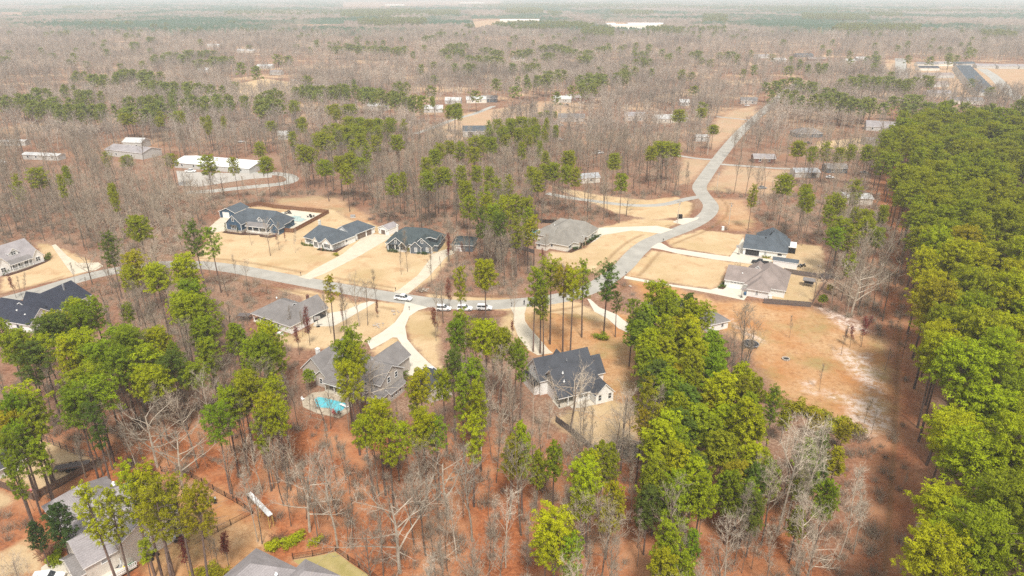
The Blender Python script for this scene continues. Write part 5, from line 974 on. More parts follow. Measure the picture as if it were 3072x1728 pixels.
def spikes(p0, p1, w_, rg):
    p0, p1 = np.asarray(p0, float), np.asarray(p1, float); d = p1 - p0; d /= np.linalg.norm(d, axis=1, keepdims=True) + 1e-9; u, v = perp(d)
    a = rg.uniform(0, math.pi, (len(p0), 1)); s = (u * np.cos(a) + v * np.sin(a)) * w_[:, None] * .5
    return np.stack([p0 - s, p0 + s, p1], 1)
def leaf_tris(c, nrm, size, rg, aspect=.5):
    u, v = perp(nrm); a = rg.uniform(0, 2 * math.pi, (len(c), 1)); A = u * np.cos(a) + v * np.sin(a); B = np.cross(nrm, A)
    s = size[:, None]
    return np.stack([c - A * s * .5 - B * s * aspect * .5, c - A * s * .5 + B * s * aspect * .5, c + A * s * .6], 1)
def clump_leaves(centers, rads, per, size, rg, up=.25):
    n = len(centers); k = np.repeat(np.arange(n), per); d = rg.normal(size=(len(k), 3)); d /= np.linalg.norm(d, axis=1, keepdims=True)
    d[:, 2] = np.where(d[:, 2] < -.5, -d[:, 2], d[:, 2])
    rr = rads[k] * rg.uniform(.62, 1.08, len(k)); c = centers[k] + d * rr[:, None] * np.array([[1, 1, .8]])
    nn = d + rg.normal(size=d.shape) * .55 + np.array([[0, 0, up]]); nn /= np.linalg.norm(nn, axis=1, keepdims=True)
    return leaf_tris(c, nn, size * rg.uniform(.7, 1.3, len(k)), rg)
def pine(seed, H=23, cf=.45, Rr=4.2, shape='round', nb=62, per=30, leaf=.38, cl=.66, lod=False, dense=1.0):
    rg = np.random.RandomState(seed); lean = rg.normal(0, .35, 2)
    def axis(z): t_ = z / H; return np.array([lean[0] * t_ * t_ * 1.2, lean[1] * t_ * t_ * 1.2, z])
    zs = np.linspace(0, H * .97, 9); rt = .24 * (H / 23) * (1 - zs / H * .86) + .02
    TT = tubes([axis(a) for a in zs[:-1]], [axis(a) for a in zs[1:]], rt[:-1], rt[1:], 6)
    P0, P1, R0, R1, CC, CR = [], [], [], [], [], []
    z0 = H * (1 - cf)
    for i in range(nb):
        t_ = (i + rg.uniform()) / nb; z = z0 + (H - z0) * t_ * .97
        prof = {'round': (max(0., 1 - (abs(t_ - .32) / .72) ** 2.2)) ** .5, 'cone': (max(0., 1 - (abs(t_ - .26) / .76) ** 1.8)) ** .62, 'flat': .55 + .5 * math.sin(t_ * 2.6), 'loose': (.35 + .65 * math.sin(math.pi * (t_ * .85 + .12)))}[shape]
        a = i * 2.4 + rg.uniform(-.5, .5); L = Rr * prof * rg.uniform(.62, 1.12)
        if shape == 'loose': L *= rg.uniform(.6, 1.25)
        up = rg.uniform(.05, .45) + (.5 * t_ if shape != 'cone' else .15); b0 = axis(z); d = np.array([math.cos(a), math.sin(a), up * .6]); tip = b0 + d * L
        P0.append(b0); P1.append(tip); R0.append(.05); R1.append(.02)
        for q in (((.42, .62, .8, .93, 1.05) if L > 2.2 else (.5, .8, 1.05)) if not lod else (.6, 1.0)):
            if rg.uniform() > (.95 * dense): continue
            CC.append(b0 + d * L * q + rg.normal(0, .38, 3) * np.array([1, 1, .6]) + np.array([0, 0, .2])); CR.append(cl * rg.uniform(.62, 1.12) * (1 if q > .6 else .8) * (.75 if shape == 'cone' and t_ > .75 else 1))
    CC.append(axis(H * .925)); CR.append(cl * (.55 if shape == 'cone' else .9))
    for k in range(5 if shape != 'cone' else 2): CC.append(axis(H * .95) + rg.normal(0, .5, 3)); CR.append(cl * .75)
    for k in range(6):      # dead stubs below the crown
        z = rg.uniform(z0 * .55, z0); a = rg.uniform(0, 6.28); b0 = axis(z); P0.append(b0); P1.append(b0 + np.array([math.cos(a), math.sin(a), .1]) * rg.uniform(.5, 1.8)); R0.append(.04); R1.append(.01)
    BT = tubes(P0, P1, R0, R1, 3)
    LT = clump_leaves(np.array(CC), np.array(CR), per, leaf, rg)
    tr = np.concatenate([TT, BT]) if not lod else TT
    return tr, LT
def bare(seed, H=20, kind='forest', r0=.2, twigw=.036, levels=3, tw=1.0):
    rg = np.random.RandomState(seed); segs = [[], [], [], []]; TW0, TW1, TWW = [], [], []; trunk = [[], [], [], []]
    def addseg(S_, a, b, ra, rb): S_[0].append(a); S_[1].append(b); S_[2].append(ra); S_[3].append(rb)
    def grow(p, d, L, r, lvl, S_):
        n = 4 if lvl < 2 else 3; wig = .13 if lvl else .05; pts = [p]; rs = [r]
        for i in range(n):
            d = d + rg.normal(0, wig, 3) + np.array([0, 0, .06 if lvl else 0]); d = d / np.linalg.norm(d); pn = pts[-1] + d * L / n; rn = r * (1 - .75 * (i + 1) / n) if lvl else r * (1 - .6 * (i + 1) / n)
            addseg(S_, pts[-1], pn, rs[-1], max(rn, .012)); pts.append(pn); rs.append(max(rn, .012))
        return pts, rs, d
    spread = {'forest': .55, 'oak': .95, 'slim': .34, 'vase': .5}[kind]; start = {'forest': .45, 'oak': .3, 'slim': .35, 'vase': .35}[kind]
    base = np.zeros(3); d0 = np.array([rg.normal(0, .04), rg.normal(0, .04), 1.]); pts, rs, _ = grow(base, d0 / np.linalg.norm(d0), H * (.9 if kind != 'oak' else .62), r0, 0, trunk)
    pts = np.array(pts); rs = np.array(rs)
    def at(q): f = q * (len(pts) - 1); i = min(int(f), len(pts) - 2); return pts[i] + (pts[i + 1] - pts[i]) * (f - i), rs[i] + (rs[i + 1] - rs[i]) * (f - i)
    nl = {'forest': 13, 'oak': 11, 'slim': 12, 'vase': 12}[kind]
    for i in range(nl):
        q = start + (1 - start) * (i + rg.uniform(.2, .8)) / nl; b0, rb = at(min(q, .99)); a = i * 2.4 + rg.uniform(-.6, .6)
        el = rg.uniform(.45, 1.0) if kind != 'oak' else rg.uniform(.15, .85)
        d = np.array([math.cos(a) * spread, math.sin(a) * spread, el]); d /= np.linalg.norm(d)
        L = H * (.34 if kind != 'oak' else .48) * (1.05 - .55 * (q - start) / (1 - start)) * rg.uniform(.75, 1.15) * (.42 if kind == 'slim' else .9 if kind == 'forest' else 1)
        p1, r1_, dd = grow(b0, d, L, min(rb * .62, .11 if kind != 'oak' else .15), 1, segs)
        for j in range(6):
            f = .25 + .75 * (j + rg.uniform(0, 1)) / 6; k = min(int(f * (len(p1) - 1)), len(p1) - 2); b1 = p1[k] + (p1[k + 1] - p1[k]) * (f * (len(p1) - 1) - k)
            d2 = dd + rg.normal(0, .62, 3) + np.array([0, 0, .35]); d2 /= np.linalg.norm(d2); L2 = L * rg.uniform(.28, .5)
            p2, r2_, d3 = grow(b1, d2, L2, max(.028, r1_[k] * .5), 2, segs)
            for m_ in range(int(7 * tw)):
                kk = rg.randint(0, len(p2) - 1); b2 = p2[kk] + (p2[kk + 1] - p2[kk]) * rg.uniform(); d4 = d3 + rg.normal(0, .65, 3) + np.array([0, 0, .25]); d4 /= np.linalg.norm(d4); l4 = rg.uniform(.5, 1.5) * H / 20
                TW0.append(b2); TW1.append(b2 + d4 * l4); TWW.append(twigw)
                for _ in range(2 if levels > 2 else 0):
                    s_ = rg.uniform(.3, .8); b3 = b2 + d4 * l4 * s_; d5 = d4 + rg.normal(0, .6, 3); d5 /= np.linalg.norm(d5); TW0.append(b3); TW1.append(b3 + d5 * l4 * .6); TWW.append(twigw * .8)
    T1 = tubes(*trunk, 6); T2 = tubes(*segs, 3 if levels > 2 else 3); T3 = spikes(TW0, TW1, np.array(TWW), rg)
    return T1, T2, T3, np.array(TW1)
rg0 = np.random.RandomState(7)
PINES = {}
for nm, kw in dict(round0=dict(seed=1, H=23, cf=.38, Rr=4.5), round1=dict(seed=2, H=23, cf=.34, Rr=4.2), round2=dict(seed=3, H=23, cf=.41, Rr=4.0), round3=dict(seed=4, H=23, cf=.36, Rr=4.8, nb=66),
                   flat0=dict(seed=5, H=23, cf=.34, Rr=3.9, shape='flat', nb=46), loose0=dict(seed=6, H=23, cf=.5, Rr=4.1, shape='loose', nb=54), loose1=dict(seed=7, H=23, cf=.45, Rr=3.8, shape='loose', nb=44),
                   cone0=dict(seed=8, H=18, cf=.55, Rr=3.3, shape='cone', nb=74, cl=.62, per=32), cone1=dict(seed=9, H=18, cf=.48, Rr=3.1, shape='cone', nb=66, cl=.6, per=32), cone2=dict(seed=10, H=18, cf=.6, Rr=3.5, shape='cone', nb=80, cl=.64, per=32),
                   thin0=dict(seed=11, H=23, cf=.36, Rr=2.2, shape='loose', nb=26, cl=.6), forest0=dict(seed=12, H=23, cf=.36, Rr=4.6, nb=96, per=30), forest1=dict(seed=13, H=23, cf=.38, Rr=4.3, nb=90, per=30), forest2=dict(seed=14, H=23, cf=.34, Rr=4.9, nb=100, per=30)).items():
    tr, lf = pine(**kw); PINES[nm] = (np_mesh('trunk', tr, [M['pinebark']]), np_mesh('crown', lf, [M['needle']]), kw['H'], kw['Rr'])
BARES = {}
for nm, kw in dict(forest0=dict(seed=21), forest1=dict(seed=22, r0=.17), forest2=dict(seed=23, H=20, r0=.22), slim0=dict(seed=24, kind='slim', r0=.12), slim1=dict(seed=25, kind='slim', r0=.13), oak0=dict(seed=26, kind='oak', r0=.3, twigw=.04), oak1=dict(seed=27, kind='oak', r0=.28, twigw=.04), vase0=dict(seed=28, kind='vase', r0=.2)).items():
    a, b_, c, tips = bare(**kw); BARES[nm] = (np_mesh('trunk', a, [M['bark']]), np_mesh('crown', np.concatenate([b_, c]), [M['twig']]), np_mesh('trunk', a, [M['palebark']]), np_mesh('crown', np.concatenate([b_, c]), [M['palebark']]))
a, b_, c, tips = bare(31, H=8, kind='slim', r0=.07, levels=2); rgl = np.random.RandomState(1)
lt = np.concatenate([clump_leaves(tips[::2], np.full(len(tips[::2]), .22), 3, .22, rgl)]); RUSSET = (np_mesh('trunk', np.concatenate([a, b_]), [M['bark']]), np_mesh('crown', lt, [M['russet']]))
sh = clump_leaves(np.array([[rgl.normal(0, .35), rgl.normal(0, .35), rgl.uniform(.2, .8)] for _ in range(9)]), np.full(9, .38), 34, .2, rgl); SHRUB = np_mesh('foliage', sh, [M['shrub']])
cyl = clump_leaves(np.array([[0, 0, .3 + .3 * k] for k in range(7)]), np.linspace(.38, .15, 7), 30, .18, rgl); COLUMN = np_mesh('foliage', cyl, [M['shrub']])

# ------------------------------------------------------------------ where the trees stand
GREEN = {'bright': (.33, .385, .013), 'mid': (.225, .295, .016), 'dark': (.115, .17, .026), 'olive': (.31, .305, .016), 'deep': (.07, .115, .03)}
HOUSEBOX = []
for o in C.objects:
    if o.type == 'EMPTY' and o.get('category') in ('house', 'garage', 'shed', 'workshop', 'building', 'outbuilding', 'barn', 'mobile home', 'trailer', 'carport'):
        xs = []; 
        for ch in o.children:
            if ch.type == 'MESH' and ch.name.startswith(('roof', 'porch', 'awning')):
                rz = o.rotation_euler[2]; ca, sa = math.cos(rz), math.sin(rz)
                xs += [(o.location[0] + v[0] * ca - v[1] * sa, o.location[1] + v[0] * sa + v[1] * ca) for v in [c_[:] for c_ in ch.bound_box]] if False else [(o.location[0] + v.co.x * ca - v.co.y * sa, o.location[1] + v.co.x * sa + v.co.y * ca, v.co.z) for v in ch.data.vertices]
        if xs: HOUSEBOX.append((o, min(p[0] for p in xs), max(p[0] for p in xs), min(p[1] for p in xs), max(p[1] for p in xs), [proj(*p)[:2] for p in xs]))
HX = np.array([(h[1], h[2], h[3], h[4]) for h in HOUSEBOX]); HPX = np.array([(min(q[0] for q in h[5]), max(q[0] for q in h[5]), min(q[1] for q in h[5]), max(q[1] for q in h[5])) for h in HOUSEBOX])
def in_house(X, Y, pad=1.0):
    m = np.zeros(X.shape, bool)
    for a in HX: m |= (X > a[0] - pad) & (X < a[1] + pad) & (Y > a[2] - pad) & (Y < a[3] + pad)
    return m
def hides(X, Y, H, wd, boxes, lo=.45):
    """does the crown of a tree cover one of the picture boxes kept clear (things the photo shows unobstructed)"""
    px, py, f = proj(X, Y, H); bx, by, f2 = proj(X, Y, H * lo); r = wd * FL / f; m = np.zeros(X.shape, bool)
    for a in boxes: m |= (px + r > a[0]) & (px - r < a[1]) & (py < a[3]) & (by > a[2])
    return m
pines = []     # (x, y, H, R, colour, shape)
def pt(s_, lst, h=22, col='mid', shapes=('round0', 'round1', 'round2', 'round3', 'loose0')):
    for i, e in enumerate(lst):
        x, yt, wd = e[:3]; hh = e[3] if len(e) > 3 else h + ((i * 7) % 5 - 2) * .5; c = e[4] if len(e) > 4 else col; sh_ = e[5] if len(e) > 5 else shapes[(i * 3 + int(x)) % len(shapes)]
        px, py = px_of(s_, x, yt); g = P(px, py, hh); f = proj(g[0], g[1], hh)[2]; R_ = min(6.5, max(1.5, wd / ZO[s_][2] / 2 * f / FL)) * .92
        pines.append((g[0], g[1], hh, R_, c, sh_))
        if s_ in ('T1', 'T2', 'T3') and wd >= 60 and g[1] > 380 and c != 'deep':
            for k_, (ox, oy) in enumerate(((5.5, 4), (-5, 7), (1, -6))): pines.append((g[0] + ox * (1 + (i % 3) * .3), g[1] + oy, hh - 1 - k_, R_ * .85, c, sh_))
pt('1', [(260, 20, 180), (110, 70, 100), (460, 70, 70), (500, 10, 60), (860, 140, 80), (1060, 400, 180, 22, 'mid'), (820, 520, 170, 22, 'dark', 'loose0'), (1490, 430, 170, 24, 'dark', 'loose0'), (1620, 480, 150, 22, 'mid', 'loose1'), (1030, 670, 200, 21, 'bright'), (980, 790, 140, 18, 'bright'), (1190, 770, 210, 21, 'bright', 'forest0'), (1420, 700, 220, 22, 'bright', 'forest1'), (1430, 880, 190, 21, 'mid'), (1380, 990, 200, 20, 'bright'), (1600, 1000, 230, 21, 'mid', 'loose0'),
         (710, 670, 80, 15, 'dark', 'thin0'), (970, 1070, 100, 15), (700, 1010, 160, 20, 'mid', 'loose1'), (560, 1040, 200, 20, 'bright'), (430, 1130, 200, 20, 'bright'), (600, 1120, 200, 20), (610, 1300, 260, 21, 'bright'), (470, 1350, 200, 20, 'bright'), (960, 1280, 260, 21, 'mid', 'forest0'), (1190, 1250, 120, 17, 'mid', 'cone0'), (1570, 1180, 200, 18, 'mid'), (1600, 1350, 150, 18), (1810, 1220, 120, 17, 'mid', 'cone1'),
         (150, 1270, 190, 20), (30, 1200, 120, 19, 'mid'), (280, 1330, 200, 20, 'bright'), (1000, 1370, 150, 18), (1180, 1390, 150, 18, 'bright'), (1320, 1360, 120, 17, 'mid', 'cone0'), (750, 1370, 120, 17), (2530, 860, 110, 21, 'olive', 'thin0')])
pt('U', [(200, 135, 90), (120, 170, 100, 20, 'dark'), (30, 210, 90), (60, 240, 100, 20, 'dark'), (170, 215, 90, 20, 'bright'), (300, 205, 110), (390, 200, 70, 18, 'bright'), (240, 235, 90), (350, 245, 110, 20, 'bright'), (300, 250, 80), (430, 265, 80, 19, 'dark'), (380, 300, 100, 18, 'bright'), (480, 290, 70, 17), (520, 230, 70, 18), (500, 180, 60, 17), (200, 300, 110, 21), (230, 330, 110, 20), (590, 190, 50, 16, 'mid', 'cone1'), (40, 350, 120, 21, 'bright'), (60, 370, 90), (20, 410, 90, 20, 'olive'), (460, 120, 90, 20, 'bright'), (470, 85, 80), (690, 190, 60, 18)], 20, 'mid', ('round0', 'round1', 'round2', 'forest0', 'loose0'))
pt('4', [(1000, 1020, 260, 17, 'bright', 'round0'), (560, 790, 280, 21, 'bright', 'round1'), (330, 970, 170, 19, 'mid', 'loose1'), (700, 930, 200, 19, 'mid', 'cone0'), (470, 1240, 240, 18, 'bright', 'cone1'), (640, 1100, 230, 19, 'bright', 'cone2'), (820, 1170, 200, 18, 'mid', 'cone0')])
pt('3', [(900, 660, 160, 22, 'olive', 'loose1'), (1140, 610, 240, 22, 'bright', 'forest0'), (1620, 680, 190, 24, 'mid', 'loose1'), (1690, 730, 150, 23, 'mid', 'loose0'), (1790, 600, 240, 24.6, 'bright', 'flat0'), (1920, 690, 180, 24, 'olive', 'flat0'), (1995, 710, 190, 24, 'bright', 'flat0'), (2110, 600, 200, 23, 'mid', 'loose0'), (2330, 590, 250, 23, 'dark', 'loose0'), (2430, 890, 110, 14, 'dark', 'loose1'), (1720, 860, 140, 20, 'mid', 'loose1'),
         (960, 1080, 300, 21, 'mid', 'loose0'), (870, 1180, 200, 20, 'mid'), (1150, 1180, 320, 21, 'bright', 'forest0'), (1290, 1250, 220, 20, 'mid', 'forest1'), (1420, 1380, 150, 18, 'mid'),
         (980, -20, 180, 22), (1060, -60, 180, 22), (1150, -30, 190, 22, 'mid'), (1240, 60, 180, 22), (1330, -10, 200, 22, 'bright'), (1440, -40, 180, 22), (1540, -10, 180, 21), (1080, 90, 150, 22, 'dark'), (1300, 130, 160, 21, 'dark'), (1450, 180, 170, 21, 'mid', 'loose0'), (1560, 90, 170, 21, 'mid', 'loose0'), (1620, 160, 130, 20, 'olive', 'loose1'), (1560, 200, 140, 19, 'olive', 'loose0')])
pt('5', [(1150, 440, 330, 23, 'mid', 'loose0'), (1060, 560, 260, 22, 'mid', 'round1'), (1200, 600, 200, 21, 'bright'), (1130, 785, 290, 22, 'bright', 'round0'), (1790, 870, 260, 21, 'bright', 'round1'), (1720, 960, 170, 18, 'mid', 'loose1'), (2110, 665, 190, 22, 'dark', 'round2'), (2030, 850, 190, 20, 'bright'), (2300, 750, 250, 23, 'mid', 'loose0'), (2200, 900, 220, 21, 'mid', 'loose0'), (2330, 980, 230, 20, 'olive', 'loose0'), (1390, 1165, 320, 21, 'bright', 'forest0'), (1280, 1300, 260, 19, 'bright'), (1480, 1340, 260, 19, 'bright'), (1820, 1250, 280, 20, 'bright', 'forest1'), (1700, 1370, 220, 18, 'bright'), (1960, 1340, 200, 18, 'mid'), (2300, 1260, 260, 21, 'bright', 'loose0'),
         (310, 400, 240, 21, 'bright', 'round0'), (240, 540, 330, 21, 'mid', 'forest0'), (130, 600, 220, 20, 'bright'), (430, 580, 110, 18, 'mid', 'loose1'), (350, 820, 130, 15), (150, 860, 300, 22, 'mid', 'forest1'), (50, 880, 200, 21, 'mid'), (350, 960, 300, 21, 'bright', 'round1'), (300, 1100, 280, 20, 'bright'), (400, 1180, 240, 19, 'bright'), (240, 1260, 220, 18), (720, 835, 70, 6, 'mid', 'cone0'), (0, 1050, 160, 19)])
pt('6', [(90, 430, 200, 21, 'mid', 'loose0'), (120, 640, 210, 21, 'bright', 'loose0'), (540, 1040, 240, 20, 'bright', 'cone0'), (420, 1180, 220, 18, 'olive', 'cone1'), (520, 330, 150, 18, 'mid', 'loose1'), (850, 1220, 150, 17, 'mid', 'cone1'), (680, 1300, 180, 14, 'mid', 'cone0'), (1360, 1220, 150, 17, 'mid', 'cone1'), (1230, 1340, 220, 17, 'bright', 'round1'), (1780, 610, 240, 23, 'olive', 'loose0'), (1700, 880, 150, 18, 'olive', 'thin0'), (1860, 860, 160, 18, 'olive', 'loose0')])
pt('N', [(1230, 480, 200, 18, 'mid', 'cone0'), (1360, 490, 180, 18, 'mid', 'cone1'), (1150, 570, 220, 18, 'mid', 'cone2'), (1400, 620, 230, 18, 'bright', 'cone0'), (1270, 720, 260, 18, 'mid', 'cone2'), (1460, 720, 220, 18, 'bright', 'cone1'), (1080, 800, 200, 15, 'dark', 'cone0'), (1090, 620, 180, 17, 'mid', 'cone1'), (1240, 1030, 230, 17, 'mid', 'cone2'), (1390, 1130, 150, 14, 'mid', 'cone1'), (1200, 1265, 230, 15, 'bright', 'cone0'), (1330, 1310, 200, 14, 'mid', 'cone2'), (400, 1020, 340, 20, 'bright', 'forest2'), (320, 1150, 220, 18, 'bright', 'round1'), (500, 1180, 200, 18, 'mid', 'round2'), (660, 640, 260, 20, 'bright', 'round1'), (760, 500, 170, 18, 'mid', 'cone0'), (650, 580, 160, 17), (800, 760, 200, 17, 'bright', 'cone2'), (590, 760, 180, 17, 'bright', 'cone1'),
         (1700, 700, 160, 16, 'mid', 'cone0'), (1860, 650, 180, 16, 'dark', 'cone1'), (1800, 760, 180, 15, 'mid', 'cone2'), (1960, 620, 160, 14, 'mid', 'cone0'), (1850, 850, 170, 14, 'dark', 'cone2'), (1990, 90, 150, 17, 'mid', 'loose0'), (1850, 270, 130, 14, 'mid', 'cone1'), (2310, 410, 150, 14, 'dark', 'cone0'), (2230, 480, 160, 14, 'mid', 'cone1'), (2240, 620, 140, 13, 'mid', 'cone0'), (2370, 740, 190, 14, 'mid', 'cone2'), (2180, 700, 140, 13, 'mid', 'cone1'), (2160, 960, 110, 12, 'mid', 'cone0'), (2430, 520, 150, 11, 'olive', 'cone2'), (2290, 640, 130, 12, 'dark', 'cone1'), (2060, 240, 90, 9, 'olive', 'cone0'), (2280, 270, 110, 7, 'olive', 'cone2'), (2480, 360, 110, 7, 'olive', 'cone2'), (1760, 20, 160, 18, 'olive', 'cone1'), (1850, 20, 140, 18, 'olive', 'cone2')])
pt('L', [(1200, 370, 300, 23, 'bright', 'loose0'), (1400, 370, 300, 23, 'bright', 'loose0'), (1300, 470, 330, 22, 'bright', 'loose0'), (1640, 560, 300, 22, 'olive', 'loose0'), (1000, 640, 260, 20, 'bright', 'loose0'), (1400, 560, 340, 23, 'olive', 'loose0'), (850, 570, 300, 22, 'bright', 'loose0'), (1790, 620, 320, 22, 'olive', 'round0'), (500, 770, 280, 13, 'deep', 'cone2'), (330, 930, 160, 10, 'deep', 'cone0'), (100, 0, 260, 20, 'mid', 'round1'), (330, 150, 250, 17, 'mid', 'loose1'), (90, 330, 170, 17, 'mid', 'loose0'), (30, 120, 180, 20, 'mid', 'round2'), (220, -120, 240, 21, 'mid', 'loose0'), (60, -260, 220, 22, 'mid'), (240, -330, 200, 21, 'bright', 'loose0'), (700, -340, 330, 21, 'mid', 'forest1'), (850, -200, 200, 20, 'dark', 'loose0'), (1350, 1100, 160, 12, 'mid', 'thin0'), (2060, -180, 330, 20, 'mid', 'round0'), (2150, -330, 260, 20, 'bright')])
pt('M', [(430, 0, 110, 22, 'mid', 'thin0'), (385, -30, 110, 22, 'mid', 'thin0'), (560, 0, 80, 20, 'olive', 'thin0'), (660, -60, 150, 23, 'deep', 'loose1'), (620, -20, 90, 21, 'dark', 'thin0'), (730, 20, 100, 20, 'olive', 'thin0'), (850, -20, 120, 21, 'mid', 'thin0'), (880, 30, 90, 20, 'mid', 'thin0'), (1070, 30, 150, 20, 'mid', 'loose1'), (1130, 60, 110, 18, 'mid', 'loose1'), (1040, 120, 110, 17, 'mid', 'thin0'), (1240, 130, 100, 18, 'dark', 'loose0'), (1330, 150, 160, 19, 'mid', 'cone0'), (1130, 215, 200, 20, 'dark', 'round0'), (1060, 290, 160, 19, 'mid', 'round1'), (1220, 270, 180, 19, 'mid', 'round2'), (1350, 220, 200, 20, 'mid', 'round3'), (1430, 300, 120, 18, 'dark', 'loose0'), (1470, 120, 90, 18, 'mid', 'thin0'), (1200, 490, 110, 16, 'mid', 'loose0'), (980, 815, 70, 4.5, 'mid', 'cone0'), (1040, 730, 60, 3.5, 'olive', 'cone2')])
pt('T1', [(500, 230, 170, 22, 'deep', 'forest0'), (355, 250, 80, 18, 'deep'), (70, 235, 110, 20, 'deep'), (30, 430, 80, 18, 'deep'), (1150, 180, 60), (1055, 225, 50), (1125, 280, 80), (1505, 205, 50), (1740, 155, 70), (1930, 110, 50), (2215, 130, 60), (2110, 80, 40), (1820, 205, 50), (1380, 225, 50), (650, 165, 60), (760, 160, 80), (860, 165, 70), (960, 160, 80), (780, 105, 100), (890, 110, 60), (1250, 170, 50), (1000, 320, 90), (800, 375, 50), (1440, 380, 90), (1370, 415, 70), (1560, 380, 90), (1500, 450, 90), (1610, 430, 140), (1690, 425, 90),
          (1810, 475, 120, 24, 'deep', 'round1'), (1930, 505, 120, 24, 'deep', 'round2'), (2090, 415, 110, 22, 'deep', 'forest0'), (2170, 425, 80, 20, 'deep'), (2540, 350, 100), (1165, 415, 60), (1270, 395, 90)], 19, 'dark')
pt('T1', [(570, 540, 70), (700, 565, 120), (770, 570, 70), (880, 545, 90), (930, 525, 90), (1000, 525, 80), (1070, 540, 80), (1130, 540, 80), (1100, 615, 80), (1150, 610, 60), (1250, 625, 70), (1300, 620, 70), (1420, 625, 110), (1590, 645, 70), (1310, 680, 60), (480, 640, 60), (590, 680, 70), (645, 690, 70), (265, 665, 100), (360, 690, 50), (40, 725, 90), (140, 710, 80), (190, 720, 80), (400, 740, 110), (240, 760, 90), (300, 780, 80), (450, 790, 90), (520, 785, 100), (580, 750, 50), (620, 790, 80), (690, 790, 90), (750, 790, 70), (980, 735, 70), (1060, 735, 60), (1120, 725, 60), (1180, 715, 60), (1300, 750, 60), (1450, 725, 80), (1540, 760, 70), (1640, 715, 90), (1740, 725, 70), (1855, 730, 50), (1960, 720, 60), (2030, 685, 90), (2000, 750, 110), (1980, 770, 120), (2070, 670, 50), (970, 815, 170), (1130, 785, 150), (1200, 770, 70), (1205, 845, 80), (1370, 850, 50), (1570, 880, 60), (2280, 650, 70), (2340, 650, 80), (2430, 650, 80), (2500, 650, 90), (2560, 640, 60), (2530, 790, 100)], 20, 'mid')
pt('T1', [(2285, 890, 80), (1285, 1165, 110, 17), (1550, 1180, 160, 22, 'mid', 'loose0'), (1755, 1195, 90, 20, 'mid', 'thin0'), (2000, 1195, 120, 20, 'dark', 'loose0'), (1955, 1080, 110, 18, 'mid', 'loose1'), (2200, 1000, 80), (2290, 1105, 130), (2340, 1120, 120), (2420, 1010, 150), (2460, 1040, 150), (2540, 940, 120), (790, 1150, 80, 16, 'olive', 'thin0'), (950, 1180, 100, 15, 'olive', 'thin0'), (2560, 1190, 100), (2450, 1220, 130), (835, 1400, 70)], 20, 'mid')
pt('T2', [(60, 335, 110), (130, 345, 100), (250, 345, 90), (310, 350, 60), (420, 355, 90), (540, 390, 40), (780, 370, 90), (830, 330, 130), (900, 325, 120), (880, 370, 140), (1090, 360, 100), (1040, 420, 90), (1170, 380, 80), (1270, 320, 50), (1340, 380, 70), (1410, 370, 90), (1530, 340, 150), (1620, 335, 120), (1560, 400, 140), (1680, 350, 100), (1720, 370, 100), (1445, 480, 70), (1850, 380, 120), (1980, 350, 90), (1840, 420, 100), (2270, 390, 60), (2280, 440, 70), (960, 480, 60), (1160, 430, 80), (2550, 355, 50), (640, 270, 90), (750, 240, 60), (960, 180, 70), (440, 620, 70)], 20, 'dark')
pt('T2', [(1540, 565, 90), (1630, 530, 70), (1870, 560, 80), (1950, 560, 110), (1880, 600, 120), (1820, 640, 90), (2125, 540, 80), (30, 640, 80), (95, 605, 50), (180, 665, 110), (220, 665, 90), (300, 690, 100), (400, 695, 100), (540, 725, 100), (590, 730, 60), (850, 790, 110), (880, 785, 70), (1400, 570, 60), (1555, 840, 60, 12, 'bright'), (1190, 905, 80), (1270, 900, 90), (1350, 890, 110), (1460, 895, 70), (1220, 970, 100), (1400, 970, 90), (1530, 950, 60), (1360, 1080, 80), (1500, 1070, 60), (1545, 1150, 80), (420, 1030, 110), (60, 890, 120), (40, 960, 120), (130, 960, 110), (200, 910, 90), (280, 900, 90), (350, 900, 90), (90, 1060, 130), (180, 1080, 120), (260, 1030, 100), (60, 1170, 120), (150, 1200, 130), (30, 1250, 120), (380, 1330, 120), (460, 1310, 70), (740, 1090, 100), (820, 1070, 110), (900, 1080, 120), (1000, 1040, 130), (1070, 1030, 100), (1130, 1050, 100), (700, 1140, 110), (1000, 1120, 120), (640, 1200, 110), (720, 1270, 140), (650, 1310, 130), (780, 1280, 120), (900, 1260, 110), (940, 1380, 120), (1020, 1260, 110), (1120, 1270, 110), (1180, 1350, 120), (1260, 1330, 110), (1090, 1400, 120),
          (1720, 1150, 120), (1440, 1270, 120), (1530, 1250, 110), (1600, 1240, 110), (1700, 1260, 110), (1770, 1270, 120), (1490, 1300, 120), (2060, 1170, 110), (2120, 1320, 130), (2440, 1080, 200, 21, 'dark', 'forest0'), (2340, 1110, 110), (2530, 1090, 90, 20, 'dark')], 21, 'mid')
pt('T3', [(700, 615, 90), (835, 590, 100), (780, 680, 80), (970, 620, 90), (1000, 715, 90), (1080, 665, 80), (1180, 700, 120), (1230, 730, 80), (1290, 590, 80), (1350, 570, 100), (1390, 740, 110), (1320, 750, 100), (1455, 585, 80), (1540, 580, 110), (1640, 600, 90), (1700, 600, 90), (1840, 575, 80), (1030, 480, 70), (820, 430, 40), (890, 455, 50), (1270, 440, 50), (1450, 420, 90), (415, 415, 50), (340, 390, 70), (110, 385, 60), (1640, 770, 130), (1720, 720, 130), (1850, 780, 120), (1690, 970, 200), (1640, 1020, 150), (1840, 890, 110), (1900, 1000, 130), (2190, 810, 80), (2450, 890, 150), (2380, 950, 130), (2280, 930, 100), (235, 950, 90, 15, 'deep', 'cone2'), (880, 1075, 120), (980, 1115, 90), (1090, 1075, 130), (1190, 1125, 90), (1280, 1105, 90), (1400, 1105, 100), (1500, 1130, 110), (780, 1335, 150, 21, 'dark'), (540, 1400, 100), (930, 1400, 110), (1320, 1360, 130)], 20, 'mid')
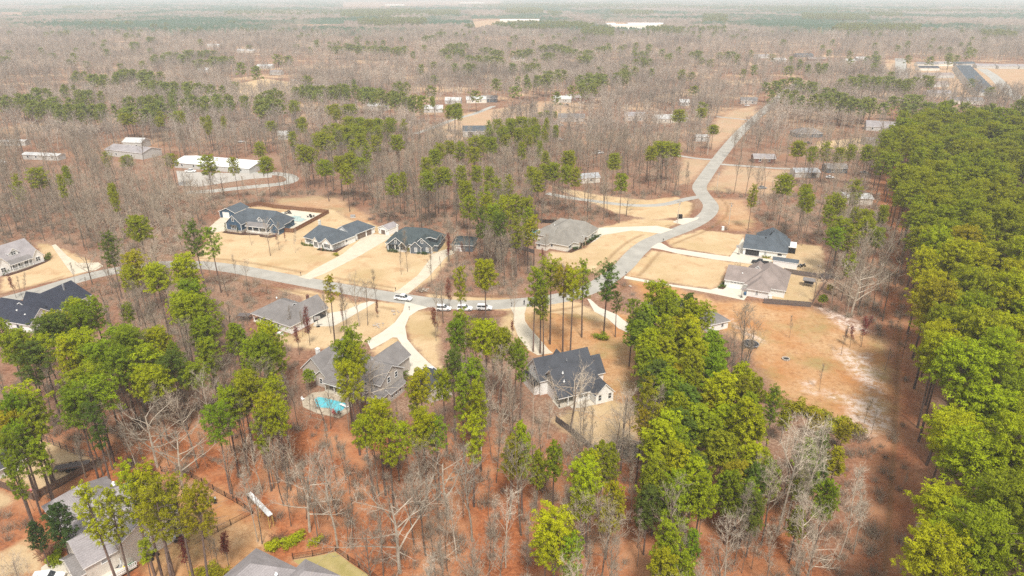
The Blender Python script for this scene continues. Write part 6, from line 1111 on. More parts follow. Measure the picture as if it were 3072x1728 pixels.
def scatter(polys, sp, seed, jit=.42):
    rg = np.random.RandomState(seed); out = []
    xs = [p[0] for q in polys for p in q]; ys = [p[1] for q in polys for p in q]
    X, Y = np.meshgrid(np.arange(min(xs), max(xs), sp), np.arange(min(ys), max(ys), sp)); X = X + (np.arange(X.shape[0]) % 2)[:, None] * sp / 2
    X = X + rg.uniform(-jit, jit, X.shape) * sp; Y = Y + rg.uniform(-jit, jit, Y.shape) * sp
    k = poly_sd(X, Y, polys, 3.0) > 0; return X[k], Y[k]
# young pine grove right of the farmhouse
GROVE = [QP('p', [(1890, 925), (2000, 880), (2125, 905), (2190, 1010), (2250, 1100), (2270, 1180), (2260, 1300), (2230, 1400), (2130, 1420), (2000, 1360), (1960, 1290), (1990, 1180), (1930, 1090)], 15),
         QP('p', [(2040, 1210), (2280, 1200), (2300, 1330), (2200, 1430), (2080, 1400)], 15)]
X, Y = scatter(GROVE, 5.7, 11); kk = ~in_house(X, Y, .5) & ~hides(X, Y, np.full(X.shape, 17.), 2.5, [(2130, 930, 2195, 990)][:0] + [(2135, 2195, 930, 985)])
for i, (x, y) in enumerate(zip(X[kk], Y[kk])): pines.append((x, y, 13.5 + (i * 5 % 7) * .8, 2.7 + (i * 3 % 5) * .22, ('bright', 'mid', 'mid', 'bright', 'olive', 'dark', 'bright')[i * 13 % 7] if i % 5 else 'mid', ('cone0', 'cone1', 'cone2')[i % 3]))
# tall pine forest on the right
FOREST = [QP('p', [(2815, 1800), (2805, 1600), (2795, 1300), (2785, 1000), (2770, 800), (2760, 640), (2700, 560), (2640, 470), (2660, 400), (2720, 350), (2800, 330), (3000, 320), (3400, 330), (3700, 700), (4200, 2400), (2840, 2400)], 21)]
X, Y = scatter(FOREST, 7.5, 12, .33)
for i, (x, y) in enumerate(zip(X, Y)):
    if Y[i] > 280 and (i * 7 % 10) < 3: continue
    pines.append((x, y, 17.5 + (i * 11 % 9) * 1.25, 3.5 + (i * 5 % 7) * .27, ('bright', 'mid', 'bright', 'olive', 'bright', 'bright', 'mid', 'bright')[i * 29 % 8] if Y[i] < 260 else ('mid', 'olive', 'bright', 'bright', 'mid')[i * 29 % 5], ('forest0', 'forest1', 'forest2')[i * 7 % 3]))
pines = [p for p in pines if p[1] > 20]
PX = np.array([(p[0], p[1]) for p in pines]); bad = in_house(PX[:, 0], PX[:, 1], .3)
def inview(x, y, H, m=60):
    a = proj(x, y, H); b = proj(x, y, 0); return -m < a[0] < 3072 + m and a[1] < 1728 + m and b[1] > -50
order = sorted(range(len(pines)), key=lambda i: pines[i][0] ** 2 + pines[i][1] ** 2)
near_p = [i for i in order if inview(*pines[i][:3])][:296]; sel = set(near_p)

# --- labels: what a tree looks like, which landmark it is nearest to, and its place among its likes
LM = [('the farmhouse', 20, 146), ('the navy house', -105, 272), ('the pale green pool', -90, 282), ('the white ranch house', -64, 255), ('the small white shed', -50, 268), ('the dark grey house', -36, 250), ('the detached garage', -19, 249), ('the cream house', 20, 256),
      ('the slate-roofed house', 95, 242), ('the long shed', 99, 228), ('the taupe-roofed house', 82, 210), ('the trampoline', 72, 164), ('the dormer house', -185, 232), ('the blue-black roof', -150, 192), ('the black-doored house', -68, 184), ('the gabled house', -40, 143), ('the turquoise pool', -43, 138),
      ('the small garage', -17, 145), ('the beige house', -66, 92), ('the bottom taupe roof', -38, 84), ('the rusty trailer', -90, 112), ('the white platform', -47, 101), ('the road bend', 110, 330), ('the long building', -165, 390), ('the mobile home', -280, 405), ('the blue-roofed house', -25, 476), ('the green-roofed barn', 40, 347),
      ('the white garage', 157, 362), ('the hip-roofed house', 203, 473), ('the metal barn', 235, 440), ('the white carport', 163, 315), ('the parked cars', -24, 203), ('the black suv', 14, 212), ('the forked drive', -22, 176), ('the small outbuilding', 58, 181), ('the fallen branches', 26, 118),
      ('the orange clearing', 90, 150), ('the far field', 40, 560), ('the new street', 500, 800), ('the cream school', 330, 1900), ('the far dark pines', -190, 620), ('the far straight road', 180, 440), ('the gravel yard', -130, 365), ('the road pull-in', 112, 318), ('the wire kennel', -81, 183), ('the clearing edge', 95, 122),
      ('the bare strip', 120, 150), ('the upper bare strip', 135, 240), ('the lower bare strip', 88, 95), ('the bottom pines', 60, 98)]
ORD = ['first', 'second', 'third', 'fourth', 'fifth', 'sixth', 'seventh', 'eighth', 'ninth', 'tenth', 'eleventh', 'twelfth', 'thirteenth', 'fourteenth', 'fifteenth', 'sixteenth', 'seventeenth', 'eighteenth', 'nineteenth', 'twentieth']
def make_labels(items, desc):
    """items: (x, y, ...) ; desc(item) -> look; returns label per item"""
    base = []
    for it in items:
        d = [((it[0] - l[1]) ** 2 + (it[1] - l[2]) ** 2, l) for l in LM]; l = min(d, key=lambda q: q[0])[1]; dx, dy = it[0] - l[1], it[1] - l[2]
        rel = ('behind' if dy > 0 else 'in front of') if abs(dy) > abs(dx) else ('right of' if dx > 0 else 'left of')
        base.append((desc(it), rel, l[0]))
    groups = {}
    for i, b_ in enumerate(base): groups.setdefault(b_, []).append(i)
    out = [None] * len(items)
    for b_, ids in groups.items():
        if len(ids) == 1: out[ids[0]] = '%s %s %s' % b_; continue
        if len(ids) <= 6:
            for k, i in enumerate(sorted(ids, key=lambda i: items[i][0] / items[i][1])): out[i] = '%s %s %s, %s such from left' % (*b_, ORD[k])
        else:
            s_ = sorted(ids, key=lambda i: items[i][1]); nrow = max(2, math.ceil(len(ids) / 7)); per = math.ceil(len(ids) / nrow)
            for r_ in range(nrow):
                for k, i in enumerate(sorted(s_[r_ * per:(r_ + 1) * per], key=lambda i: items[i][0] / items[i][1])): out[i] = '%s %s %s, %s row, %s from left' % (*b_, ORD[r_], ORD[k])
    return out
CN = {'bright': 'bright green', 'mid': 'mid green', 'dark': 'dark green', 'olive': 'yellow olive', 'deep': 'deep green'}
SN = {'round': 'round-crowned', 'flat': 'flat-topped', 'loose': 'open-crowned', 'cone': 'pointed', 'thin': 'thin', 'forest': 'full-crowned'}
def pdesc(p): return '%s %s pine' % (CN[p[4]], SN[p[5].rstrip('0123456789')])
labs = make_labels([pines[i] for i in near_p], pdesc); rnd = random.Random(5)
for lb, i in zip(labs, near_p):
    x, y, H, R_, c, s_ = pines[i]; tm, cm, h0, r0_ = PINES[s_]; r = thing('pine_tree', (x, y, 0), rnd.uniform(0, 6.28), lb, 'pine tree', 'pine trees'); r.rotation_euler[0] = rnd.gauss(0, .022); r.rotation_euler[1] = rnd.gauss(0, .022)
    k = H / h0; kr = R_ / r0_; kr = min(max(kr, .55 * k), 1.7 * k)
    for nm, me_, sc in (('trunk', tm, (k, k, k)), ('crown', cm, (kr, kr, k))):
        q = bpy.data.objects.new(nm, me_); C.objects.link(q); q.parent = r; q.scale = sc
        g = GREEN[c]; v_ = rnd.uniform(.85, 1.15); q.color = (g[0] * v_ * rnd.uniform(.9, 1.12), g[1] * v_, g[2], 1)

# ------------------------------------------------------------------ bare trees
KEEP = [tuple(a) for a, h in zip(HPX, HOUSEBOX) if (h[3] < 345 and h[0]['category'] in ('house', 'garage', 'shed', 'workshop', 'outbuilding')) or (h[3] < 430 and h[0]['category'] in ('building', 'mobile home'))]
CLEAR = [(2290, 2690, 1010, 1300), (2560, 2740, 950, 1500), (2570, 2725, 1250, 1900), (780, 890, 690, 740), (1120, 1500, 870, 935), (560, 1180, 800, 880), (1850, 2130, 640, 830), (1505, 1680, 905, 1060), (905, 1045, 1180, 1250)]
bares = []     # (x, y, H, kind, pale)
def bt(s_, lst):
    for x, yb, yt, kd, pale_ in lst:      # foot pixel and top pixel row
        bx, by = px_of(s_, x, yb); g = P(bx, by); ty = ZO[s_][1] + yt / ZO[s_][2]
        lo_, hi_ = 3., 34.
        for _ in range(30):
            m_ = (lo_ + hi_) / 2
            if proj(g[0], g[1], m_)[1] > ty: lo_ = m_
            else: hi_ = m_
        bares.append((g[0], g[1], min(max(lo_, 4), 27), kd, pale_))
bt('6', [(1000, 1110, 440, 'oak0', 0), (1080, 1260, 520, 'slim0', 1), (780, 1180, 790, 'vase0', 1), (640, 1060, 560, 'forest1', 1), (300, 930, 290, 'vase0', 0), (230, 1060, 330, 'forest2', 0), (1500, 1290, 700, 'forest0', 1), (1570, 1290, 830, 'forest1', 1), (1210, 1270, 820, 'slim1', 0), (430, 1160, 480, 'slim0', 0), (540, 890, 520, 'slim1', 0), (2120, 990, 690, 'vase0', 1), (330, 1130, 780, 'oak1', 1), (700, 1100, 900, 'vase0', 1), (1030, 1440, 1150, 'oak0', 1)])
bt('O', [(750, 1330, 530, 'slim0', 1), (860, 1290, 740, 'slim1', 1), (320, 1140, 310, 'forest1', 1), (430, 1160, 300, 'slim0', 1), (370, 1110, 380, 'slim1', 1), (240, 430, 190, 'slim1', 0), (160, 1090, 800, 'slim0', 1), (530, 1449, 1130, 'oak1', 1), (130, 1400, 1060, 'slim1', 0), (60, 1430, 1120, 'slim0', 0), (650, 1100, 930, 'vase0', 1), (1215, 830, 690, 'slim0', 1), (990, 430, 230, 'slim1', 0), (940, 350, 150, 'slim1', 0), (620, 110, -80, 'slim0', 0), (1480, 760, 560, 'slim0', 0)])
bt('K', [(1930, 1420, 470, 'oak0', 1), (1060, 1020, 250, 'oak1', 1), (1150, 990, 400, 'slim0', 1), (1330, 1180, 270, 'vase0', 1), (1430, 1180, 700, 'slim1', 0), (850, 700, 330, 'forest1', 0), (600, 640, 120, 'vase0', 1), (2350, 1400, 1000, 'oak1', 1), (2180, 1250, 420, 'forest2', 0), (2400, 900, 120, 'oak0', 1), (560, 1120, 400, 'slim1', 1), (600, 1140, 560, 'forest1', 0), (1230, 910, 580, 'slim0', 0), (320, 700, 180, 'forest0', 0), (2480, 1300, 700, 'vase0', 1), (1750, 1210, 920, 'slim0', 0), (1480, 1170, 640, 'slim1', 0), (900, 920, 740, 'slim0', 0)])
bt('L', [(1520, 400, -300, 'oak0', 1), (1760, 600, -120, 'oak1', 1), (1280, 400, 0, 'forest1', 0), (1000, 480, -150, 'forest2', 0), (840, 500, 60, 'slim1', 0), (550, 560, 210, 'slim0', 0), (1640, 1330, 1150, 'vase0', 0), (1240, 1449, 1100, 'slim1', 0), (1780, 700, 300, 'slim1', 0), (2000, 400, 50, 'slim0', 0), (2060, 1360, 1000, 'slim0', 0), (2120, 1390, 1060, 'slim1', 0), (330, 820, 560, 'slim0', 0)])
bt('2', [(680, 670, 330, 'vase0', 0), (500, 570, 330, 'slim0', 0), (765, 615, 330, 'slim1', 0), (920, 640, 400, 'slim1', 1), (2005, 825, 390, 'slim0', 0), (1945, 850, 600, 'slim1', 0), (270, 1060, 740, 'oak0', 0), (460, 1010, 700, 'forest1', 0), (350, 900, 640, 'slim0', 0), (70, 1040, 700, 'forest2', 0), (140, 980, 700, 'forest0', 0), (1540, 1350, 850, 'vase0', 1), (1620, 1340, 900, 'forest1', 0), (1715, 1170, 780, 'slim0', 0), (1390, 1400, 880, 'slim1', 0), (1420, 1380, 960, 'slim0', 0), (2400, 720, 300, 'vase0', 0), (2290, 1400, 920, 'forest1', 1), (2350, 1320, 880, 'vase0', 0), (2450, 640, 330, 'oak0', 0), (1265, 1420, 1000, 'slim1', 0), (990, 1449, 1180, 'slim0', 0), (880, 1400, 1150, 'slim1', 0), (250, 1449, 1200, 'forest0', 0), (480, 1449, 1180, 'slim1', 0)])
bt('3', [(1410, 755, 440, 'slim0', 1), (1300, 690, 420, 'slim1', 1), (1130, 600, 180, 'oak0', 0), (1180, 590, 300, 'slim0', 0), (950, 600, 330, 'vase0', 0), (1720, 600, 330, 'forest1', 0), (1500, 620, 380, 'slim0', 0), (1350, 640, 330, 'forest0', 0), (1040, 560, 380, 'slim1', 0), (1420, 1180, 830, 'vase0', 1), (1080, 640, 400, 'forest1', 0), (1240, 560, 260, 'vase0', 0), (860, 660, 430, 'slim0', 0), (720, 720, 540, 'slim1', 0), (1210, 960, 860, 'slim0', 0), (1330, 870, 790, 'slim1', 1), (960, 960, 700, 'slim0', 0)])
bt('C', [(1050, 705, 390, 'slim0', 0), (365, 900, 540, 'slim1', 0), (320, 910, 590, 'slim0', 0), (1240, 860, 600, 'slim1', 0)])
bt('M', [(1200, 980, 500, 'oak0', 1), (1250, 860, 500, 'oak1', 1), (1160, 1000, 640, 'vase0', 1), (1430, 900, 640, 'forest1', 0), (1370, 930, 600, 'forest0', 0), (1540, 730, 300, 'forest2', 0), (1510, 480, 220, 'forest0', 0), (900, 870, 560, 'vase0', 0), (1120, 1300, 1050, 'slim0', 0), (1470, 1420, 1230, 'vase0', 0), (1600, 1350, 1100, 'slim1', 0), (1270, 1240, 1100, 'slim0', 0), (1330, 960, 700, 'slim0', 1), (1530, 1170, 960, 'slim1', 0), (710, 1160, 970, 'slim0', 0)])
bt('D', [(860, 1400, 480, 'slim1', 1), (520, 1400, 700, 'oak1', 0), (580, 1380, 760, 'vase0', 0), (1020, 1330, 560, 'vase0', 1), (1200, 1080, 250, 'oak0', 1), (1280, 990, 250, 'vase0', 1), (360, 1130, 820, 'slim0', 0), (90, 1000, 460, 'slim1', 0), (270, 1200, 600, 'slim0', 0), (1600, 1230, 900, 'vase0', 0), (2200, 1250, 880, 'vase0', 0), (2050, 1010, 820, 'slim1', 0)])
man = len(bares); rg = np.random.RandomState(42)
def dens_mask(X, Y, pad_l=-1.5):
    return (poly_sd(X, Y, LAWN) < pad_l) & (poly_sd(X, Y, CLAY) < -1) & (seg_dist(X, Y, ROAD_MAIN) > 7) & (seg_dist(X, Y, CULDE) > 6) & (seg_dist(X, Y, LANE) > 5) & (poly_sd(X, Y, [d[1] for d in DRIVES], 4) < -2) & ~in_house(X, Y, 2.5)
def grid_pts(y0, y1, sp, tmax=.86, keep=1.0):
    out = []; ys = np.arange(y0, y1, sp)
    for j, y in enumerate(ys):
        W_ = max(y, 120) * tmax; xs = np.arange(-W_, W_, sp) + (j % 2) * sp / 2; out.append(np.stack([xs, np.full(len(xs), y)], -1))
    A = np.concatenate(out) + rg.uniform(-.48, .48, (sum(len(o) for o in out), 2)) * sp; A = A[rg.uniform(size=len(A)) < keep]; return A[:, 0], A[:, 1]
STRIP = [QP('p', [(2560, 560), (2740, 560), (2745, 1000), (2760, 1900), (2620, 1900), (2640, 1400), (2700, 1250), (2700, 1000), (2640, 800)])]
NOTREE = GROVE + FOREST
X, Y = grid_pts(70, 420, 5.7, .86, .92); k = dens_mask(X, Y) & (rg.uniform(size=len(X)) < np.where(Y < 210, .95, 1.0)); X, Y = X[k], Y[k]
k = (poly_sd(X, Y, NOTREE) < 0) | (rg.uniform(size=len(X)) < np.where(Y > 280, .3, .04)); k &= (poly_sd(X, Y, STRIP) < 0) | (rg.uniform(size=len(X)) < .25)
MID = [QP('p', [(1480, 640), (2100, 480), (2300, 300), (2560, 560), (2500, 700), (2200, 690), (2120, 560), (2000, 560), (1900, 620), (1600, 660)])]
k &= (poly_sd(X, Y, MID) < 0) | (rg.uniform(size=len(X)) < .42); X, Y = X[k], Y[k]
Hh = rg.uniform(13, 20, len(X)); k = ~hides(X, Y, Hh, 2.0, KEEP, .15) | (rg.uniform(size=len(X)) < .05); X, Y, Hh = X[k], Y[k], Hh[k]
k = ~hides(X, Y, Hh, 2.0, CLEAR, .1); X, Y, Hh = X[k], Y[k], Hh[k]
kinds_ = ['forest0', 'forest1', 'forest2', 'slim0', 'slim1', 'vase0', 'forest0', 'oak1', 'slim0', 'forest1', 'oak0']
kn_ = ['slim0', 'forest1', 'slim1', 'slim0', 'forest0', 'slim1', 'vase0', 'slim1', 'slim0', 'forest2', 'slim1']
for i in range(len(X)): kinds_i = (kn_ if Y[i] < 210 else kinds_)[i % 11]; bares.append((X[i], Y[i], Hh[i] * (.9 if 'slim' in kinds_i else 1), kinds_i, 1 if i % 8 == 0 and Y[i] < 170 else 0))
idxs = list(range(man)) + sorted(range(man, len(bares)), key=lambda i: bares[i][0] ** 2 + bares[i][1] ** 2)
vis = [i for i in idxs if inview(*bares[i][:3], 0)]; near_b = vis[:296]; selb = set(near_b)
KN = {'forest': 'bare tree', 'slim': 'slim bare tree', 'oak': 'spreading bare oak', 'vase': 'upswept bare tree'}
def bdesc(p): return '%s %s' % ('pale-limbed' if p[4] else ('tall' if p[2] > 17 else 'mid-height' if p[2] > 10 else 'small'), KN[p[3].rstrip('0123456789')])
labs = make_labels([bares[i] for i in near_b], bdesc)
for lb, i in zip(labs, near_b):
    x, y, H, s_, pl = bares[i]; ms = BARES[s_]; r = thing('bare_tree', (x, y, 0), rnd.uniform(0, 6.28), lb, 'bare tree', 'bare winter trees'); k = H / 20; r.rotation_euler[0] = rnd.gauss(0, .03); r.rotation_euler[1] = rnd.gauss(0, .03)
    if s_.startswith('oak'): k *= 1.15
    for nm, me_ in (('trunk', ms[2 if pl else 0]), ('crown', ms[3 if pl else 1])):
        q = bpy.data.objects.new(nm, me_); C.objects.link(q); q.parent = r; q.scale = (k, k, k)
# small trees that keep their russet leaves
rus = [('2', 825, 535, 4), ('2', 1040, 1420, 9), ('2', 2400, 740, 8), ('2', 2540, 700, 7), ('2', 1715, 1230, 5), ('2', 745, 560, 5), ('5', 740, 600, 9), ('5', 640, 690, 9), ('5', 1960, 560, 11), ('5', 1395, 340, 4), ('5', 2090, 260, 9), ('5', 700, 470, 5), ('M', 1190, 1240, 7), ('M', 1280, 1230, 9), ('M', 1320, 1130, 6), ('M', 1150, 1210, 5), ('C', 230, 910, 8), ('L', 1830, 1449, 8), ('L', 1840, 1180, 3.5), ('L', 1560, 700, 8), ('L', 2210, 1360, 8), ('K', 280, 1360, 7), ('3', 1700, 620, 6), ('3', 880, 640, 7), ('3', 800, 600, 11), ('3', 810, 980, 8), ('3', 1410, 1340, 6), ('2', 1380, 1300, 4)]
ritems = [(*Q(a, x, y), h) for a, x, y, h in rus]; labs = make_labels(ritems, lambda p: 'russet-leaved small oak')
for lb, (x, y, h) in zip(labs, ritems):
    r = thing('russet_tree', (x, y, 0), rnd.uniform(0, 6.28), lb, 'tree', 'small trees with clinging russet leaves'); k = h / 8
    for nm, me_ in (('trunk', RUSSET[0]), ('crown', RUSSET[1])):
        q = bpy.data.objects.new(nm, me_); C.objects.link(q); q.parent = r; q.scale = (k, k, k)
# garden shrubs
shr = []
def shrubs(s_, pts, sc, c): 
    for x, y in pts: shr.append((*Q(s_, x, y), sc, c, SHRUB))
shrubs('2', [(990, 555), (1010, 570), (1035, 572), (1060, 572), (1085, 576)], 1.0, 'dark'); shrubs('2', [(1825, 625), (1850, 630), (1880, 635), (1900, 635)], 1.1, 'deep'); shrubs('2', [(2085, 640), (2115, 648), (2150, 652), (2180, 656)], 1.2, 'deep'); shrubs('2', [(2020, 625), (2040, 620), (1305, 662), (1325, 668)], 1.3, 'olive')
shrubs('2', [(1150, 610), (1190, 620), (1230, 622), (1265, 622)], .7, 'deep'); shrubs('H', [(1500, 1000), (1560, 990), (1620, 960), (1540, 960)], 1.3, 'deep'); shrubs('H', [(1700, 860), (1780, 880), (1880, 820), (1950, 770), (2010, 730), (2080, 680), (2150, 650), (1920, 760)], 1.4, 'deep'); shrubs('F', [(110, 1060), (150, 1040), (180, 1000), (190, 1050)], 1.0, 'dark'); shrubs('F', [(870, 545), (910, 550), (960, 545)], .9, 'olive')
shrubs('C', [(660, 370), (680, 350)], 2.0, 'dark'); shrubs('C', [(65, 570)], 2.4, 'deep'); shrubs('K', [(720, 1180), (690, 1195), (740, 1160), (850, 1160), (880, 1150), (930, 1120), (970, 1080), (1110, 1140)], 1.7, 'bright'); shrubs('L', [(540, 1290), (570, 1330), (520, 1310)], 1.8, 'mid'); shrubs('K', [(80, 1449), (140, 1440), (30, 1449), (200, 1449)], 2, 'olive'); shrubs('3', [(2260, 1345), (2300, 1350), (2220, 1330), (2290, 1335)], 1.8, 'mid'); shrubs('L', [(1750, 1000), (1800, 1010)], 1.4, 'deep'); shrubs('D', [(1690, 640), (1680, 560)], 1.8, 'dark')
shrubs('N', [(1960, 200), (2080, 250), (2180, 290), (2240, 300), (2300, 330), (2360, 350), (2420, 390), (2500, 400), (2540, 430), (2130, 260), (2450, 420), (2380, 410)], 3.0, 'olive'); shrubs('3', [(0 + 240, 490), (270, 495), (215, 490)], .8, 'deep')
labs = make_labels(shr, lambda p: '%s %s shrub' % ('large' if p[2] > 1.6 else 'low', CN[p[3]]))
for lb, (x, y, sc, c, me_) in zip(labs, shr):
    q = bpy.data.objects.new('garden_shrub', me_); C.objects.link(q); q.location = (x, y, 0); q.rotation_euler = (0, 0, rnd.uniform(0, 6)); q.scale = (sc, sc, sc * .9); q.color = (*GREEN[c], 1); tag(q, lb, 'shrub', 'garden shrubs')
cols = [(*Q(s_, x, y), sc) for s_, x, y, sc in [('A', 275, 735, 1.6), ('A', 530, 770, 1.0), ('B', 90, 515, .9), ('B', 425, 590, .9), ('B', 565, 590, .9), ('2', 1190, 600, .8)]]
for lb, (x, y, sc) in zip(make_labels(cols, lambda p: 'narrow columnar evergreen'), cols):
    q = bpy.data.objects.new('columnar_shrub', COLUMN); C.objects.link(q); q.location = (x, y, 0); q.scale = (sc, sc, sc); q.color = (*GREEN['deep'], 1); tag(q, lb, 'shrub', 'columnar evergreens')

# ------------------------------------------------------------------ woods beyond what one could count: one object each, instanced meshes
def gn_scatter(name, pts, scl, rot, pick, sources, label):
    col_ = bpy.data.collections.new(name + '_shapes')
    for i, (nm, me_, c) in enumerate(sources):
        o = bpy.data.objects.new('%02d_%s' % (i, nm), me_); o.color = (*c, 1); col_.objects.link(o)
    n = len(pts); me_ = bpy.data.meshes.new(name); me_.vertices.add(n); co = np.zeros((n, 3), np.float32); co[:, :2] = pts; me_.vertices.foreach_set('co', co.ravel())
    for nm, tp, arr in (('scl', 'FLOAT_VECTOR', scl), ('rotz', 'FLOAT', rot), ('pick', 'INT', pick)):
        a = me_.attributes.new(nm, tp, 'POINT'); a.data.foreach_set('vector' if tp == 'FLOAT_VECTOR' else 'value', np.asarray(arr, np.float32 if tp != 'INT' else np.int32).ravel())
    o = bpy.data.objects.new(name, me_); C.objects.link(o); tag(o, label, kind='stuff')
    g = bpy.data.node_groups.new(name, 'GeometryNodeTree'); g.interface.new_socket('Geometry', in_out='INPUT', socket_type='NodeSocketGeometry'); g.interface.new_socket('Geometry', in_out='OUTPUT', socket_type='NodeSocketGeometry')
    N_ = g.nodes; gi, go = N_.new('NodeGroupInput'), N_.new('NodeGroupOutput'); ip = N_.new('GeometryNodeInstanceOnPoints'); ci = N_.new('GeometryNodeCollectionInfo'); ci.inputs['Collection'].default_value = col_
    ci.inputs['Separate Children'].default_value = True; ci.inputs['Reset Children'].default_value = True; ip.inputs['Pick Instance'].default_value = True
    mp = N_.new('GeometryNodeMeshToPoints'); g.links.new(gi.outputs[0], mp.inputs[0]); g.links.new(mp.outputs[0], ip.inputs['Points']); g.links.new(ci.outputs[0], ip.inputs['Instance'])
    def at(nm, tp): a = N_.new('GeometryNodeInputNamedAttribute'); a.data_type = tp; a.inputs[0].default_value = nm; return a.outputs[0]
    g.links.new(at('pick', 'INT'), ip.inputs['Instance Index']); g.links.new(at('scl', 'FLOAT_VECTOR'), ip.inputs['Scale'])
    cx = N_.new('ShaderNodeCombineXYZ'); g.links.new(at('rotz', 'FLOAT'), cx.inputs[2]); g.links.new(cx.outputs[0], ip.inputs['Rotation']); g.links.new(ip.outputs[0], go.inputs[0])
    md = o.modifiers.new('scatter', 'NODES'); md.node_group = g; return o
def join2(m1, m2, mats, name):
    """one mesh from trunk + crown triangles"""
    out = []
    for m_ in (m1, m2): a = np.zeros(len(m_.vertices) * 3, np.float32); m_.vertices.foreach_get('co', a); out.append(a.reshape(-1, 3, 3))
    mi = np.concatenate([np.zeros(len(out[0])), np.ones(len(out[1]))]); return np_mesh(name, np.concatenate(out), mats, mi)
# nearer woods: the individual trees not listed as objects
rest = [b_ for i, b_ in enumerate(bares) if i not in selb and b_[1] > 0 and abs(b_[0]) < max(b_[1], 130) * .9]
bs = sorted(BARES); srcs = [('bare', join2(BARES[k][0], BARES[k][1], [M['bark'], M['twig']], k), (1, 1, 1)) for k in bs]
A = np.array([(b_[0], b_[1]) for b_ in rest]); s_ = np.array([b_[2] / 20 for b_ in rest]); gn_scatter('bare_woods', A, np.stack([s_, s_, s_], -1), rg.uniform(0, 6.28, len(A)), [bs.index(b_[3]) for b_ in rest], srcs, 'grey brown bare winter woods filling in among the houses')
# far shapes, coarser
def farbare(seed, H=17):
    a, b_, c, _ = bare(seed, H, ['forest', 'vase', 'oak', 'forest'][seed % 4], .2, .13, 2, .55); t_ = np.concatenate([a, b_, c]); return t_
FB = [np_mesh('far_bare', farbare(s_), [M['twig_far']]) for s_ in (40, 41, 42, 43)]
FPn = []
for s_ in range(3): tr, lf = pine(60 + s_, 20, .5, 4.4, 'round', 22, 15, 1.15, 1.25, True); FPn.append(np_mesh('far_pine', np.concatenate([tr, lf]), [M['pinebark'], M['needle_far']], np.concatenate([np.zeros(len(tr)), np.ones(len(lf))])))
# pines: those past the limit, plus patches far out
rp = [pines[i] for i in range(len(pines)) if i not in sel]
def E_(s_, x0, x1, y0, y1, sp=11): return [QP(s_, [(x0, y0), (x1, y0), (x1, y1), (x0, y1)]), sp]
FAR_P = [E_('T2', 0, 560, 90, 165), E_('T2', 560, 900, 100, 150), E_('T2', 130, 640, 170, 225), E_('T2', 1140, 1900, 205, 262), E_('T2', 1240, 1520, 80, 130), E_('T2', 1800, 2050, 250, 330), E_('T2', 2300, 2576, 250, 290), E_('T2', 1560, 1660, 110, 150), E_('T2', 2030, 2350, 100, 135),
         E_('T3', 1150, 1780, 225, 290), E_('T3', 1400, 1650, 120, 165), E_('T3', 900, 1400, 130, 185), E_('T3', 0, 320, 255, 275), E_('T3', 150, 330, 130, 230), E_('T3', 2230, 2500, 285, 330), E_('T3', 400, 2576, 95, 110, 22), E_('T1', 1700, 2576, 95, 150, 26), E_('T1', 480, 640, 60, 90), E_('T2', 1000, 2576, 40, 80, 26), E_('T3', 0, 1200, 60, 90, 26)]
far_p = []
for poly, sp in FAR_P:
    poly = [tuple(p) for p in poly]; X, Y = scatter([poly], sp, int(abs(poly[0][0])) % 1000)
    cx_, cy_ = (min(p[0] for p in poly) + max(p[0] for p in poly)) / 2, (min(p[1] for p in poly) + max(p[1] for p in poly)) / 2; wx_, wy_ = max(p[0] for p in poly) - cx_, max(p[1] for p in poly) - cy_
    q_ = ((X - cx_) / wx_) ** 2 + ((Y - cy_) / wy_) ** 2 + .35 * np.sin(X * .05) * np.sin(Y * .017 + X * .01); kx = rg.uniform(size=len(X)) < np.clip(1.25 - q_, 0, .85) * .8; far_p += list(zip(X[kx], Y[kx]))
X, Y = grid_pts(420, 1700, 24, .86, .12); nz_ = np.sin(X * .011 + 1.3) * np.cos(Y * .009 + X * .006); far_p += [(x, y) for x, y, q in zip(X, Y, nz_) if q > -.1]
A = np.array([(p[0], p[1]) for p in rp] + far_p); sz = np.array([p[2] / 20 for p in rp] + list(rg.uniform(.75, 1.05, len(far_p)))); rr = np.array([p[3] / 4.4 for p in rp] + list(rg.uniform(.8, 1.25, len(far_p))))
kx = ~in_house(A[:, 0], A[:, 1], 1.0); A, sz, rr = A[kx], sz[kx], rr[kx]
nearm = np.hypot(A[:, 0], A[:, 1]) < 520
pk = ['round0', 'round1', 'round2', 'loose0', 'forest0']; nm_ = leafmat('wood_pine_needles', False, (.25, .29, .016))
srcs = [('pine', join2(PINES[k][0], PINES[k][1], [M['pinebark'], nm_], k), (1, 1, 1)) for k in pk]
B_ = A[nearm]; gn_scatter('pine_woods', B_, np.stack([rr[nearm], rr[nearm], sz[nearm] * 20 / 23], -1), rg.uniform(0, 6.28, len(B_)), rg.randint(0, len(pk), len(B_)), srcs, 'green pines scattered through the middle-distance woods')
B_ = A[~nearm]; gn_scatter('far_pine_woods', B_, np.stack([rr[~nearm]] * 2 + [sz[~nearm]], -1), rg.uniform(0, 6.28, len(B_)), rg.randint(0, 3, len(B_)), [('fp', m_, (1, 1, 1)) for m_ in FPn], 'blue-green bands of far pines fading in the haze')
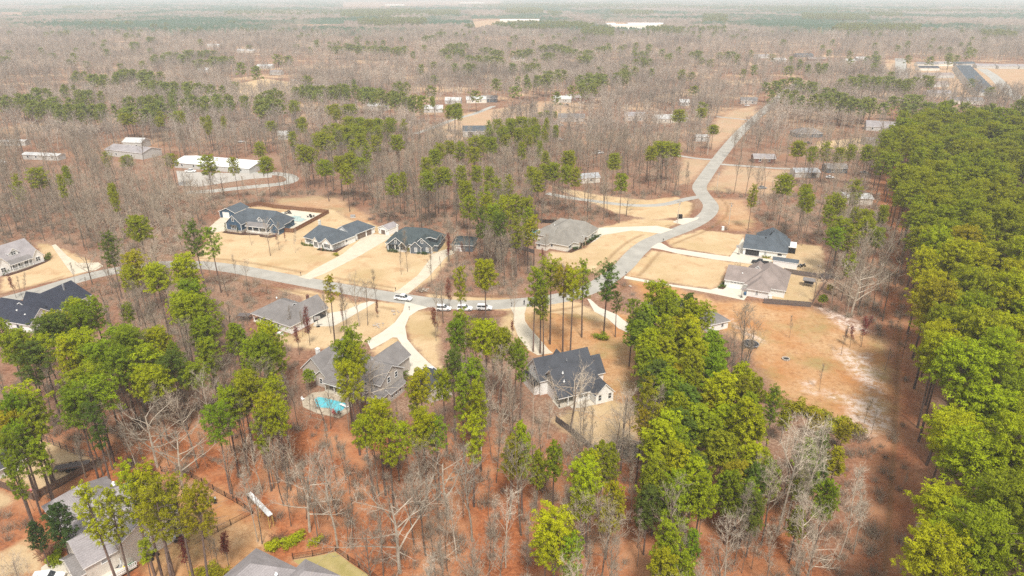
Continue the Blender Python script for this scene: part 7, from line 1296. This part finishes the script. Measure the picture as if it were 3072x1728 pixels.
# bare woods 420 m to 1.7 km
X1, Y1 = grid_pts(420, 900, 7.4, .86, .92); X2, Y2 = grid_pts(900, 1750, 9.6, .84, .95); X = np.concatenate([X1, X2]); Y = np.concatenate([Y1, Y2])
k = (poly_sd(X, Y, LAWN) < -1) & (poly_sd(X, Y, CLAY) < -1) & ~in_house(X, Y, 3) & (seg_dist(X, Y, ROAD_MAIN) > 6.5) & (poly_sd(X, Y, FOREST) < 0)
k &= ~hides(X, Y, np.full(X.shape, 14.), 2.0, [tuple(a) for a, h in zip(HPX, HOUSEBOX) if h[3] >= 345], .25) | (rg.uniform(size=len(X)) < .5); X, Y = X[k], Y[k]
noise = np.sin(X * .013 + 2 * np.sin(Y * .006)) * np.cos(Y * .011 + X * .004); k = rg.uniform(size=len(X)) < np.clip(.84 + .55 * noise, .12, 1); X, Y = X[k], Y[k]
s_ = rg.uniform(.75, 1.15, len(X)); w_ = s_ * rg.uniform(1.0, 1.5, len(X)); gn_scatter('far_bare_woods', np.stack([X, Y], -1), np.stack([w_, w_, s_], -1), rg.uniform(0, 6.28, len(X)), rg.randint(0, 4, len(X)), [('fb', m_, (1, 1, 1)) for m_ in FB], 'hazy grey brown bare woods reaching towards the horizon')
# beyond 1.7 km the canopy is a bumpy sheet with mass colours
ys = [1700.]
while ys[-1] < 24000: ys.append(ys[-1] * 1.0065)
ys = np.array(ys); ts = np.linspace(-.9, .9, 620); GX, GY = ts[None] * ys[:, None], np.repeat(ys[:, None], len(ts), 1)
GZ = 9 + rg.uniform(-8, 9, GX.shape) + 4 * np.sin(GX * .01 + GY * .004) * np.sin(GY * .007); open_ = poly_sd(GX, GY, [QP('T2', [(1950, 160), (2420, 170), (2440, 260), (2040, 250)]), QP('T2', [(980, 140), (1500, 140), (1500, 200), (1000, 250)]), QP('T2', [(0, 15), (1200, 5), (1200, 40), (0, 75)]), QP('T1', [(2200, 185), (2600, 180), (2600, 215), (2250, 240)]), QP('T1', [(0, 90), (170, 90), (170, 135), (0, 135)])], 60)
GZ = np.where(open_ > 0, -1, GZ); GZ[0] = -2
nr, nc = GX.shape; me = bpy.data.meshes.new('far_canopy'); V = np.stack([GX, GY, GZ], -1).reshape(-1, 3); ix = np.arange(nr * nc).reshape(nr, nc); Fq = np.stack([ix[:-1, :-1], ix[:-1, 1:], ix[1:, 1:], ix[1:, :-1]], -1).reshape(-1, 4)
me.vertices.add(len(V)); me.vertices.foreach_set('co', V.ravel().astype(np.float32)); me.loops.add(Fq.size); me.loops.foreach_set('vertex_index', Fq.ravel().astype(np.int32)); me.polygons.add(len(Fq)); me.polygons.foreach_set('loop_start', np.arange(0, Fq.size, 4, dtype=np.int32)); me.polygons.foreach_set('loop_total', np.full(len(Fq), 4, np.int32)); me.update(calc_edges=True)
o = bpy.data.objects.new('far_forest', me); C.objects.link(o); tag(o, 'distant rolling forest canopy fading into haze', kind='stuff')
fm = bpy.data.materials.new('far_canopy'); fm.use_nodes = True; t = fm.node_tree; b = t.nodes['Principled BSDF']; b.inputs['Roughness'].default_value = 1; b.inputs['Specular IOR Level'].default_value = 0; geo = t.nodes.new('ShaderNodeNewGeometry')
mpn = t.nodes.new('ShaderNodeMapping'); mpn.inputs['Scale'].default_value = (.0016, .0016, 0); t.links.new(geo.outputs['Position'], mpn.inputs[0]); nn = t.nodes.new('ShaderNodeTexNoise'); nn.inputs['Scale'].default_value = 1; nn.inputs['Detail'].default_value = 6; nn.inputs['Roughness'].default_value = .6; t.links.new(mpn.outputs[0], nn.inputs['Vector'])
col = MX(R(N(.02, 5, .7), .35, .65), (.15, .115, .09), (.27, .21, .165)); col = MX(R(nn.outputs[0], .46, .54), col, (.04, .085, .045)); t.links.new(col, b.inputs['Base Color']); me.materials.append(fm)
# woodland brush in the nearer woods
X, Y = grid_pts(75, 330, 3.2, .84, .5); k = dens_mask(X, Y) & (poly_sd(X, Y, FOREST) < 0); X, Y = X[k], Y[k]
T0 = []; T1_ = []
for i in range(70): a = rg.uniform(0, 6.28); b0 = np.array([rg.normal(0, .5), rg.normal(0, .5), 0]); d = np.array([math.cos(a) * .5, math.sin(a) * .5, 1.]) * rg.uniform(.7, 2.2); T0.append(b0); T1_.append(b0 + d); T0.append(b0 + d * .5); T1_.append(b0 + d * .5 + rg.normal(0, .4, 3) + np.array([0, 0, .4]))
BR = np_mesh('brush', spikes(T0, T1_, np.full(len(T0), .05), rg), [M['twig']])
s_ = rg.uniform(.6, 1.6, len(X)); gn_scatter('undergrowth', np.stack([X, Y], -1), np.stack([s_, s_, s_], -1), rg.uniform(0, 6.28, len(X)), np.zeros(len(X)), [('brush', BR, (1, 1, 1))], 'thin leafless brush over the leaf litter')

# ------------------------------------------------------------------ air
o = MB(); o.box(-26000, -60, -3, 26000, 31000, 97); hz = o.build('haze', [])
hz.data.materials.clear(); hm = bpy.data.materials.new('haze'); hm.use_nodes = True; t = hm.node_tree; t.nodes.clear(); vo = t.nodes.new('ShaderNodeVolumePrincipled'); ou = t.nodes.new('ShaderNodeOutputMaterial')
vo.inputs['Density'].default_value = HAZE_DENSITY; vo.inputs['Color'].default_value = (.90, .955, .99, 1); vo.inputs['Anisotropy'].default_value = .1; t.links.new(vo.outputs[0], ou.inputs['Volume']); hz.data.materials.append(hm); tag(hz, 'thin pale haze over the woods', kind='stuff')
print('PINES', len(pines), 'near', len(near_p), 'BARES', len(bares), 'manual', man, 'vis', len(vis), 'objs', len(C.objects))
